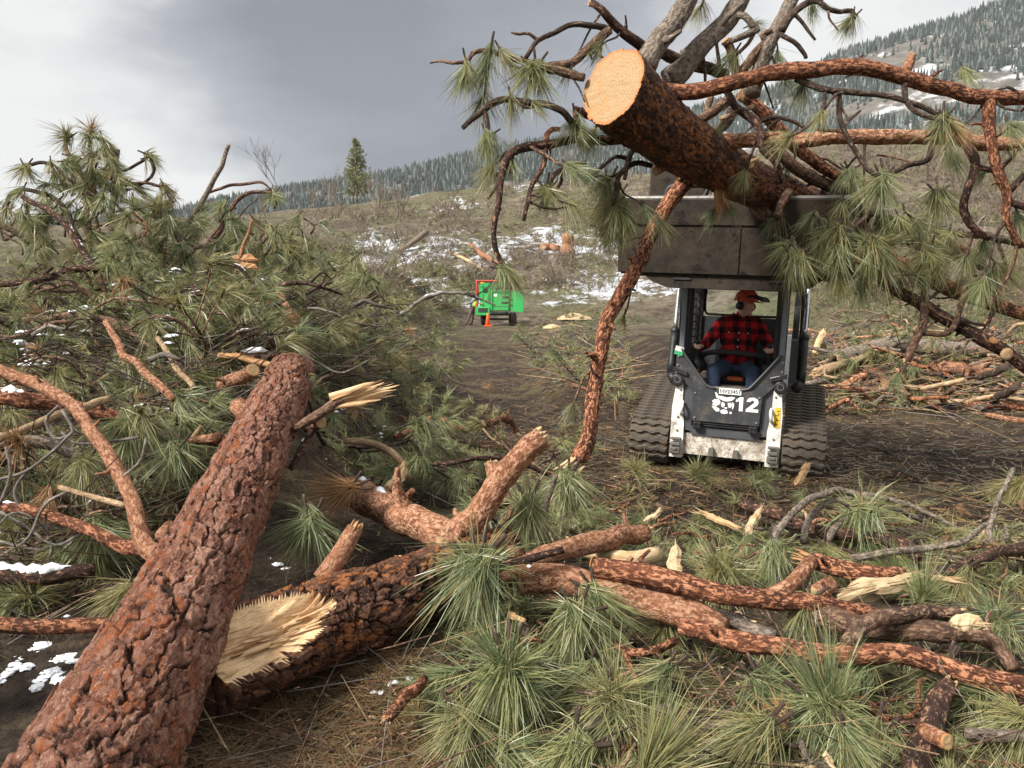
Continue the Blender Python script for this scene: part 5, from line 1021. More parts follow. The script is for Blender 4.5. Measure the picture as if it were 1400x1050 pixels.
# ------------------------------------------------------------------ the pine held up in the bucket
hp_ = [P(838, 118, 4.72), P(872, 150, 5.0), P(935, 198, 5.55), P(1005, 240, 6.15), P(1060, 264, 6.65), P(1130, 287, 7.3), P(1230, 318, 8.2), P(1330, 352, 9.2)]
fd = hp_[1]-hp_[0]; fd = -fd/np.linalg.norm(fd)+np.array([-.32, -.02, .04]); fd /= np.linalg.norm(fd)
mb = MB(); inf = bark_log(mb, hp_, [.232, .228, .206, .182, .168, .15, .12, .08], 180, 400, (.04, .06), .024, 57, 1.3, None, fd, .55)
held = thing('held_pine_tree', 'felled pine with sawn butt and bare limbs held up in the loader bucket', 'felled tree', hp_[4])
me = mb.mesh('trunk', [MT['bark_dark']], off=hp_[4]); add_plate(me, inf['plate']); link('trunk', me, held)
mb = MB(); ring = inf['v'][0]; cc = ring.mean(0); vs, bk = [], []       # the saw cut closes the first ring of the bark
for q_ in (1.0, .965, .8, .55, .3, .05):
    th_ = np.arange(len(ring))/len(ring)*6.2832; w_ = cc+(ring-cc)*q_*.99; hgt = .004+.010*(fbm(w_[:, 0]*30, w_[:, 2]*30+w_[:, 1]*9, 3, 3)-.5)*(q_ < .97); vs.append(w_+fd*np.broadcast_to(hgt, (len(ring),))[:, None]); bk.append(np.stack([np.cos(th_)*q_, np.sin(th_)*q_, 0*th_+1.3], -1))
mb.add(np.concatenate(vs), [grid_faces(6, len(ring)), 5*len(ring)+np.arange(len(ring))], np.concatenate(bk)); link('cut_face', mb.mesh('cut_face', [MT['cut_wood']], off=hp_[4]), held)
HB = []
def hb(pts, rpx, mat='bark_flaky', n=9, **k):
    o = limb('branch', None, None, P3(*pts), rpx, mat, n, parent=held, **k); HB.append((o, P3(*pts))); return o
def ht(br, px, py, d, dx, dy, dz=0., size=1., key='g', st=None, lod=0):     # tuft hung on a branch: image direction (dx right, dy down), dz away
    v = np.array([1., 0, 0])*dx+UP*(-dy)+FW*dz; add_tuft(br, P(px, py, d)-np.array(held.location), v, size*.86, key, lod, st)
b1 = hb([(893, 124, 5.0), (950, 125, 5.0), (1005, 112, 4.9), (1060, 100, 4.9), (1130, 91, 4.9), (1190, 93, 4.9), (1240, 104, 4.95), (1300, 122, 5.0), (1350, 132, 5.0), (1430, 134, 5.1)], [13, 13, 12.5, 12.5, 12.5, 12.5, 12.5, 12, 12, 11], 'bark_flaky', 14)
hb([(1238, 100, 4.95), (1244, 84, 4.95), (1247, 74, 4.93)], [9, 8, 6], 'bark_orange', 10, jag=(0, .6), spl='pale_wood')
t = hb([(1237, 108, 4.94), (1238, 136, 4.92), (1252, 154, 4.9), (1288, 164, 4.85)], [5, 4.5, 4, 3.5], 'twig_dark'); ht(t, 1288, 166, 4.85, -.1, 1, 0, 1.5, 'o', 'brush'); ht(t, 1290, 164, 4.85, -.7, .8, 0, 1.3); ht(t, 1295, 166, 4.85, .7, .9, .1, 1.1, 'o')
t = hb([(1088, 108, 4.95), (1120, 122, 4.9), (1148, 126, 4.9), (1200, 128, 4.9), (1255, 142, 4.9), (1285, 158, 4.88)], [6, 5.5, 5, 4.5, 4.5, 4], 'twig_dark'); ht(t, 1300, 168, 4.9, .5, 1, 0, 1.2, 'b', 'brush')
t = hb([(1147, 126, 4.9), (1150, 165, 4.88), (1168, 205, 4.86), (1188, 232, 4.85), (1206, 243, 4.85)], [4.5, 4.2, 4, 4, 4.5], 'twig_dark'); ht(t, 1206, 245, 4.85, .05, 1, 0, 1.55, 'g', 'brush'); ht(t, 1205, 244, 4.85, -.8, .75, 0, 1.3, 'o'); ht(t, 1206, 246, 4.85, .5, .9, .1, 1.3)
hb([(1151, 175, 4.88), (1160, 165, 4.9), (1176, 152, 4.95)], [3.5, 3, 2], 'twig_dark')
t = hb([(1351, 136, 5.0), (1353, 180, 5.0), (1362, 230, 5.0), (1375, 268, 5.0), (1376, 300, 5.0), (1394, 338, 5.05)], [10, 9, 8, 7.5, 6, 6], 'bark_flaky'); hb([(1374, 268, 5.0), (1400, 240, 5.0)], [6, 5], 'bark_blackish'); hb([(1376, 275, 5.0), (1410, 287, 5.0)], [6, 5], 'bark_blackish'); ht(t, 1395, 300, 5.1, .4, 1, 0, 1.3)
b2 = hb([(985, 192, 5.75), (1060, 190, 5.6), (1140, 185, 5.5), (1210, 188, 5.5), (1290, 188, 5.5), (1350, 197, 5.5), (1430, 197, 5.5)], [12, 12, 12, 12, 11.5, 11, 11], 'bark_orange', 14)
t = hb([(1322, 196, 5.4), (1334, 225, 5.35), (1320, 258, 5.3), (1318, 290, 5.3), (1338, 318, 5.3), (1352, 326, 5.3)], [9, 7.5, 6.5, 6.5, 6, 5], 'bark_blackish'); hb([(1336, 228, 5.35), (1368, 236, 5.3)], [5, 4], 'bark_blackish')
t = hb([(1275, 196, 5.4), (1268, 218, 5.4), (1240, 226, 5.4), (1210, 242, 5.4)], [5, 5, 4, 3], 'twig_dark'); ht(t, 1296, 195, 5.4, .1, 1, 0, 1.3, 'o', 'brush'); ht(t, 1300, 210, 5.4, .3, 1, 0, 1.3, 'g', 'brush')
hb([(878, 92, 5.05), (893, 68, 5.05), (915, 38, 5.1), (950, -16, 5.2), (985, -70, 5.3)], [21, 18, 17, 16.5, 16], 'bark_grey', 14)
hb([(915, 112, 5.3), (940, 92, 5.3), (965, 62, 5.3), (1000, 16, 5.35), (1035, -36, 5.4)], [20, 17, 15.5, 15, 14], 'bark_grey', 14)
hb([(1030, 130, 5.8), (1038, 92, 5.8), (1056, 54, 5.8), (1086, -2, 5.85), (1112, -52, 5.9)], [13, 12, 11.5, 11, 10.5], 'bark_grey', 12)
t = hb([(1068, 42, 5.75), (1084, 18, 5.75), (1112, 0, 5.75), (1132, 13, 5.7), (1150, 17, 5.7), (1164, 15, 5.7), (1167, 26, 5.7)], [7, 6, 5, 4, 4, 4, 4.5], 'twig_dark'); ht(t, 1165, 26, 5.7, -.7, .7, 0, 1.2, 'o', 'brush'); ht(t, 1166, 26, 5.7, -.15, 1, 0, 1.1, 'o')
hb([(1001, 22, 5.35), (1018, 22, 5.3), (1030, 34, 5.3), (1036, 42, 5.3), (1020, 50, 5.3), (998, 56, 5.3)], [5, 5.5, 6, 6, 5.5, 5], 'bark_grey')
hb([(1008, 104, 5.8), (1004, 82, 5.75), (998, 64, 5.72), (992, 55, 5.7)], [8, 7.5, 7, 7], 'bark_brown', cut=(0, 1))
hb([(1013, 100, 5.8), (1035, 72, 5.8), (1048, 58, 5.8), (1042, 48, 5.78), (1055, 42, 5.76)], [8, 7, 6, 4, 4], 'bark_brown')
t = hb([(1066, 46, 5.75), (1085, 58, 5.7), (1100, 74, 5.7), (1102, 80, 5.7)], [4, 4, 3.5, 3], 'twig_dark'); ht(t, 1064, 76, 5.8, .1, 1, 0, 1.1); ht(t, 1040, 80, 5.9, -.5, .9, 0, 1.2, 'o')
hb([(979, 54, 5.5), (982, 74, 5.5), (985, 98, 5.5)], [2.5, 3, 3.5], 'twig_dark'); ht(t, 985, 96, 5.6, -.6, -.6, 0, .9); ht(t, 1030, 32, 5.9, .8, -.4, 0, 1.)
b6 = hb([(992, 102, 5.6), (950, 90, 5.4), (910, 76, 5.25), (880, 68, 5.2), (855, 48, 5.1), (838, 30, 5.05), (824, 14, 5.), (808, 3, 5.)], [9, 10, 10, 9, 8.5, 7.5, 6.5, 6], 'bark_blackish', 11, jag=(0, .6))
hb([(832, 40, 5.05), (808, 34, 5.), (785, 35, 4.95), (760, 44, 4.95), (735, 55, 4.95), (718, 80, 4.9)], [5.5, 5, 4.5, 4.5, 4, 3.5], 'twig_dark')
t = hb([(832, 42, 5.05), (808, 62, 5.), (782, 84, 4.95), (758, 90, 4.95), (728, 96, 4.9)], [8, 7.5, 7, 6.5, 5], 'bark_brown'); ht(t, 732, 94, 4.9, -.55, .75, 0, 1.55); ht(t, 733, 96, 4.9, .1, 1, 0, 1.6, 'g', 'brush'); ht(t, 730, 94, 4.9, .7, .6, .2, 1.3); ht(t, 722, 92, 4.9, -.9, .3, -.2, 1.3, 'o')
t = hb([(798, 106, 4.85), (770, 97, 4.9), (745, 94, 4.9), (715, 84, 4.9), (690, 74, 4.9), (668, 67, 4.9), (648, 70, 4.9), (640, 84, 4.9), (636, 98, 4.9)], [7, 7, 7, 5, 4.5, 4, 4, 3.5, 3.5], 'bark_brown'); ht(t, 636, 96, 4.9, -.35, 1, 0, 1.45, 'g', 'brush'); ht(t, 638, 92, 4.9, .2, 1, .1, 1.4, 'o', 'brush'); ht(t, 670, 70, 4.9, -.2, 1, 0, 1.5, 'g', 'brush'); ht(t, 664, 95, 4.9, -.3, .9, -.1, 1.4); ht(t, 690, 76, 4.9, .5, .7, .2, 1.3, 'o')
hb([(671, 68, 4.9), (666, 95, 4.9), (662, 115, 4.9)], [3.5, 3.5, 3], 'twig_dark')
t = hb([(782, 168, 4.95), (768, 152, 4.9), (745, 142, 4.9), (715, 139, 4.9), (690, 139, 4.9), (668, 146, 4.9), (650, 160, 4.88), (633, 175, 4.85)], [5.5, 5.5, 5.5, 5.5, 5.5, 6, 5, 4], 'twig_dark'); ht(t, 700, 140, 4.9, .2, 1, 0, 1.2, 'o'); ht(t, 660, 138, 4.95, -.2, .8, .2, 1.3)
t = hb([(660, 148, 4.9), (666, 165, 4.9), (667, 186, 4.9)], [4, 4, 4], 'twig_dark'); ht(t, 667, 186, 4.9, .1, 1, 0, 1.25, 'g', 'brush'); ht(t, 667, 187, 4.9, -.8, .5, 0, 1.1); ht(t, 666, 186, 4.9, .4, .9, .1, 1.)
b9 = hb([(862, 192, 5.15), (828, 190, 5.1), (790, 188, 5.05), (750, 196, 5.0), (716, 202, 4.95), (696, 216, 4.9), (687, 240, 4.85), (681, 280, 4.8), (676, 320, 4.8), (680, 348, 4.8), (693, 370, 4.8)], [7, 7, 6.5, 7, 7.5, 7, 6, 5, 4.5, 4.5, 4.5], 'bark_blackish'); ht(b9, 693, 370, 4.8, .75, .5, 0, 1.3); ht(b9, 693, 371, 4.8, .45, 1, 0, 1.2, 'o', 'brush'); ht(b9, 690, 368, 4.8, .95, .1, .2, 1.1)
hb([(746, 197, 5.0), (748, 184, 5.0), (756, 177, 5.0), (766, 177, 5.0)], [5, 5, 4.5, 3.5], 'bark_orange')
hb([(746, 200, 5.0), (742, 222, 4.95), (730, 250, 4.95), (722, 275, 4.9), (716, 302, 4.9)], [4.5, 4, 4, 4, 3], 'bark_blackish')
t = hb([(700, 214, 4.9), (699, 228, 4.9), (698, 236, 4.9)], [4, 4, 3], 'twig_dark'); ht(t, 699, 222, 4.9, .15, 1, 0, 1., 'g', 'brush')
t = hb([(800, 222, 5.2), (776, 228, 5.1), (758, 238, 5.05), (749, 260, 5.0)], [3.5, 4, 4, 3.5], 'bark_brown'); ht(t, 748, 260, 5.0, -.1, 1, 0, 1.35, 'g', 'brush'); ht(t, 748, 262, 5., .65, .8, 0, 1.25); ht(t, 748, 262, 5., -.7, .8, 0, 1.2, 'o')
t = hb([(815, 160, 5.2), (798, 155, 5.1), (787, 148, 5.05), (786, 158, 5.0), (788, 168, 5.)], [10, 7, 4, 4, 4], 'bark_orange'); ht(t, 788, 166, 5.0, .2, 1, 0, 1.4, 'g', 'brush'); ht(t, 785, 168, 5.0, -.5, .9, .1, 1.3); ht(t, 792, 180, 5.0, .6, .8, 0, 1.2, 'o'); ht(t, 812, 182, 5.05, -.3, 1, 0, 1.2, 'g', 'brush')
t = hb([(890, 226, 5.5), (868, 222, 5.4), (848, 236, 5.3), (842, 262, 5.3), (838, 280, 5.3)], [4.5, 4.5, 4, 4, 3], 'twig_dark'); hb([(868, 200, 5.4), (860, 220, 5.35), (854, 245, 5.3)], [5, 4.5, 3], 'twig_dark'); hb([(862, 218, 5.4), (842, 215, 5.35), (820, 232, 5.3)], [4, 3, 2], 'twig_dark')
for a in ((835, 245, -.5, 1, 1.3), (830, 252, .1, 1, 1.3), (842, 280, -.2, 1, 1.6), (842, 282, .6, .8, 1.5), (836, 284, -.8, .7, 1.4), (850, 300, -.3, 1, 1.5), (905, 306, .5, .9, 1.1), (838, 300, .1, 1, 1.4), (815, 236, -.6, .8, 1.)): ht(t, a[0], a[1], 5.4, a[2], a[3], R.uniform(-.2, .2), a[4], R.choice('go'))
hb([(915, 222, 5.55), (905, 230, 5.5), (897, 234, 5.47)], [8, 8, 7], 'bark_orange', 10, cut=(0, 1))
hb([(948, 238, 6.15), (925, 262, 6.05), (905, 296, 5.95), (888, 330, 5.9), (868, 368, 5.85), (848, 402, 5.8), (832, 436, 5.75), (822, 480, 5.7), (815, 520, 5.7), (808, 560, 5.65), (802, 600, 5.65), (788, 630, 5.6)], [14, 13, 12, 12, 12.5, 12, 12, 12, 12, 12.5, 13, 12], 'bark_flaky', 14, jag=(0, .0))
mb = MB(); c = P(788, 632, 5.6)-np.array(held.location); shards(mb, c, -UP*.75-np.array([1, 0, 0])*.8, 12, (.05, .05), .10, .26, .018, 3, .05); shards(mb, P(768, 650, 5.6)-np.array(held.location), -UP*.95-np.array([1, 0, 0])*.3, 3, (.02, .02), .2, .36, .010, 4, .02)
link('torn_end', mb.mesh('torn_end', [MT['pale_wood']], smooth=False), held)
hb([(808, 572, 5.62), (817, 578, 5.6)], [6, 4], 'bark_flaky')
mb = MB(); shards(mb, P(983, 262, 5.95)-np.array(held.location), -UP+np.array([1, 0, 0])*.12, 16, (.055, .03), .10, .24, .015, 9, .12); link('torn_wood', mb.mesh('torn_wood', [MT['splinter_brown']], smooth=False), held)
mb = MB(); shards(mb, P(1018, 228, 5.93)-np.array(held.location), np.array([1, 0, 0])*.8+UP*.3, 12, (.04, .02), .05, .13, .014, 19, .1); link('torn_wood', mb.mesh('torn_wood', [MT['splinter_wood']], smooth=False), held)
# limbs on the far side and towards the right
hb([(1012, 128, 6.2), (1048, 158, 6.3), (1085, 196, 6.4), (1118, 222, 6.5), (1150, 245, 6.6)], [10, 10.5, 10.5, 10, 9], 'bark_flaky', 11)
hb([(1035, 190, 6.3), (1080, 225, 6.4), (1120, 245, 6.6), (1170, 268, 6.8)], [9, 10, 10, 9], 'bark_brown', 11)
hb([(1000, 130, 6.), (975, 150, 6.), (950, 168, 6.), (925, 190, 6.)], [7, 8, 8, 8], 'bark_brown'); hb([(1002, 150, 5.95), (992, 172, 5.9), (978, 185, 5.9), (968, 205, 5.9)], [8, 8, 7, 6], 'bark_blackish'); hb([(972, 132, 6.1), (966, 150, 6.1), (962, 172, 6.1)], [6, 5, 5], 'bark_brown')
hb([(992, 125, 5.7), (1008, 145, 5.6), (1030, 165, 5.55), (1040, 182, 5.5), (1044, 205, 5.5), (1062, 222, 5.5), (1066, 250, 5.6)], [6, 6.5, 7, 6.5, 5.5, 6, 6], 'bark_blackish')
hb([(1040, 165, 5.6), (1060, 160, 5.6), (1085, 166, 5.6), (1102, 176, 5.6)], [4, 3.5, 3, 3], 'twig_dark'); hb([(985, 162, 5.8), (1010, 154, 5.7), (1030, 145, 5.7)], [3.5, 4, 4], 'stick_tan')
hb([(1078, 262, 6.3), (1066, 282, 6.2), (1062, 298, 6.1)], [7, 6.5, 6], 'bark_brown'); hb([(1035, 280, 6.5), (1045, 300, 6.5)], [14, 12], 'bark_brown')
L1 = hb([(1180, 284, 6.6), (1240, 298, 6.6), (1300, 312, 6.6), (1350, 320, 6.6), (1420, 334, 6.6)], [11, 11.5, 11, 10.5, 10], 'bark_grey', 12)
L2 = hb([(1120, 268, 6.7), (1200, 298, 6.8), (1250, 322, 6.9), (1300, 345, 6.9), (1348, 366, 7.)], [13, 11, 11, 10, 9], 'bark_blackish', 11)
L3 = hb([(1180, 330, 6.5), (1250, 370, 6.4), (1290, 392, 6.4), (1340, 412, 6.4), (1420, 434, 6.4)], [9, 13, 13, 12, 11], 'bark_flaky', 12)
L4 = hb([(1160, 340, 6.4), (1215, 388, 6.2), (1262, 416, 6.1), (1310, 446, 6.05), (1360, 476, 6.), (1420, 512, 6.)], [8, 9, 10, 10.5, 10.5, 10], 'bark_blackish', 12)
mb = MB(); lathe(mb, P(1376, 484, 5.9)-np.array(held.location), -FW-.3*UP, [(0, .05), (.012, .045), (.014, .02)], 14); link('cut_face', mb.mesh('cut_face', [MT['splinter_wood']]), L4)
mb = MB(); lathe(mb, P(1358, 466, 5.92)-np.array(held.location), -FW+UP*.6, [(0, .035), (.01, .03), (.012, .01)], 10); link('cut_face', mb.mesh('cut_face', [MT['splinter_brown']]), L4)
hb([(1265, 375, 6.1), (1262, 410, 6.05), (1262, 440, 6.), (1246, 470, 5.95), (1240, 494, 5.95)], [5.5, 6, 6.5, 7, 6], 'bark_brown', jag=(0, .5)); hb([(1260, 455, 6.), (1290, 455, 5.95), (1308, 440, 5.95), (1314, 410, 5.95), (1318, 392, 5.95), (1340, 382, 5.95)], [5, 5, 5, 4.5, 4, 3], 'bark_brown')
for a in ((1085, 352, .1, 1, 1.75, 'brush', 5.9), (1085, 352, -.85, .55, 1.6, None, 5.9), (1086, 354, .75, .8, 1.5, None, 5.9), (1075, 335, -.6, .5, 1.3, None, 6.), (1150, 340, -.2, 1, 1.6, 'brush', 6.), (1150, 345, .5, .9, 1.5, None, 6.), (1135, 318, -.7, .7, 1.5, None, 6.1), (1140, 312, .6, .8, 1.5, None, 6.1), (1195, 335, .1, .3, 1.8, None, 5.9), (1200, 338, .9, .5, 1.7, None, 5.9), (1196, 338, -.8, .6, 1.7, None, 5.9),
          (1200, 340, .3, 1, 1.7, 'brush', 5.9), (1190, 330, -.3, -.7, 1.4, None, 5.9), (1215, 330, .6, -.5, 1.5, None, 5.9), (1268, 346, .5, .9, 1.5, None, 6.), (1270, 348, -.2, 1, 1.6, 'brush', 6.), (1275, 345, .95, .2, 1.4, None, 6.), (1162, 236, -.8, .6, 1.4, None, 6.2), (1165, 240, .4, .8, 1.4, None, 6.2), (1282, 266, .0, 1, 1.4, None, 5.8), (1283, 266, .8, .6, 1.3, None, 5.8), (1281, 266, -.8, .6, 1.3, None, 5.8),
          (1148, 378, .2, 1, 1.5, 'brush', 6.1), (1110, 300, -.3, .9, 1.4, None, 6.2), (1120, 322, .1, 1, 1.5, 'brush', 6.1), (1355, 372, -.9, .4, 1.6, None, 5.9), (1352, 378, -.5, .9, 1.5, None, 5.9), (1370, 366, .6, .5, 1.4, None, 5.9), (1060, 300, -.8, .3, 1.2, None, 6.3), (1240, 300, .3, .9, 1.4, None, 6.2), (1345, 340, -.2, .9, 1.3, None, 6.2), (975, 290, -.5, .9, .9, None, 6.), (995, 286, .6, .9, .9, None, 6.), (1320, 100, .3, 1, .9, None, 5.1), (1098, 118, -.2, 1, 1.1, 'brush', 5.), (1230, 385, -.4, 1, 1.4, None, 6.2), (1180, 390, .1, 1, 1.4, None, 6.2), (1380, 180, .2, 1, 1.3, 'brush', 5.5)):
    ht(L2, a[0], a[1], a[6], a[2], a[3], R.uniform(-.35, .25), a[4]*1.12, R.choice('gog'), a[5])
for k in range(26): ht(L2, R.uniform(1070, 1300), R.uniform(285, 385), R.uniform(5.95, 6.4), R.uniform(-1, 1), R.uniform(-.2, 1), R.uniform(-.3, .3), R.uniform(1.2, 1.7), R.choice('goo'))
for k in range(9): ht(b9, R.uniform(820, 900), R.uniform(255, 320), R.uniform(5.4, 5.8), R.uniform(-1, 1), R.uniform(.1, 1), R.uniform(-.3, .3), R.uniform(1., 1.4), R.choice('goo'))
hb([(1150, 300, 6.2), (1140, 330, 6.1), (1150, 350, 6.), (1185, 358, 6.)], [4, 4, 4, 3], 'twig_dark'); hb([(1080, 330, 6.), (1100, 352, 5.95), (1086, 354, 5.9)], [4, 4, 4], 'twig_dark'); hb([(1195, 300, 6.1), (1185, 318, 6.), (1198, 338, 5.9)], [5, 4, 4], 'twig_dark')
hb([(1172, 300, 6.2), (1160, 318, 6.1), (1185, 295, 6.1)], [4, 4, 3], 'twig_dark')

q_ = random.Random(77)
for br, pts_ in list(HB):
    pts_ = np.asarray(pts_); ln_ = np.linalg.norm(np.diff(pts_, axis=0), axis=1).sum()
    if ln_ < .35: continue
    for _ in range(min(5, 1+int(ln_*2.2))):
        sp_, _r = spline(pts_, 1., .05); k = q_.randrange(len(sp_)//4, len(sp_)); a = sp_[k]; dx, dy = q_.uniform(-1, 1), q_.uniform(-.35, 1.1); dv = np.array([1., 0, 0])*dx-UP*dy+FW*q_.uniform(-.4, .4); dv /= np.linalg.norm(dv); l_ = q_.uniform(.12, .42); sd_ = np.cross(dv, FW)*q_.uniform(-.35, .35)
        w_ = [a, a+dv*l_*.35+sd_*l_*.6, a+dv*l_*.7+sd_*l_*.2-UP*l_*.1, a+dv*l_-UP*l_*q_.uniform(.0, .3)]; rp = q_.uniform(2., 3.8); tw = limb('side_twig', None, None, w_, [rp, rp*.85, rp*.7, rp*.5], q_.choice(('twig_dark', 'twig_dark', 'bark_brown')), 6, parent=br, wob=.2)
        tw.parent = br
        if q_.random() < .42: add_tuft(br, w_[-1]-np.array(held.location), w_[-1]-w_[-2]-UP*.05, q_.uniform(.7, 1.05), q_.choice('goo'), 0)

# ------------------------------------------------------------------ branches of the great trunk and the slash around it
tp = trunk.location
def tb(pts, rpx, mat, **k): return limb('branch', None, None, P3(*pts), rpx, mat, parent=trunk, **k)
tb([(228, 765, 3.62), (200, 742, 3.7), (180, 690, 3.85), (158, 640, 4.0), (135, 600, 4.15), (100, 555, 4.35), (60, 528, 4.5), (20, 512, 4.6), (-30, 500, 4.7)], [20, 15, 12.5, 11.5, 11, 10, 10, 10, 10], 'bark_orange', n=12)
tb([(205, 748, 3.7), (170, 745, 3.75), (125, 725, 3.8), (80, 708, 3.9), (40, 700, 4.0), (-30, 690, 4.1)], [13, 11, 10, 9.5, 9, 9], 'bark_flaky', n=11, snow=[(.75, .95)])
tb([(172, 692, 3.85), (130, 680, 3.9), (82, 666, 3.9)], [5, 4.5, 4], 'stick_tan', cut=(0, 1))
tb([(325, 555, 5.3), (330, 560, 5.25), (345, 570, 5.2)], [16, 14, 14], 'bark_orange', n=11, jag=(.5, 0)); tb([(222, 735, 3.72), (236, 722, 3.7)], [14, 16], 'bark_orange', n=11)
lm = tb([(400, 588, 5.0), (425, 570, 5.), (450, 555, 5.), (470, 545, 5.)], [6, 8, 9, 8], 'bark_brown', n=10)
mb = MB(); shards(mb, P(462, 548, 5.)-np.array(tp), np.array([1., 0, 0])+UP*.28, 24, (.03, .045), .18, .42, .017, 8, .10); link('torn_end', mb.mesh('torn_end', [MT['splinter_wood']], smooth=False), lm)
tb([(432, 578, 5.1), (424, 592, 5.1), (412, 615, 5.05), (396, 642, 5.)], [5, 5.5, 5.5, 5], 'bark_blackish', n=9, snow=[(.35, .75)])
tb([(420, 585, 5.15), (430, 580, 5.1), (438, 578, 5.05)], [10, 10, 10], 'bark_brown', n=12, cut=(0, 1))
tb([(300, 598, 4.9), (265, 602, 4.9), (245, 610, 4.85)], [10, 7, 6], 'bark_orange', n=10, cut=(0, 1)); tb([(262, 600, 4.9), (272, 588, 4.9), (276, 582, 4.9)], [4, 4, 4], 'stick_tan')
K = dict(n=11)
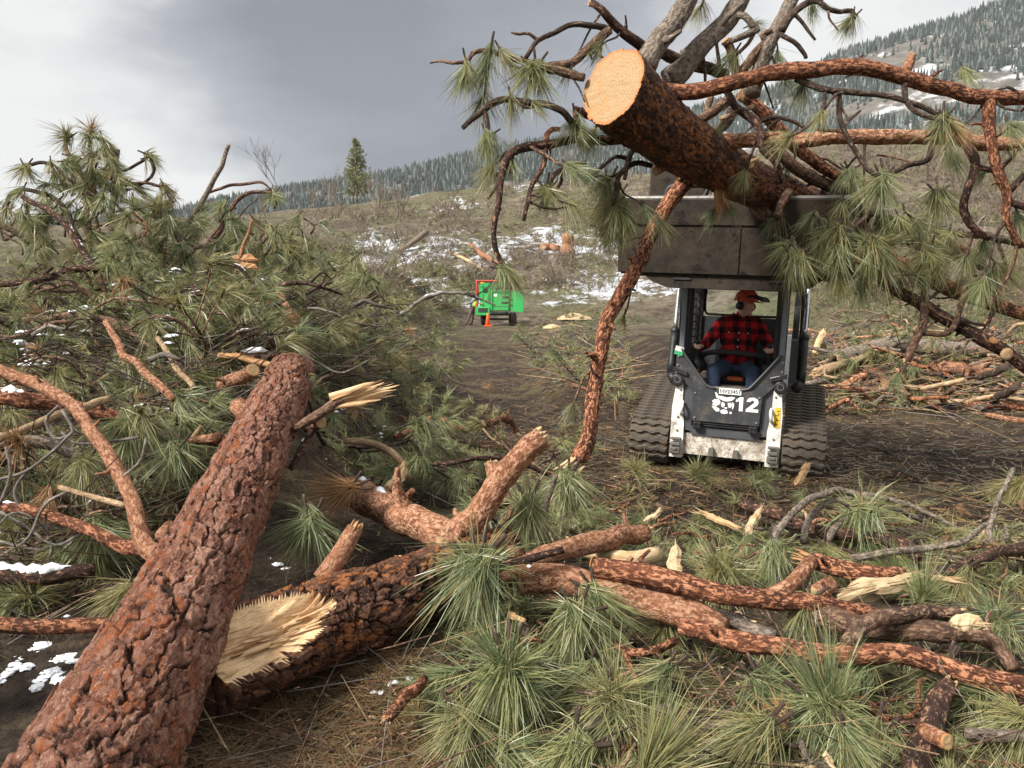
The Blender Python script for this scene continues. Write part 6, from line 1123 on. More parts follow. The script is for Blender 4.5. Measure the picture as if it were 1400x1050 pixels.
LOGS = [
 # name, label, category, points, radius px, material, options
 ('snowy_log', 'dark log with a snow strip on top, left of the big trunk', 'log', P3((-40, 792, 3.9), (40, 788, 3.9), (130, 780, 4.0)), [15, 15, 12], 'bark_blackish', dict(snow=[(.0, .95)])),
 ('log', 'long reddish limb under the big trunk at the left edge', 'log', P3((-60, 856, 3.3), (40, 853, 3.35), (150, 858, 3.4), (230, 862, 3.5)), [12, 12.5, 12, 11], 'bark_flaky', {}),
 ('snowy_log', 'thick dark limb with thick snow cap at the left edge, above a grey one', 'log', P3((-50, 535, 4.9), (40, 545, 4.9), (120, 560, 5.0), (190, 580, 5.1)), [15, 14, 13, 9], 'bark_flaky', dict(snow=[(.05, .42)])),
 ('log', 'grey limb running right from the left edge among needles', 'log', P3((-40, 598, 4.4), (40, 605, 4.4), (100, 622, 4.5), (150, 640, 4.6)), [12, 11, 9, 7], 'bark_grey', dict(snow=[(.0, .3)])),
 ('stick', 'tan stick slanting up from the left edge to the snowy limb', 'stick', P3((-30, 608, 4.2), (40, 585, 4.5), (110, 556, 4.8), (150, 545, 5.)), [7, 7, 7, 6], 'stick_tan', {}),
 ('stick', 'reddish stick leaning from the heap down to the needles', 'stick', P3((145, 440, 6.2), (165, 478, 5.9), (200, 512, 5.6), (238, 545, 5.4)), [5, 6, 7, 6], 'bark_orange', {}),
 ('stick', 'thin tan stick crossing the reddish stick in the heap', 'stick', P3((215, 462, 6.4), (240, 500, 6.), (265, 530, 5.8)), [4, 4.5, 4.5], 'stick_tan', {}),
 ('snowy_log', 'long dark log with snow on top lying across the heap', 'log', P3((90, 520, 7.0), (180, 496, 7.0), (280, 488, 7.0), (392, 484, 7.0)), [9, 9.5, 9, 8], 'bark_blackish', dict(snow=[(.05, .25), (.45, .62), (.72, .97)])),
 ('log', 'orange stripped limb beside the snowy log in the heap', 'log', P3((300, 486, 6.8), (340, 492, 6.7), (375, 500, 6.6)), [5, 5.5, 5], 'splinter_brown', {}),
 ('cut_stub', 'short sawn stub with round pale face next to the top of the trunk', 'log', P3((305, 528, 5.9), (325, 516, 5.8), (346, 506, 5.6)), [13, 12, 11], 'bark_orange', dict(cut=(0, 1))),
 ('log', 'orange barked log with bits of snow behind the broken log', 'log', PZ((482, 672, .28), (520, 690, .27), (575, 716, .26), (640, 738, .26), (700, 768, .24)), [26, 27, 27, 26, 25], 'bark_orange', dict(n=18, snow=[(.08, .16), (.22, .36)], cut=(1, 0))),
 ('standing_stub', 'red barked stub leaning up right out of the slash', 'log', P3((612, 752, 4.35), (650, 706, 4.35), (695, 652, 4.3), (742, 598, 4.25)), [23, 21, 20, 18], 'bark_orange', dict(n=18, jag=(0, .15), wob=.14)),
 ('log', 'short knobby stub behind the leaning red stub', 'log', P3((690, 690, 4.7), (678, 660, 4.75), (672, 634, 4.8)), [14, 13, 11], 'bark_orange', dict(jag=(0, .3))),
 ('log', 'orange log with rounded pale end right of the leaning stub', 'log', PZ((690, 782, .3), (750, 762, .3), (810, 742, .3), (880, 728, .28)), [17, 17, 17, 15], 'bark_orange', dict(n=14, jag=(0, .5), wob=.15)),
 ('peeled_log', 'smooth peeled yellowish log end beneath the orange log', 'log', PZ((800, 752, .2), (850, 765, .2), (898, 757, .2)), [11, 14, 13], 'pale_wood', dict(n=14)),
 ('log', 'red barked log with pale sawn end in the foreground pile', 'log', PZ((712, 796, .26), (780, 796, .26), (860, 812, .25), (930, 834, .22), (990, 862, .18)), [23, 24, 24, 23, 20], 'bark_orange', dict(n=20, cut=(1, 0), snow=[(.02, .10)])),
 ('log', 'dark flaky log with round sawn end lying over the red log', 'log', PZ((814, 775, .36), (880, 787, .36), (960, 808, .34), (1040, 822, .3), (1110, 830, .26), (1190, 838, .2)), [17, 18, 17, 16, 15, 13], 'bark_flaky', dict(n=18, cut=(1, 0))),
 ('log', 'long slender dark log running to the right edge nearest the camera', 'log', PZ((930, 856, .24), (1000, 872, .24), (1080, 887, .24), (1170, 892, .24), (1260, 905, .23), (1340, 925, .22), (1430, 950, .2)), [14, 15, 16, 16, 16, 17, 18], 'bark_flaky', dict(n=18)),
 ('log', 'curved brown log with peeled white bend at its right end', 'log', PZ((1085, 838, .2), (1150, 858, .2), (1210, 862, .2), (1270, 862, .22), (1325, 862, .22), (1362, 882, .18), (1385, 915, .12)), [17, 18, 18, 17, 16, 13, 10], 'bark_brown', dict(n=16, wob=.14)),
 ('log', 'forked brown limb crossing over the curved log', 'log', PZ((1160, 880, .28), (1195, 852, .29), (1240, 842, .28), (1310, 838, .24)), [14, 14, 13, 11], 'bark_brown', dict(n=14, jag=(0, .5))),
 ('log', 'red log with torn upright end in the right slash', 'log', PZ((1108, 765, .22), (1145, 775, .2), (1190, 786, .18), (1245, 784, .16)), [13, 13, 13, 10], 'bark_flaky', dict(n=14, jag=(1.2, .6), spl='splinter_brown')),
 ('log', 'stub of red limb propping up the torn red log', 'log', PZ((1050, 812, .1), (1080, 798, .16), (1110, 768, .22)), [10, 12, 12], 'bark_orange', dict(n=12)),
 ('log', 'long dark limb lying across the mud right of the loader', 'log', PZ((1015, 690, .12), (1060, 703, .12), (1120, 725, .12), (1200, 737, .12), (1240, 748, .12), (1275, 780, .08)), [9, 9.5, 10, 11, 11, 10], 'bark_blackish', dict(n=13)),
 ('log', 'dark limb reaching the right edge beyond the splintered board', 'log', PZ((1270, 786, .1), (1310, 775, .12), (1360, 758, .14), (1430, 735, .14)), [10, 10, 10, 10], 'bark_blackish', dict(n=12)),
 ('branch', 'grey arching branch standing over the slash before the right track', 'branch', PZ((1068, 800, .05), (1070, 772, .10), (1060, 745, .16), (1080, 705, .30), (1110, 680, .36), (1150, 671, .36), (1200, 685, .30), (1260, 712, .12)), [9, 8, 7, 6, 6, 5.5, 5, 3], 'bark_grey', {}),
 ('branch', 'smaller grey branch right of the arching one', 'branch', PZ((1098, 742, .1), (1104, 715, .2), (1130, 690, .28), (1180, 676, .32), (1240, 690, .25), (1310, 722, .12)), [6, 5.5, 5, 5, 4, 2.5], 'bark_grey', {}),
 ('branch', 'forked grey twig between arching branch and dark limb', 'branch', PZ((1128, 742, .1), (1150, 715, .18), (1172, 703, .2)), [6, 6, 5], 'bark_grey', {}),
 ('branch', 'thin grey branch lying along the dark limb on the right', 'branch', PZ((1165, 762, .14), (1210, 757, .18), (1260, 752, .18), (1310, 742, .2), (1350, 716, .25)), [5, 6, 6, 5, 4], 'bark_grey', {}),
 ('branch', 'thin dark twig standing upright near the right edge', 'branch', PZ((1372, 760, .1), (1355, 735, .2), (1358, 700, .35), (1372, 670, .5), (1385, 642, .6)), [4, 4, 4, 4, 4], 'bark_grey', {}),
 ('branch', 'small orange forked limb lying on the foreground needles', 'branch', PZ((838, 872, .12), (855, 892, .10), (885, 893, .1), (925, 876, .12)), [6, 8, 7.5, 7], 'bark_flaky', dict(jag=(0, .7))),
 ('branch', 'stubby orange limb below the forked limb', 'branch', PZ((853, 890, .1), (862, 910, .08), (869, 930, .06)), [6, 6, 5], 'bark_flaky', dict(jag=(0, .8), spl='splinter_brown')),
 ('stick', 'grey brown stick with pale cut tip among front needles', 'stick', PZ((800, 992, .06), (850, 978, .07), (914, 966, .08)), [7, 7, 6.5], 'bark_grey', dict(cut=(0, 1))),
 ('stick', 'dark twig with fork under the front needle fan', 'stick', PZ((612, 946, .08), (650, 930, .1), (690, 915, .16)), [6, 6, 4], 'bark_blackish', {}),
 ('log', 'short red stick with yellow broken tip on the bare mud', 'log', PZ((580, 930, .04), (556, 955, .04), (528, 984, .04)), [9, 11, 9], 'bark_flaky', dict(jag=(0, .9), n=12)),
 ('log', 'mossy dark chunk of limb at the bottom right', 'log', PZ((1250, 1075, .06), (1268, 1015, .10), (1285, 965, .14), (1295, 938, .18)), [24, 22, 19, 15], 'bark_blackish', dict(n=16, jag=(0, .6), wob=.16)),
 ('cut_stub', 'small pale ended stub leaning on the mossy chunk', 'log', PZ((1262, 1000, .14), (1280, 1008, .17), (1294, 1014, .18)), [14, 14, 13], 'bark_orange', dict(n=14, cut=(0, 1))),
 ('stick', 'blue grey stick between front needle fans', 'stick', PZ((960, 992, .08), (1010, 990, .09), (1045, 988, .1)), [6, 6, 6], 'bark_grey', {}),
 ('branch', 'dark branch carrying the star shaped needle fan', 'branch', PZ((1020, 960, .05), (1060, 975, .07), (1110, 968, .1), (1150, 975, .1), (1200, 1000, .06), (1260, 1040, .04)), [8, 9, 9, 10, 10, 9], 'bark_blackish', {}),
 ('log', 'grey limb with smooth bark at the lower right edge', 'log', PZ((1318, 1000, .12), (1370, 1008, .12), (1430, 1004, .12)), [9, 10, 10], 'bark_grey', {}),
 ('branch', 'dark bare branch arching over the boughs beyond the broken log', 'branch', PZ((560, 640, .25), (620, 632, .4), (680, 626, .4), (720, 636, .3), (780, 660, .1)), [3, 4, 4.5, 4, 4], 'bark_blackish', {}),
 ('branch', 'crooked dark limb lying on boughs left of the dirt track', 'branch', PZ((540, 598, .3), (580, 580, .4), (600, 572, .45), (640, 586, .35), (690, 572, .3), (706, 590, .1)), [5, 6, 6, 6, 6, 4], 'bark_flaky', {}),
 ('branch', 'grey dead limb behind the pale sawn disc', 'branch', PZ((470, 602, .5), (510, 610, .45), (545, 625, .4), (560, 655, .2)), [5, 6, 6, 6], 'stick_tan', {}),
 ('stick', 'dark twig rising right of the leaning stub', 'stick', PZ((745, 745, .15), (748, 690, .42), (760, 650, .62)), [7, 6, 4], 'bark_grey', {}),
 ('branch', 'thin dark branch on the orange log', 'branch', PZ((670, 782, .36), (720, 762, .42), (770, 752, .44)), [6, 7, 6], 'bark_blackish', dict(cut=(0, 1))),
 ('log', 'grey brown limb under the dark flaky log at centre right', 'log', PZ((960, 838, .16), (1010, 858, .15), (1060, 872, .14)), [12, 13, 11], 'bark_grey', dict(n=12)),
 ('log', 'pale cut wedge of trunk behind the red logs', 'log', PZ((1110, 812, .2), (1122, 808, .2), (1136, 800, .22)), [12, 14, 13], 'bark_orange', dict(cut=(1, 1), n=14)),
 ('log', 'broken red limb lying across the mud left of the loader', 'log', PZ((790, 540, .0), (830, 530, .0), (868, 526, .0)), [4, 4.5, 4], 'bark_orange', {}),
 ('log', 'long pinkish log lying in the brush right of the loader', 'log', PG((1140, 500, .16), (1220, 490, .2), (1300, 492, .2), (1385, 496, .2)), [13, 14, 12, 11], 'bark_grey', dict(n=12, cut=(1, 0))),
 ('log', 'mossy yellowish log below the pinkish log in the brush', 'log', PG((1270, 514, .12), (1330, 518, .12), (1420, 526, .12)), [10, 11, 10], 'bark_orange', dict(n=11)),
 ('log', 'broken log with splintered end near the right track', 'log', PG((1118, 520, .12), (1150, 512, .16), (1210, 500, .3)), [10, 7, 4], 'stick_tan', dict(jag=(.7, 0))),
 ('log', 'curved brown branch on the mud edge right of the loader', 'log', PG((1192, 512, .08), (1208, 527, .1), (1212, 542, .1), (1198, 552, .06)), [6, 7, 7, 5], 'bark_orange', {}),
 ('log', 'reddish fallen pole at the far right edge of the mud', 'log', PG((1310, 558, .06), (1350, 560, .08), (1430, 566, .08)), [6, 7, 6.5], 'bark_flaky', dict(jag=(.5, 0))),
 ('log', 'second reddish pole below it at the right edge', 'log', PG((1348, 572, .05), (1385, 578, .05), (1430, 582, .05)), [4, 5, 5], 'bark_orange', {}),
 ('leaning_pole', 'bare grey pole with broken tip slanting above the heap', 'pole', P3((250, 316, 9.5), (270, 290, 9.5), (292, 250, 9.5), (313, 199, 9.5)), [4.6, 4.4, 4, 3.2], 'bark_grey', dict(jag=(0, .8))),
 ('branch', 'long bare branch arching right of the slanting pole', 'branch', P3((289, 332, 9.5), (310, 300, 9.5), (325, 272, 9.5), (345, 262, 9.5), (372, 264, 9.5)), [4, 3.5, 3.5, 3, 2.5], 'bark_brown', {}),
 ('branch', 'thinner bare branch arching above the heap crest', 'branch', P3((285, 264, 9.6), (310, 255, 9.6), (335, 252, 9.6), (358, 250, 9.6), (372, 262, 9.6)), [2, 2.5, 2.5, 2.2, 1.5], 'bark_brown', {}),
 ('broken_stub', 'torn orange brown stub standing at the right of the heap', 'log', P3((322, 375, 8.6), (332, 345, 8.6), (345, 300, 8.6)), [3, 3.5, 2], 'bark_orange', dict(jag=(0, .5), spl='splinter_brown')),
 ('branch', 'snow streaked limb poking out mid heap', 'branch', P3((90, 425, 7.6), (130, 427, 7.5), (170, 437, 7.4)), [6, 7, 5], 'bark_blackish', dict(snow=[(.15, .95)])),
 ('branch', 'limb with snow lump right of the snow streaked limb', 'branch', P3((240, 408, 7.6), (270, 402, 7.6), (310, 390, 7.6)), [5, 5, 3], 'bark_blackish', dict(snow=[(.1, .6)])),
 ('branch', 'long dark limb drooping down the face of the heap', 'branch', P3((30, 268, 8.2), (70, 290, 8.), (100, 320, 7.9), (125, 360, 7.8), (145, 400, 7.6)), [4, 5, 5.5, 5.5, 4], 'bark_blackish', dict(snow=[(.35, .7)])),
 ('branch', 'dark limb running left to right across the heap face', 'branch', P3((-10, 390, 7.6), (50, 382, 7.6), (120, 365, 7.7), (200, 385, 7.7), (280, 400, 7.8)), [5, 6, 6, 5, 4], 'bark_blackish', {}),
 ('branch', 'brown limb low in the heap pointing at the trunk top', 'branch', P3((20, 440, 7.), (90, 432, 7.), (150, 440, 6.9), (215, 478, 6.6)), [6, 6, 5.5, 4], 'bark_brown', {}),
 ('log', 'reddish trunk top lying along the right side of the heap', 'log', P3((375, 395, 8.8), (395, 425, 8.4), (408, 470, 8.), (430, 505, 7.8)), [6, 7, 6, 4], 'bark_orange', {}),
 ('log', 'snow covered log end sticking up on the far hillside', 'log', [G(545, 348)+np.array([0, 0, .2]), G(565, 345)+np.array([0, 0, .8]), G(584, 343)+np.array([0, 0, 1.45])], [3, 3.6, 4], 'bark_grey', dict(snow=[(.1, .98)], n=8, step=.3)),
 ('log', 'pale fallen log slanting on the hillside above the chipper', 'log', PG((615, 347, .15), (640, 360, .15), (662, 374, .15)), [2.2, 2.4, 2.2], 'pale_wood', dict(n=7, step=.3)),
 ('log', 'pink brown fallen log right above the chipper', 'log', PG((642, 338, .2), (662, 354, .25), (690, 370, .25)), [3.5, 3.8, 3.5], 'bark_orange', dict(n=8, step=.3)),
 ('tree_stump', 'pale topped tree stump on the hillside right of the hanging bough', 'stump', [G(775, 347), G(775, 347)+np.array([.02, 0, .7]), G(775, 347)+np.array([.05, 0, 1.35])], [11, 8, 8.5], 'bark_orange', dict(cut=(0, 1), n=12, step=.2)),
 ('cut_round', 'small cut round lying left of the tree stump', 'log', PG((742, 342, .25), (752, 342, .25), (762, 344, .25)), [5, 5, 5], 'bark_orange', dict(cut=(1, 0), n=10, step=.3)),
]
for nm, lab, cat, pts, rp, mat, kw in LOGS: limb(nm, lab, cat, pts, rp, mat, **kw)
for k in range(46):
    x, y = poly_pt([(0, 330), (200, 300), (400, 380), (560, 430), (420, 500), (0, 500)]) if k < 30 else poly_pt([(0, 500), (330, 510), (260, 660), (120, 760), (0, 800)])
    g = G(x, y+40)
    if g is None: continue
    dd = float((g-CAM) @ FW)-.25; s_ = R.choice((-1, 1)); L_ = R.uniform(45, 130); h_ = R.uniform(-25, 45); q = [(x, y, dd), (x+s_*L_*.3, y-h_*.6-8, dd-.1), (x+s_*L_*.65, y-h_, dd-.1), (x+s_*L_, y-h_*.7+R.uniform(-15, 25), dd+.1)]
    r_ = R.uniform(2., 5.); o = limb('branch', 'curved bare branch near '+near_mark(x+s_*L_*.5, y), 'branch', P3(*q), [r_, r_*.85, r_*.7, r_*.4], R.choice(('bark_blackish', 'twig_dark', 'bark_brown', 'bark_brown', 'twig_grey')), 8, group='curved bare branches near '+near_mark(x+s_*L_*.5, y), snow=[(.2, .55)] if k % 6 == 0 else None, wob=.16)
    for e_ in range(2):
        i_ = R.choice((1, 2)); a = q[i_]; limb('side_twig', None, None, P3(a, (a[0]+s_*R.uniform(8, 20), a[1]-R.uniform(-10, 18), a[2]-.05), (a[0]+s_*R.uniform(20, 48), a[1]-R.uniform(-20, 40), a[2])), [r_*.5, r_*.4, r_*.2], 'twig_dark', 6, parent=o)
# splinters and boards of pale wood
def board(label, pts, w_, th_, mat='pale_wood', seed=0, name='wood_splinter'):
    p, _ = spline(pts, np.ones(len(pts)), .015); t, U, V = frames(p); n = len(p); s = np.linspace(0, 1, n); mb = MB(); toc = CAM-p; toc /= np.linalg.norm(toc, axis=1)[:, None]; a = np.cross(t, toc); a /= np.linalg.norm(a, axis=1)[:, None]; b = np.cross(a, t)
    e1 = w_*(.72+.5*(vnoise(s*3+seed, s*0+1, 2)-.5)+.35*(vnoise(s*14+seed, s*0+1, 4)-.5))*np.clip(.55+s*6, 0, 1)*np.clip(.25+(1-s)*(2. if seed % 2 else 7.), 0, 1); e2 = w_*(.62+.5*(vnoise(s*3.4+seed, s*0+8, 3)-.5)+.35*(vnoise(s*13+seed, s*0+6, 4)-.5))*np.clip(.4+s*3, 0, 1)*np.clip(.12+(1-s)*(3.5 if seed % 3 else 8.), 0, 1); lf = .6*th_*(vnoise(s*9+seed, s*0+4, 5)-.5)
    lf = np.broadcast_to(lf, (n,)); e1 = np.broadcast_to(e1, (n,)); e2 = np.broadcast_to(e2, (n,)); rows = np.stack([p+a*e1[:, None]+b*(th_*.2+lf)[:, None], p+a*(e1*.3)[:, None]+b*(th_*.6+lf)[:, None], p-a*(e2*.4)[:, None]+b*(th_*.45-lf)[:, None], p-a*e2[:, None]+b*(th_*.1), p-a*(e2*.7)[:, None]-b*th_*.5, p+a*(e1*.7)[:, None]-b*th_*.5], 1)
    bk = np.stack([np.broadcast_to(np.array([1, .3, -.4, -1, -.7, .7])*w_, (n, 6)), np.full((n, 6), seed*.37), np.broadcast_to((s*np.linalg.norm(p[-1]-p[0]))[:, None], (n, 6))], -1)
    mb.add(rows.reshape(-1, 3), [grid_faces(n, 6), np.arange(6)[::-1], (n-1)*6+np.arange(6)], bk.reshape(-1, 3), .4); d_ = p[-1]-p[0]; l_ = float(np.linalg.norm(d_)); shards(mb, p[int(n*.6)], d_, 11, (w_*.55, th_*.45), l_*.25, l_*.62, w_*.10, seed+3, .04); shards(mb, p[int(n*.35)], -d_, 8, (w_*.5, th_*.4), l_*.2, l_*.5, w_*.10, seed+5, .04)
    tag(link(name, mb.mesh(name, [MT[mat]], off=p[0], smooth=False), None, p[0]), label, 'wood splinter', 'torn pieces of pale wood')
for i, a in enumerate([('upright pale wood slab standing behind the cut logs', PZ((924, 800, .12), (922, 770, .22), (925, 745, .32)), .048, .03, 'pale_wood'),
    ('pale wedge of split wood pointing up in front of the loader', PZ((1020, 730, .1), (1030, 712, .17), (1041, 694, .22)), .035, .03, 'pale_wood'),
    ('brownish splinter lying left of the pale wedge', PZ((958, 700, .06), (985, 712, .1), (1015, 722, .1)), .03, .03, 'splinter_wood'),
    ('long pale splintered board in the right slash', PZ((1145, 818, .16), (1185, 802, .2), (1235, 795, .2), (1262, 790, .2)), .055, .03, 'pale_wood'),
    ('yellowish splintered board end right of the long pale board', PZ((1235, 787, .2), (1270, 790, .2), (1310, 796, .18)), .034, .025, 'splinter_wood'),
    ('lower pale splinter under the long board', PZ((1140, 822, .12), (1180, 815, .14), (1215, 812, .14)), .045, .025, 'pale_wood'),
    ('splintered stake sticking up in front of the right track', PZ((1088, 662, .1), (1096, 648, .2), (1106, 634, .3)), .05, .05, 'splinter_wood'),
    ('torn yellow wood at the foot of the leaning stub', PZ((545, 762, .28), (585, 768, .26), (630, 775, .25)), .045, .035, 'splinter_wood'),
    ('tall torn splinter rising by the foot of the leaning stub', PZ((632, 775, .26), (612, 755, .34), (598, 734, .42)), .045, .03, 'splinter_wood'),
    ('wide torn splinter in front of the leaning stub', PZ((650, 778, .26), (622, 765, .32), (605, 755, .34)), .05, .04, 'splinter_wood'),
    ('torn wood beside the orange log ends at the centre', PZ((880, 712, .2), (895, 705, .24), (902, 694, .28)), .025, .02, 'pale_wood'),
    ('chunk of torn red wood beyond the orange log', PZ((528, 668, .25), (545, 650, .3), (552, 632, .35)), .06, .06, 'splinter_wood'),
    ('small yellow chip among the front needle fans', PZ((697, 838, .2), (708, 845, .2), (718, 850, .19)), .022, .02, 'splinter_wood'),
    ('torn pale chip at the bottom right edge of the frame', PZ((1130, 1030, .1), (1136, 1045, .1), (1142, 1062, .1)), .022, .02, 'pale_wood'),
    ('torn orange bark plate on top of the heap', P3((318, 352, 8.6), (335, 354, 8.6), (352, 356, 8.6)), .07, .03, 'splinter_brown'),
    ('second torn orange plate below the first on the heap', P3((325, 362, 8.5), (340, 365, 8.5), (352, 366, 8.5)), .05, .03, 'splinter_brown'),
    ('tan torn chunk hanging in the heap centre', P3((170, 352, 8.), (185, 350, 8.), (200, 348, 8.)), .05, .04, 'splinter_brown'),
    ('pale peeled bark on the bend of the curved log', PZ((1300, 852, .32), (1325, 850, .33), (1348, 858, .31)), .045, .03, 'pale_wood'),
    ('pale chunk of wood in the brush by the right track', [G(1112, 490)+np.array([0, 0, .05]), G(1116, 488)+np.array([.02, 0, .25]), G(1120, 487)+np.array([.06, 0, .5])], .07, .05, 'splinter_wood'),
    ('small pale chip lying in the far brush', PG((1165, 462, .1), (1172, 458, .12), (1182, 458, .1)), .04, .03, 'pale_wood')]): board(*a, seed=i)
# grey twig tangles and hero needle fans near the camera
K7 = [[(0, 760), (40, 735), (60, 690), (95, 670)], [(0, 700), (35, 720), (75, 745), (110, 730)], [(10, 830), (50, 790), (70, 750), (60, 715)], [(0, 740), (50, 752), (90, 735)], [(20, 815), (60, 800), (100, 770), (140, 772), (200, 780)], [(0, 690), (15, 650), (8, 610)], [(30, 700), (20, 670), (40, 640)], [(80, 555), (62, 575), (75, 600), (100, 590), (85, 560)], [(85, 590), (100, 605), (140, 605), (190, 598)], [(110, 790), (130, 815), (145, 800)], [(200, 600), (192, 630), (170, 650)], [(0, 655), (45, 640), (100, 590)]]
for i, q in enumerate(K7): limb('twig', 'thin curling grey twig tangled over the snowy log at the left edge', 'twig', [P(x, y, 3.9+.12*(i % 5)+.001*j) for j, (x, y) in enumerate(q)], 2.6, 'twig_grey', 6, group='grey twigs at the left edge', knots=.1)
def fan(px, py, d, dirs, size, key, label, lod=0, stem=None):
    c = P(px, py, d); root = thing('pine_bough', label, 'pine bough', c); mb = MB(); q = c+(np.array([1., 0, 0])*R.uniform(-.15, .15)-UP*.10+FW*.22) if stem is None else P(*stem)
    tube(mb, [q-c, (q-c)*.5+UP*.01, (0, 0, 0)], [.010, .009, .008], 8, .04, .2, .4); link('branch', mb.mesh('branch', [MT['bark_brown']]), root)
    for dx, dy, dz, st in dirs: add_tuft(root, np.zeros(3), np.array([1., 0, 0])*dx-UP*dy+FW*dz, size*R.uniform(.9, 1.1), key, lod, st)
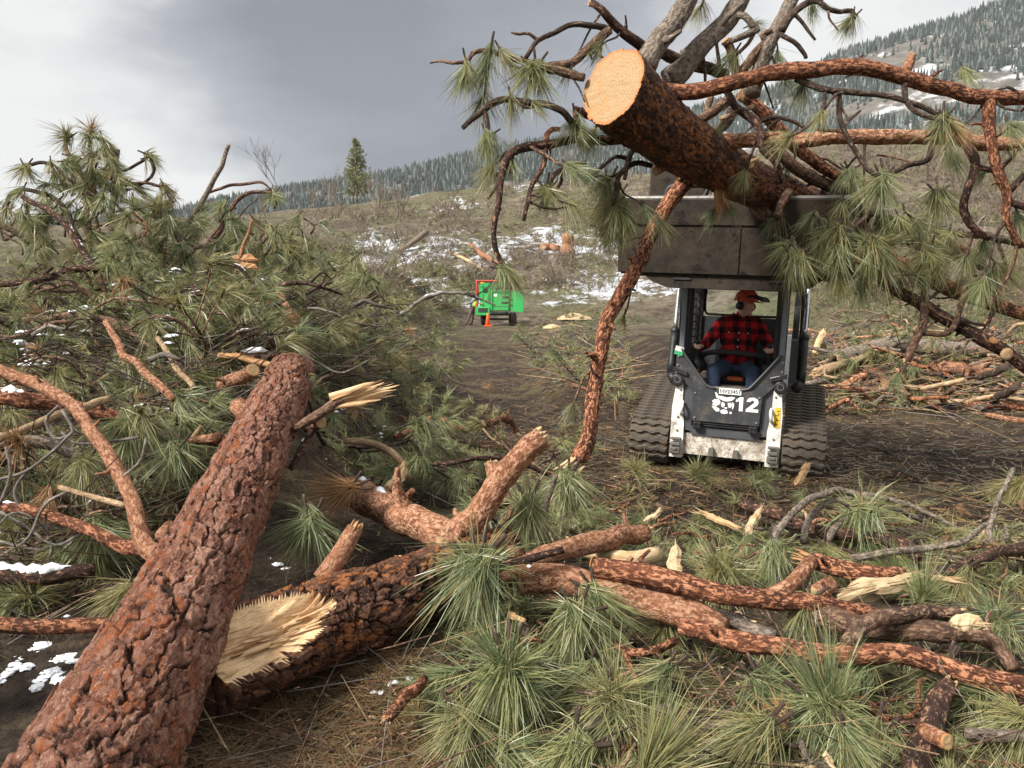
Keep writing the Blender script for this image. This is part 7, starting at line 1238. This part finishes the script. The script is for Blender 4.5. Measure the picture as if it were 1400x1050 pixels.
for a in [(655, 770, 3.7, [(-.7, .7, -.2, None), (-.2, 1, -.3, 'brush'), (.3, 1, -.2, 'brush'), (.75, .5, 0, None), (.1, -.6, .2, None)], 1.75, 'g', 'large drooping needle fan hanging over the dark broken log'),
          (695, 912, 3.1, [(-.1, -1, -.2, 'up'), (.0, 1, -.4, 'brush'), (.4, .95, -.2, 'brush'), (-.3, .8, -.5, None), (.5, -.6, 0, None)], 1.75, 'g', 'big shaggy needle fan at bottom centre spilling downward'),
          (788, 838, 3.5, [(0, 1, -.2, 'brush'), (-.4, .9, 0, 'brush'), (.5, .8, 0, None), (-.9, .2, .1, None)], 1.35, 'g', 'needle fan hanging below the looped twig at centre'),
          (815, 812, 3.6, [(.6, .8, -.1, 'brush'), (.2, 1, 0, 'brush'), (.9, .5, 0, None)], 1.4, 'g', 'narrow needle fan draped over the red log'),
          (838, 952, 3.0, [(1, -.45, 0, None), (.9, .05, -.2, None), (-.9, -.3, 0, None), (-.2, -.9, 0, 'up'), (.1, .8, -.4, 'brush')], 1.5, 'o', 'pale star of needles left of the bottom centre stick'),
          (1132, 962, 2.85, [(-.75, -.8, -.1, None), (-.9, .0, -.1, None), (-.3, -1, 0, 'brush'), (.7, .3, -.3, None), (.5, .9, -.3, 'brush'), (.9, -.2, 0, None)], 1.6, 'g', 'bright star shaped needle fan with brown bud at lower right'),
          (885, 1060, 2.5, [(.7, -.8, -.1, 'brush'), (.95, -.3, -.2, None), (.4, -1, 0, 'brush')], 1.6, 'o', 'pale brush of needles pointing up right at the bottom edge'),
          (632, 985, 2.95, [(-.9, -.4, -.1, None), (-.7, .6, -.2, None), (-.2, 1, -.3, 'brush'), (.6, .7, -.3, None)], 1.25, 'o', 'needle fan beside the bare mud at bottom centre left'),
          (1400, 990, 2.8, [(-.9, .3, -.1, None), (-.6, .9, -.2, 'brush'), (-.9, -.3, 0, None)], 1.6, 'o', 'needle fan entering from the lower right edge'),
          (1362, 846, 3.6, [(-.8, -.6, 0, None), (.6, -.7, 0, None), (-.9, .2, -.1, None), (.8, .3, -.1, None)], 1.4, 'g', 'flat needle star near the right edge above the slender log'),
          (1102, 822, 3.6, [(-.3, .9, -.2, 'brush'), (-.8, .5, 0, None), (.1, 1, -.1, 'brush')], 1.2, 'o', 'small needle fan hanging over the end of the flaky log'),
          (778, 655, 5.0, [(0, 1, -.1, 'brush'), (-.5, .9, 0, None), (.6, .8, 0, None)], 1.4, 'g', 'needle fan hanging from the torn end of the long hanging limb'),
          (722, 690, 4.5, [(0, 1, -.1, 'brush'), (-.4, .9, 0, 'brush'), (.5, .9, 0, 'brush'), (0, -.6, 0, None)], 1.5, 'g', 'tall grey green needle brush right of the leaning stub'),
          (650, 700, 4.7, [(-.7, .3, 0, None), (-.2, -.8, 0, 'up'), (-.6, .8, 0, None)], 1.2, 'g', 'needle fan in front of the leaning stub'),
          (985, 775, 4.3, [(-.4, -.9, 0, 'up'), (.5, -.8, 0, None), (-.9, 0, 0, None), (.2, .6, -.3, None)], 1.5, 'o', 'round needle clump beside the upright pale slab'),
          (1060, 752, 4.5, [(.7, .4, -.2, None), (.2, .9, -.2, None), (-.6, .3, 0, None)], 1.2, 'g', 'needle tuft at the foot of the arching branch'),
          (1180, 700, 5.2, [(-.8, .4, 0, None), (.7, .3, 0, None), (0, .9, -.3, None), (.2, -.8, 0, None)], 1.8, 'g', 'green boughs beneath the arching grey branch'),
          (1262, 812, 3.9, [(.2, -1, 0, 'brush'), (.5, -.6, 0, None), (-.4, -.8, 0, None)], 1.1, 'g', 'small upright needle tuft in front of the splintered board'),
          (1392, 668, 6.5, [(-.9, .2, 0, None), (-.6, .8, 0, None), (-.7, -.5, 0, None)], 2., 'o', 'bough at the right edge beside the mud'),
          (425, 715, 4.2, [(-.4, .9, -.2, 'brush'), (.3, .9, -.2, None), (-.5, -.3, 0, None)], 1.5, 'g', 'snow dusted bough tucked between big trunk and broken log'),
          (180, 575, 4.7, [(-.6, .8, -.1, 'brush'), (.1, 1, -.2, 'brush'), (.6, .8, -.1, None), (-.9, .2, 0, None)], 1.5, 'g', 'green fan hanging under a snow lump left of the trunk'),
          (215, 572, 4.9, [(-.2, 1, -.1, 'brush'), (.5, .9, -.1, 'brush')], 1.4, 'o', 'fan hanging next to the reddish stick foot'),
          (255, 580, 5.0, [(-.1, 1, -.1, 'brush'), (.5, .8, 0, None), (-.7, .7, 0, None)], 1.4, 'g', 'needle fan close to the left side of the trunk'),
          (243, 615, 4.6, [(-.1, 1, -.1, 'brush'), (-.6, .8, -.1, None), (.6, .8, -.1, None)], 1.3, 'g', 'dense green fan under the small sawn stub by the trunk'),
          (118, 632, 4.3, [(-.5, .8, -.2, 'brush'), (.4, .7, -.2, None), (.9, .1, 0, None)], 1.2, 'o', 'pale fan on the grey limb at left'),
          (130, 720, 4.2, [(.6, .5, 0, None), (-.5, .7, 0, None), (.1, 1, 0, None)], 1.4, 'g', 'dark fan below the forked branch of the trunk'),
          (175, 810, 3.75, [(-.7, .7, 0, None), (-.2, .9, 0, None), (-.9, .1, 0, None)], 1.2, 'o', 'yellowing fan against the left flank of the trunk'),
          (478, 668, 5.0, [(-.9, .4, -.1, 'brush'), (-.6, .9, -.1, 'brush'), (-1, .0, 0, 'brush')], 1.5, 'b', 'dead rust brown needle fan right of the trunk'),
          (65, 675, 4.3, [(-.2, .9, 0, None), (-.8, .3, 0, None)], .9, 'b', 'small dead rusty fan dusted with snow at left'),
          (470, 920, 3.6, [(-.3, .9, -.3, 'brush'), (.3, .9, -.3, 'brush')], 1.2, 'g', 'dark green fan crushed beneath the broken log'),
          (955, 645, 6.6, [(.2, -.9, -.1, 'up'), (-.5, -.7, 0, None), (.7, -.5, 0, None)], 1.2, 'o', 'tuft standing on the mud before the loader'),
          (1040, 655, 6.6, [(.4, -.8, -.1, 'up'), (-.5, -.6, 0, None), (.8, -.1, 0, None)], 1.2, 'g', 'tuft on the mud before the right track'),
          (870, 640, 6.8, [(.3, -.9, -.1, 'up'), (-.5, -.7, 0, None), (.8, -.2, 0, None)], 1.1, 'o', 'tuft in front of the left track'),
          (1310, 940, 3.1, [(.8, .3, 0, None), (-.5, -.7, 0, None), (.3, .9, -.2, None)], 1.3, 'g', 'fan of needles under the slender log by the right edge')]: fan(*a)
for k in range(30):
    x, y = poly_pt([(570, 830), (760, 830), (980, 880), (1400, 950), (1400, 1060), (600, 1060)]) if k < 22 else poly_pt([(900, 700), (1080, 740), (1400, 780), (1400, 860), (1120, 830), (960, 790)])
    g = G(x, y)
    if g is None: continue
    d_ = float((g-CAM) @ FW)-R.uniform(.05, .2); s_ = R.uniform(-1, 1)
    fan(x, y-12, d_, [(s_+R.uniform(-.6, .6), R.uniform(-.35, 1), R.uniform(-.5, .2), R.choice((None, None, 'brush'))) for _ in range(R.choice((2, 3, 4)))], R.uniform(1.05, 1.5), R.choice('ggo'), 'loose needle fan lying near '+near_mark(x, y))
for o in COL.objects:
    if o.get('label', '').startswith('loose needle fan'): o['group'] = o['label'].replace('fan lying', 'fans lying')
# tops of pines standing out of the heap against the sky
top = thing('slash_pine', 'ragged pine top rising from the heap against the sky', 'felled tree', P(140, 380, 9.))
def tt(pts, rpx, mat='twig_dark', tips=(), d=9., n=7):
    o = limb('branch', None, None, [P(x, y, d+.04*i) for i, (x, y) in enumerate(pts)], rpx, mat, n, parent=top)
    for (x, y, dx, dy, s, k) in tips: add_tuft(o, P(x, y, d)-np.array(top.location), np.array([1., 0, 0])*dx-UP*dy+FW*R.uniform(-.4, .4), s, k, 1)
    return o
tt([(150, 385), (152, 330), (155, 270), (160, 204)], [7, 5.5, 5, 4.5], 'bark_grey', [(148, 240, -.7, .3, 1.4, 'o'), (165, 245, .4, .5, 1.4, 'o')])
tt([(120, 370), (122, 320), (118, 270), (108, 230), (92, 205), (90, 185)], [5, 4.5, 4, 4, 3.5, 3], 'bark_brown', [(90, 182, -.2, -1, 1.4, 'g'), (92, 190, -.6, .6, 1.4, 'o'), (100, 215, .7, .2, 1.3, 'g'), (115, 255, -.6, .5, 1.6, 'g'), (120, 275, .6, .7, 1.5, 'o')])
tt([(140, 350), (130, 290), (128, 240), (122, 205), (124, 178)], [4, 4, 3.5, 3, 3], 'bark_brown', [(124, 176, 0, -1, 1.5, 'b'), (126, 182, .7, -.3, 1.4, 'g'), (120, 186, -.7, -.2, 1.4, 'g'), (128, 235, .5, .6, 1.5, 'g'), (126, 220, -.4, .9, 1.4, 'o')])
tt([(158, 212), (148, 195), (132, 188), (116, 186)], [3, 3, 2.5, 2], tips=[(142, 192, .3, 1, 1.2, 'g'), (150, 200, .8, .5, 1.1, 'o')])
tt([(152, 235), (170, 232), (188, 224), (204, 213)], [2.5, 2.5, 2.5, 2.5], tips=[(206, 213, .8, .3, 1.5, 'o'), (206, 214, .9, -.3, 1.2, 'g')])
tt([(204, 214), (210, 228), (206, 242), (192, 252), (176, 252)], [2.2, 2.5, 2.5, 2.5, 3])
tt([(150, 262), (175, 252), (200, 250), (222, 256)], [3.5, 3, 2.5, 2.5], 'bark_brown', tips=[(224, 256, .8, .2, 1.3, 'o'), (226, 257, .4, .9, 1.2, 'b')])
tt([(100, 250), (70, 225), (40, 226), (30, 235)], [3, 3, 3, 2.5], tips=[(34, 230, -.7, .8, 1.5, 'o'), (36, 232, .4, .9, 1.4, 'g'), (70, 226, .2, 1, 1.2, 'o')])
tt([(110, 330), (80, 275), (50, 262), (20, 262), (10, 280), (4, 300)], [4.5, 4, 3.5, 3, 2.5, 2], tips=[(8, 290, -.4, .9, 1.5, 'o'), (30, 262, -.5, .8, 1.3, 'g'), (60, 268, .1, 1, 1.5, 'g')])
tt([(60, 400), (58, 350), (40, 310), (36, 280)], [4.5, 4, 4, 3.5], 'bark_brown', [(40, 300, -.8, .4, 1.6, 'g'), (55, 340, .7, .5, 1.6, 'g'), (36, 280, -.1, -1, 1.3, 'o')])
tt([(205, 385), (220, 340), (222, 300), (200, 280)], [4.5, 4, 3.5, 3], tips=[(200, 280, -.8, -.2, 1.5, 'g'), (222, 300, .8, .2, 1.6, 'g'), (222, 330, -.6, .6, 1.7, 'o'), (215, 350, .8, .6, 1.7, 'g')])
tt([(255, 400), (250, 340), (230, 310)], [4, 3.5, 3], tips=[(230, 310, -.4, -.9, 1.4, 'o'), (248, 335, .8, .1, 1.7, 'g'), (252, 355, -.7, .5, 1.7, 'g')])
for i in range(88):
    x, y = R.gauss(140, 80), R.uniform(225, 400)
    if x > 4 and y > 292-80*math.exp(-((x-130)/60)**2): tt([(x, y), (x+R.uniform(-14, 14), y-14), (x+R.uniform(-26, 26), y-R.uniform(15, 34))], [2., 1.6, 1.3], R.choice(('twig_dark', 'bark_brown', 'bark_orange')), tips=[(x+R.uniform(-26, 26), y-R.uniform(12, 30), R.uniform(-1, 1), R.uniform(-.6, .9), R.uniform(.9, 1.6), R.choice('ggo')) for _ in range(2)], d=R.uniform(8.4, 9.6), n=5)
for i in range(44):
    x, y = R.gauss(300, 75), R.uniform(312, 405)
    tt([(x, y), (x+R.uniform(-14, 14), y-12), (x+R.uniform(-30, 30), y-R.uniform(12, 30))], [2., 1.7, 1.3], R.choice(('twig_dark', 'bark_brown')), tips=[(x+R.uniform(-28, 28), y-R.uniform(5, 26), R.uniform(-1, 1), R.uniform(-.5, .9), R.uniform(1., 1.6), R.choice('ggo')) for _ in range(2)], d=R.uniform(8.8, 10.5), n=5)
bt_ = thing('bare_shrub', 'fine leafless shrub above the heap left of the hillside', 'shrub', P(386, 268, 13.)); b = MB(); rr = random.Random(11)
for j in range(2): twiggy(b, np.zeros(3), np.array([-.45-.2*j, .1, .9]), .62, .010, 4, rr, 3, 3)
link('stem', b.mesh('stem', [MT['twig_grey']]), bt_)
nb = limb('branch', 'bent twig with a green tuft over the bare crest', 'branch', P3((372, 262, 9.5), (378, 275, 9.5), (375, 285, 9.5)), [2, 2, 2], 'twig_dark', 6)
for dx, dy in ((-.7, .8), (.1, 1), (.8, .6)): add_tuft(nb, P(374, 266, 9.5)-np.array(nb.location), np.array([1., 0, 0])*dx-UP*dy, 1.2, 'g', 1, 'brush')
# scattered broken sticks: each one a thing
SP = [('grey brown broken stick in the left slash heap', 'broken sticks in the left heap', AREAS[0][0], 34, (.5, 1.3), (.008, .020), .35), ('broken stick in the slash left of the trunk', 'broken sticks left of the trunk', AREAS[1][0], 20, (.3, .8), (.006, .014), .15),
      ('broken stick lying on the boughs before the dirt track', 'broken sticks before the track', AREAS[2][0], 26, (.3, .9), (.006, .016), .10), ('dead stick in the brush right of the loader', 'dead sticks in the right brush', AREAS[5][0], 95, (.6, 1.9), (.014, .055), .25), ('broken stick on the mud in front of the loader', 'broken sticks before the loader', AREAS[6][0], 60, (.2, .8), (.005, .016), .08), ('broken stick in the foreground needles', 'broken sticks in the foreground', AREAS[7][0], 62, (.12, .5), (.004, .011), .10)]
stick_me = []
for k in range(12):
    mb = MB(); l = 1.; a = [np.array([l*(t-.5), R.uniform(-.08, .08), R.uniform(-.05, .05)]) for t in (0, .33, .66, 1.)]; tube(mb, a, [.018, .017, .015, .011], 7, .06, .16, .5, k)
    if k % 2: tube(mb, [a[1], a[1]+np.array([.12, .16*(1 if k % 4 == 1 else -1), .06])], [.009, .005], 5, .05, .2, 0, k)
    stick_me.append(mb.mesh('broken_stick', [MT[('bark_brown', 'bark_grey', 'twig_dark', 'stick_tan', 'bark_orange', 'bark_flaky')[k % 6]]]))
for lab, grp, poly, n, (l0, l1), (r0, r1), zu in SP:
    for k in range(n):
        px_, py_ = poly_pt(poly); g = G(px_, py_)
        if g is None: continue
        o = link('broken_stick', R.choice(stick_me), None, g+np.array([0, 0, R.uniform(.01, zu)]), (0, R.uniform(-.35, .35), R.uniform(0, 6.28))); r_ = R.uniform(r0, r1)/.016; o.scale = (R.uniform(l0, l1), r_, r_); lb = lab.split(' stick')[0]+' stick near '+near_mark(px_, py_); tag(o, lb, 'stick', lb.replace(' stick ', ' sticks '))
# prototypes are not part of the place
for v_ in PROTO.values():
    for r_ in v_:
        for c in list(r_.children): bpy.data.objects.remove(c)
        bpy.data.objects.remove(r_)
# air between here and the mountain
HAZE = 0.00011
mb = MB(); box(mb, (0, 1000, 290), (3600, 2300, 640)); m = bpy.data.materials.new('haze'); m.use_nodes = True; t_ = m.node_tree; t_.nodes.remove(t_.nodes['Principled BSDF']); vp = t_.nodes.new('ShaderNodeVolumePrincipled'); vp.inputs['Density'].default_value = HAZE; vp.inputs['Color'].default_value = (.86, .90, .96, 1); vp.inputs['Anisotropy'].default_value = 0
t_.links.new(vp.outputs[0], t_.nodes['Material Output'].inputs['Volume']); MT['haze'] = m
if HAZE: tag(link('haze', mb.mesh('haze', [m], smooth=False)), 'thin pale air', kind='stuff')
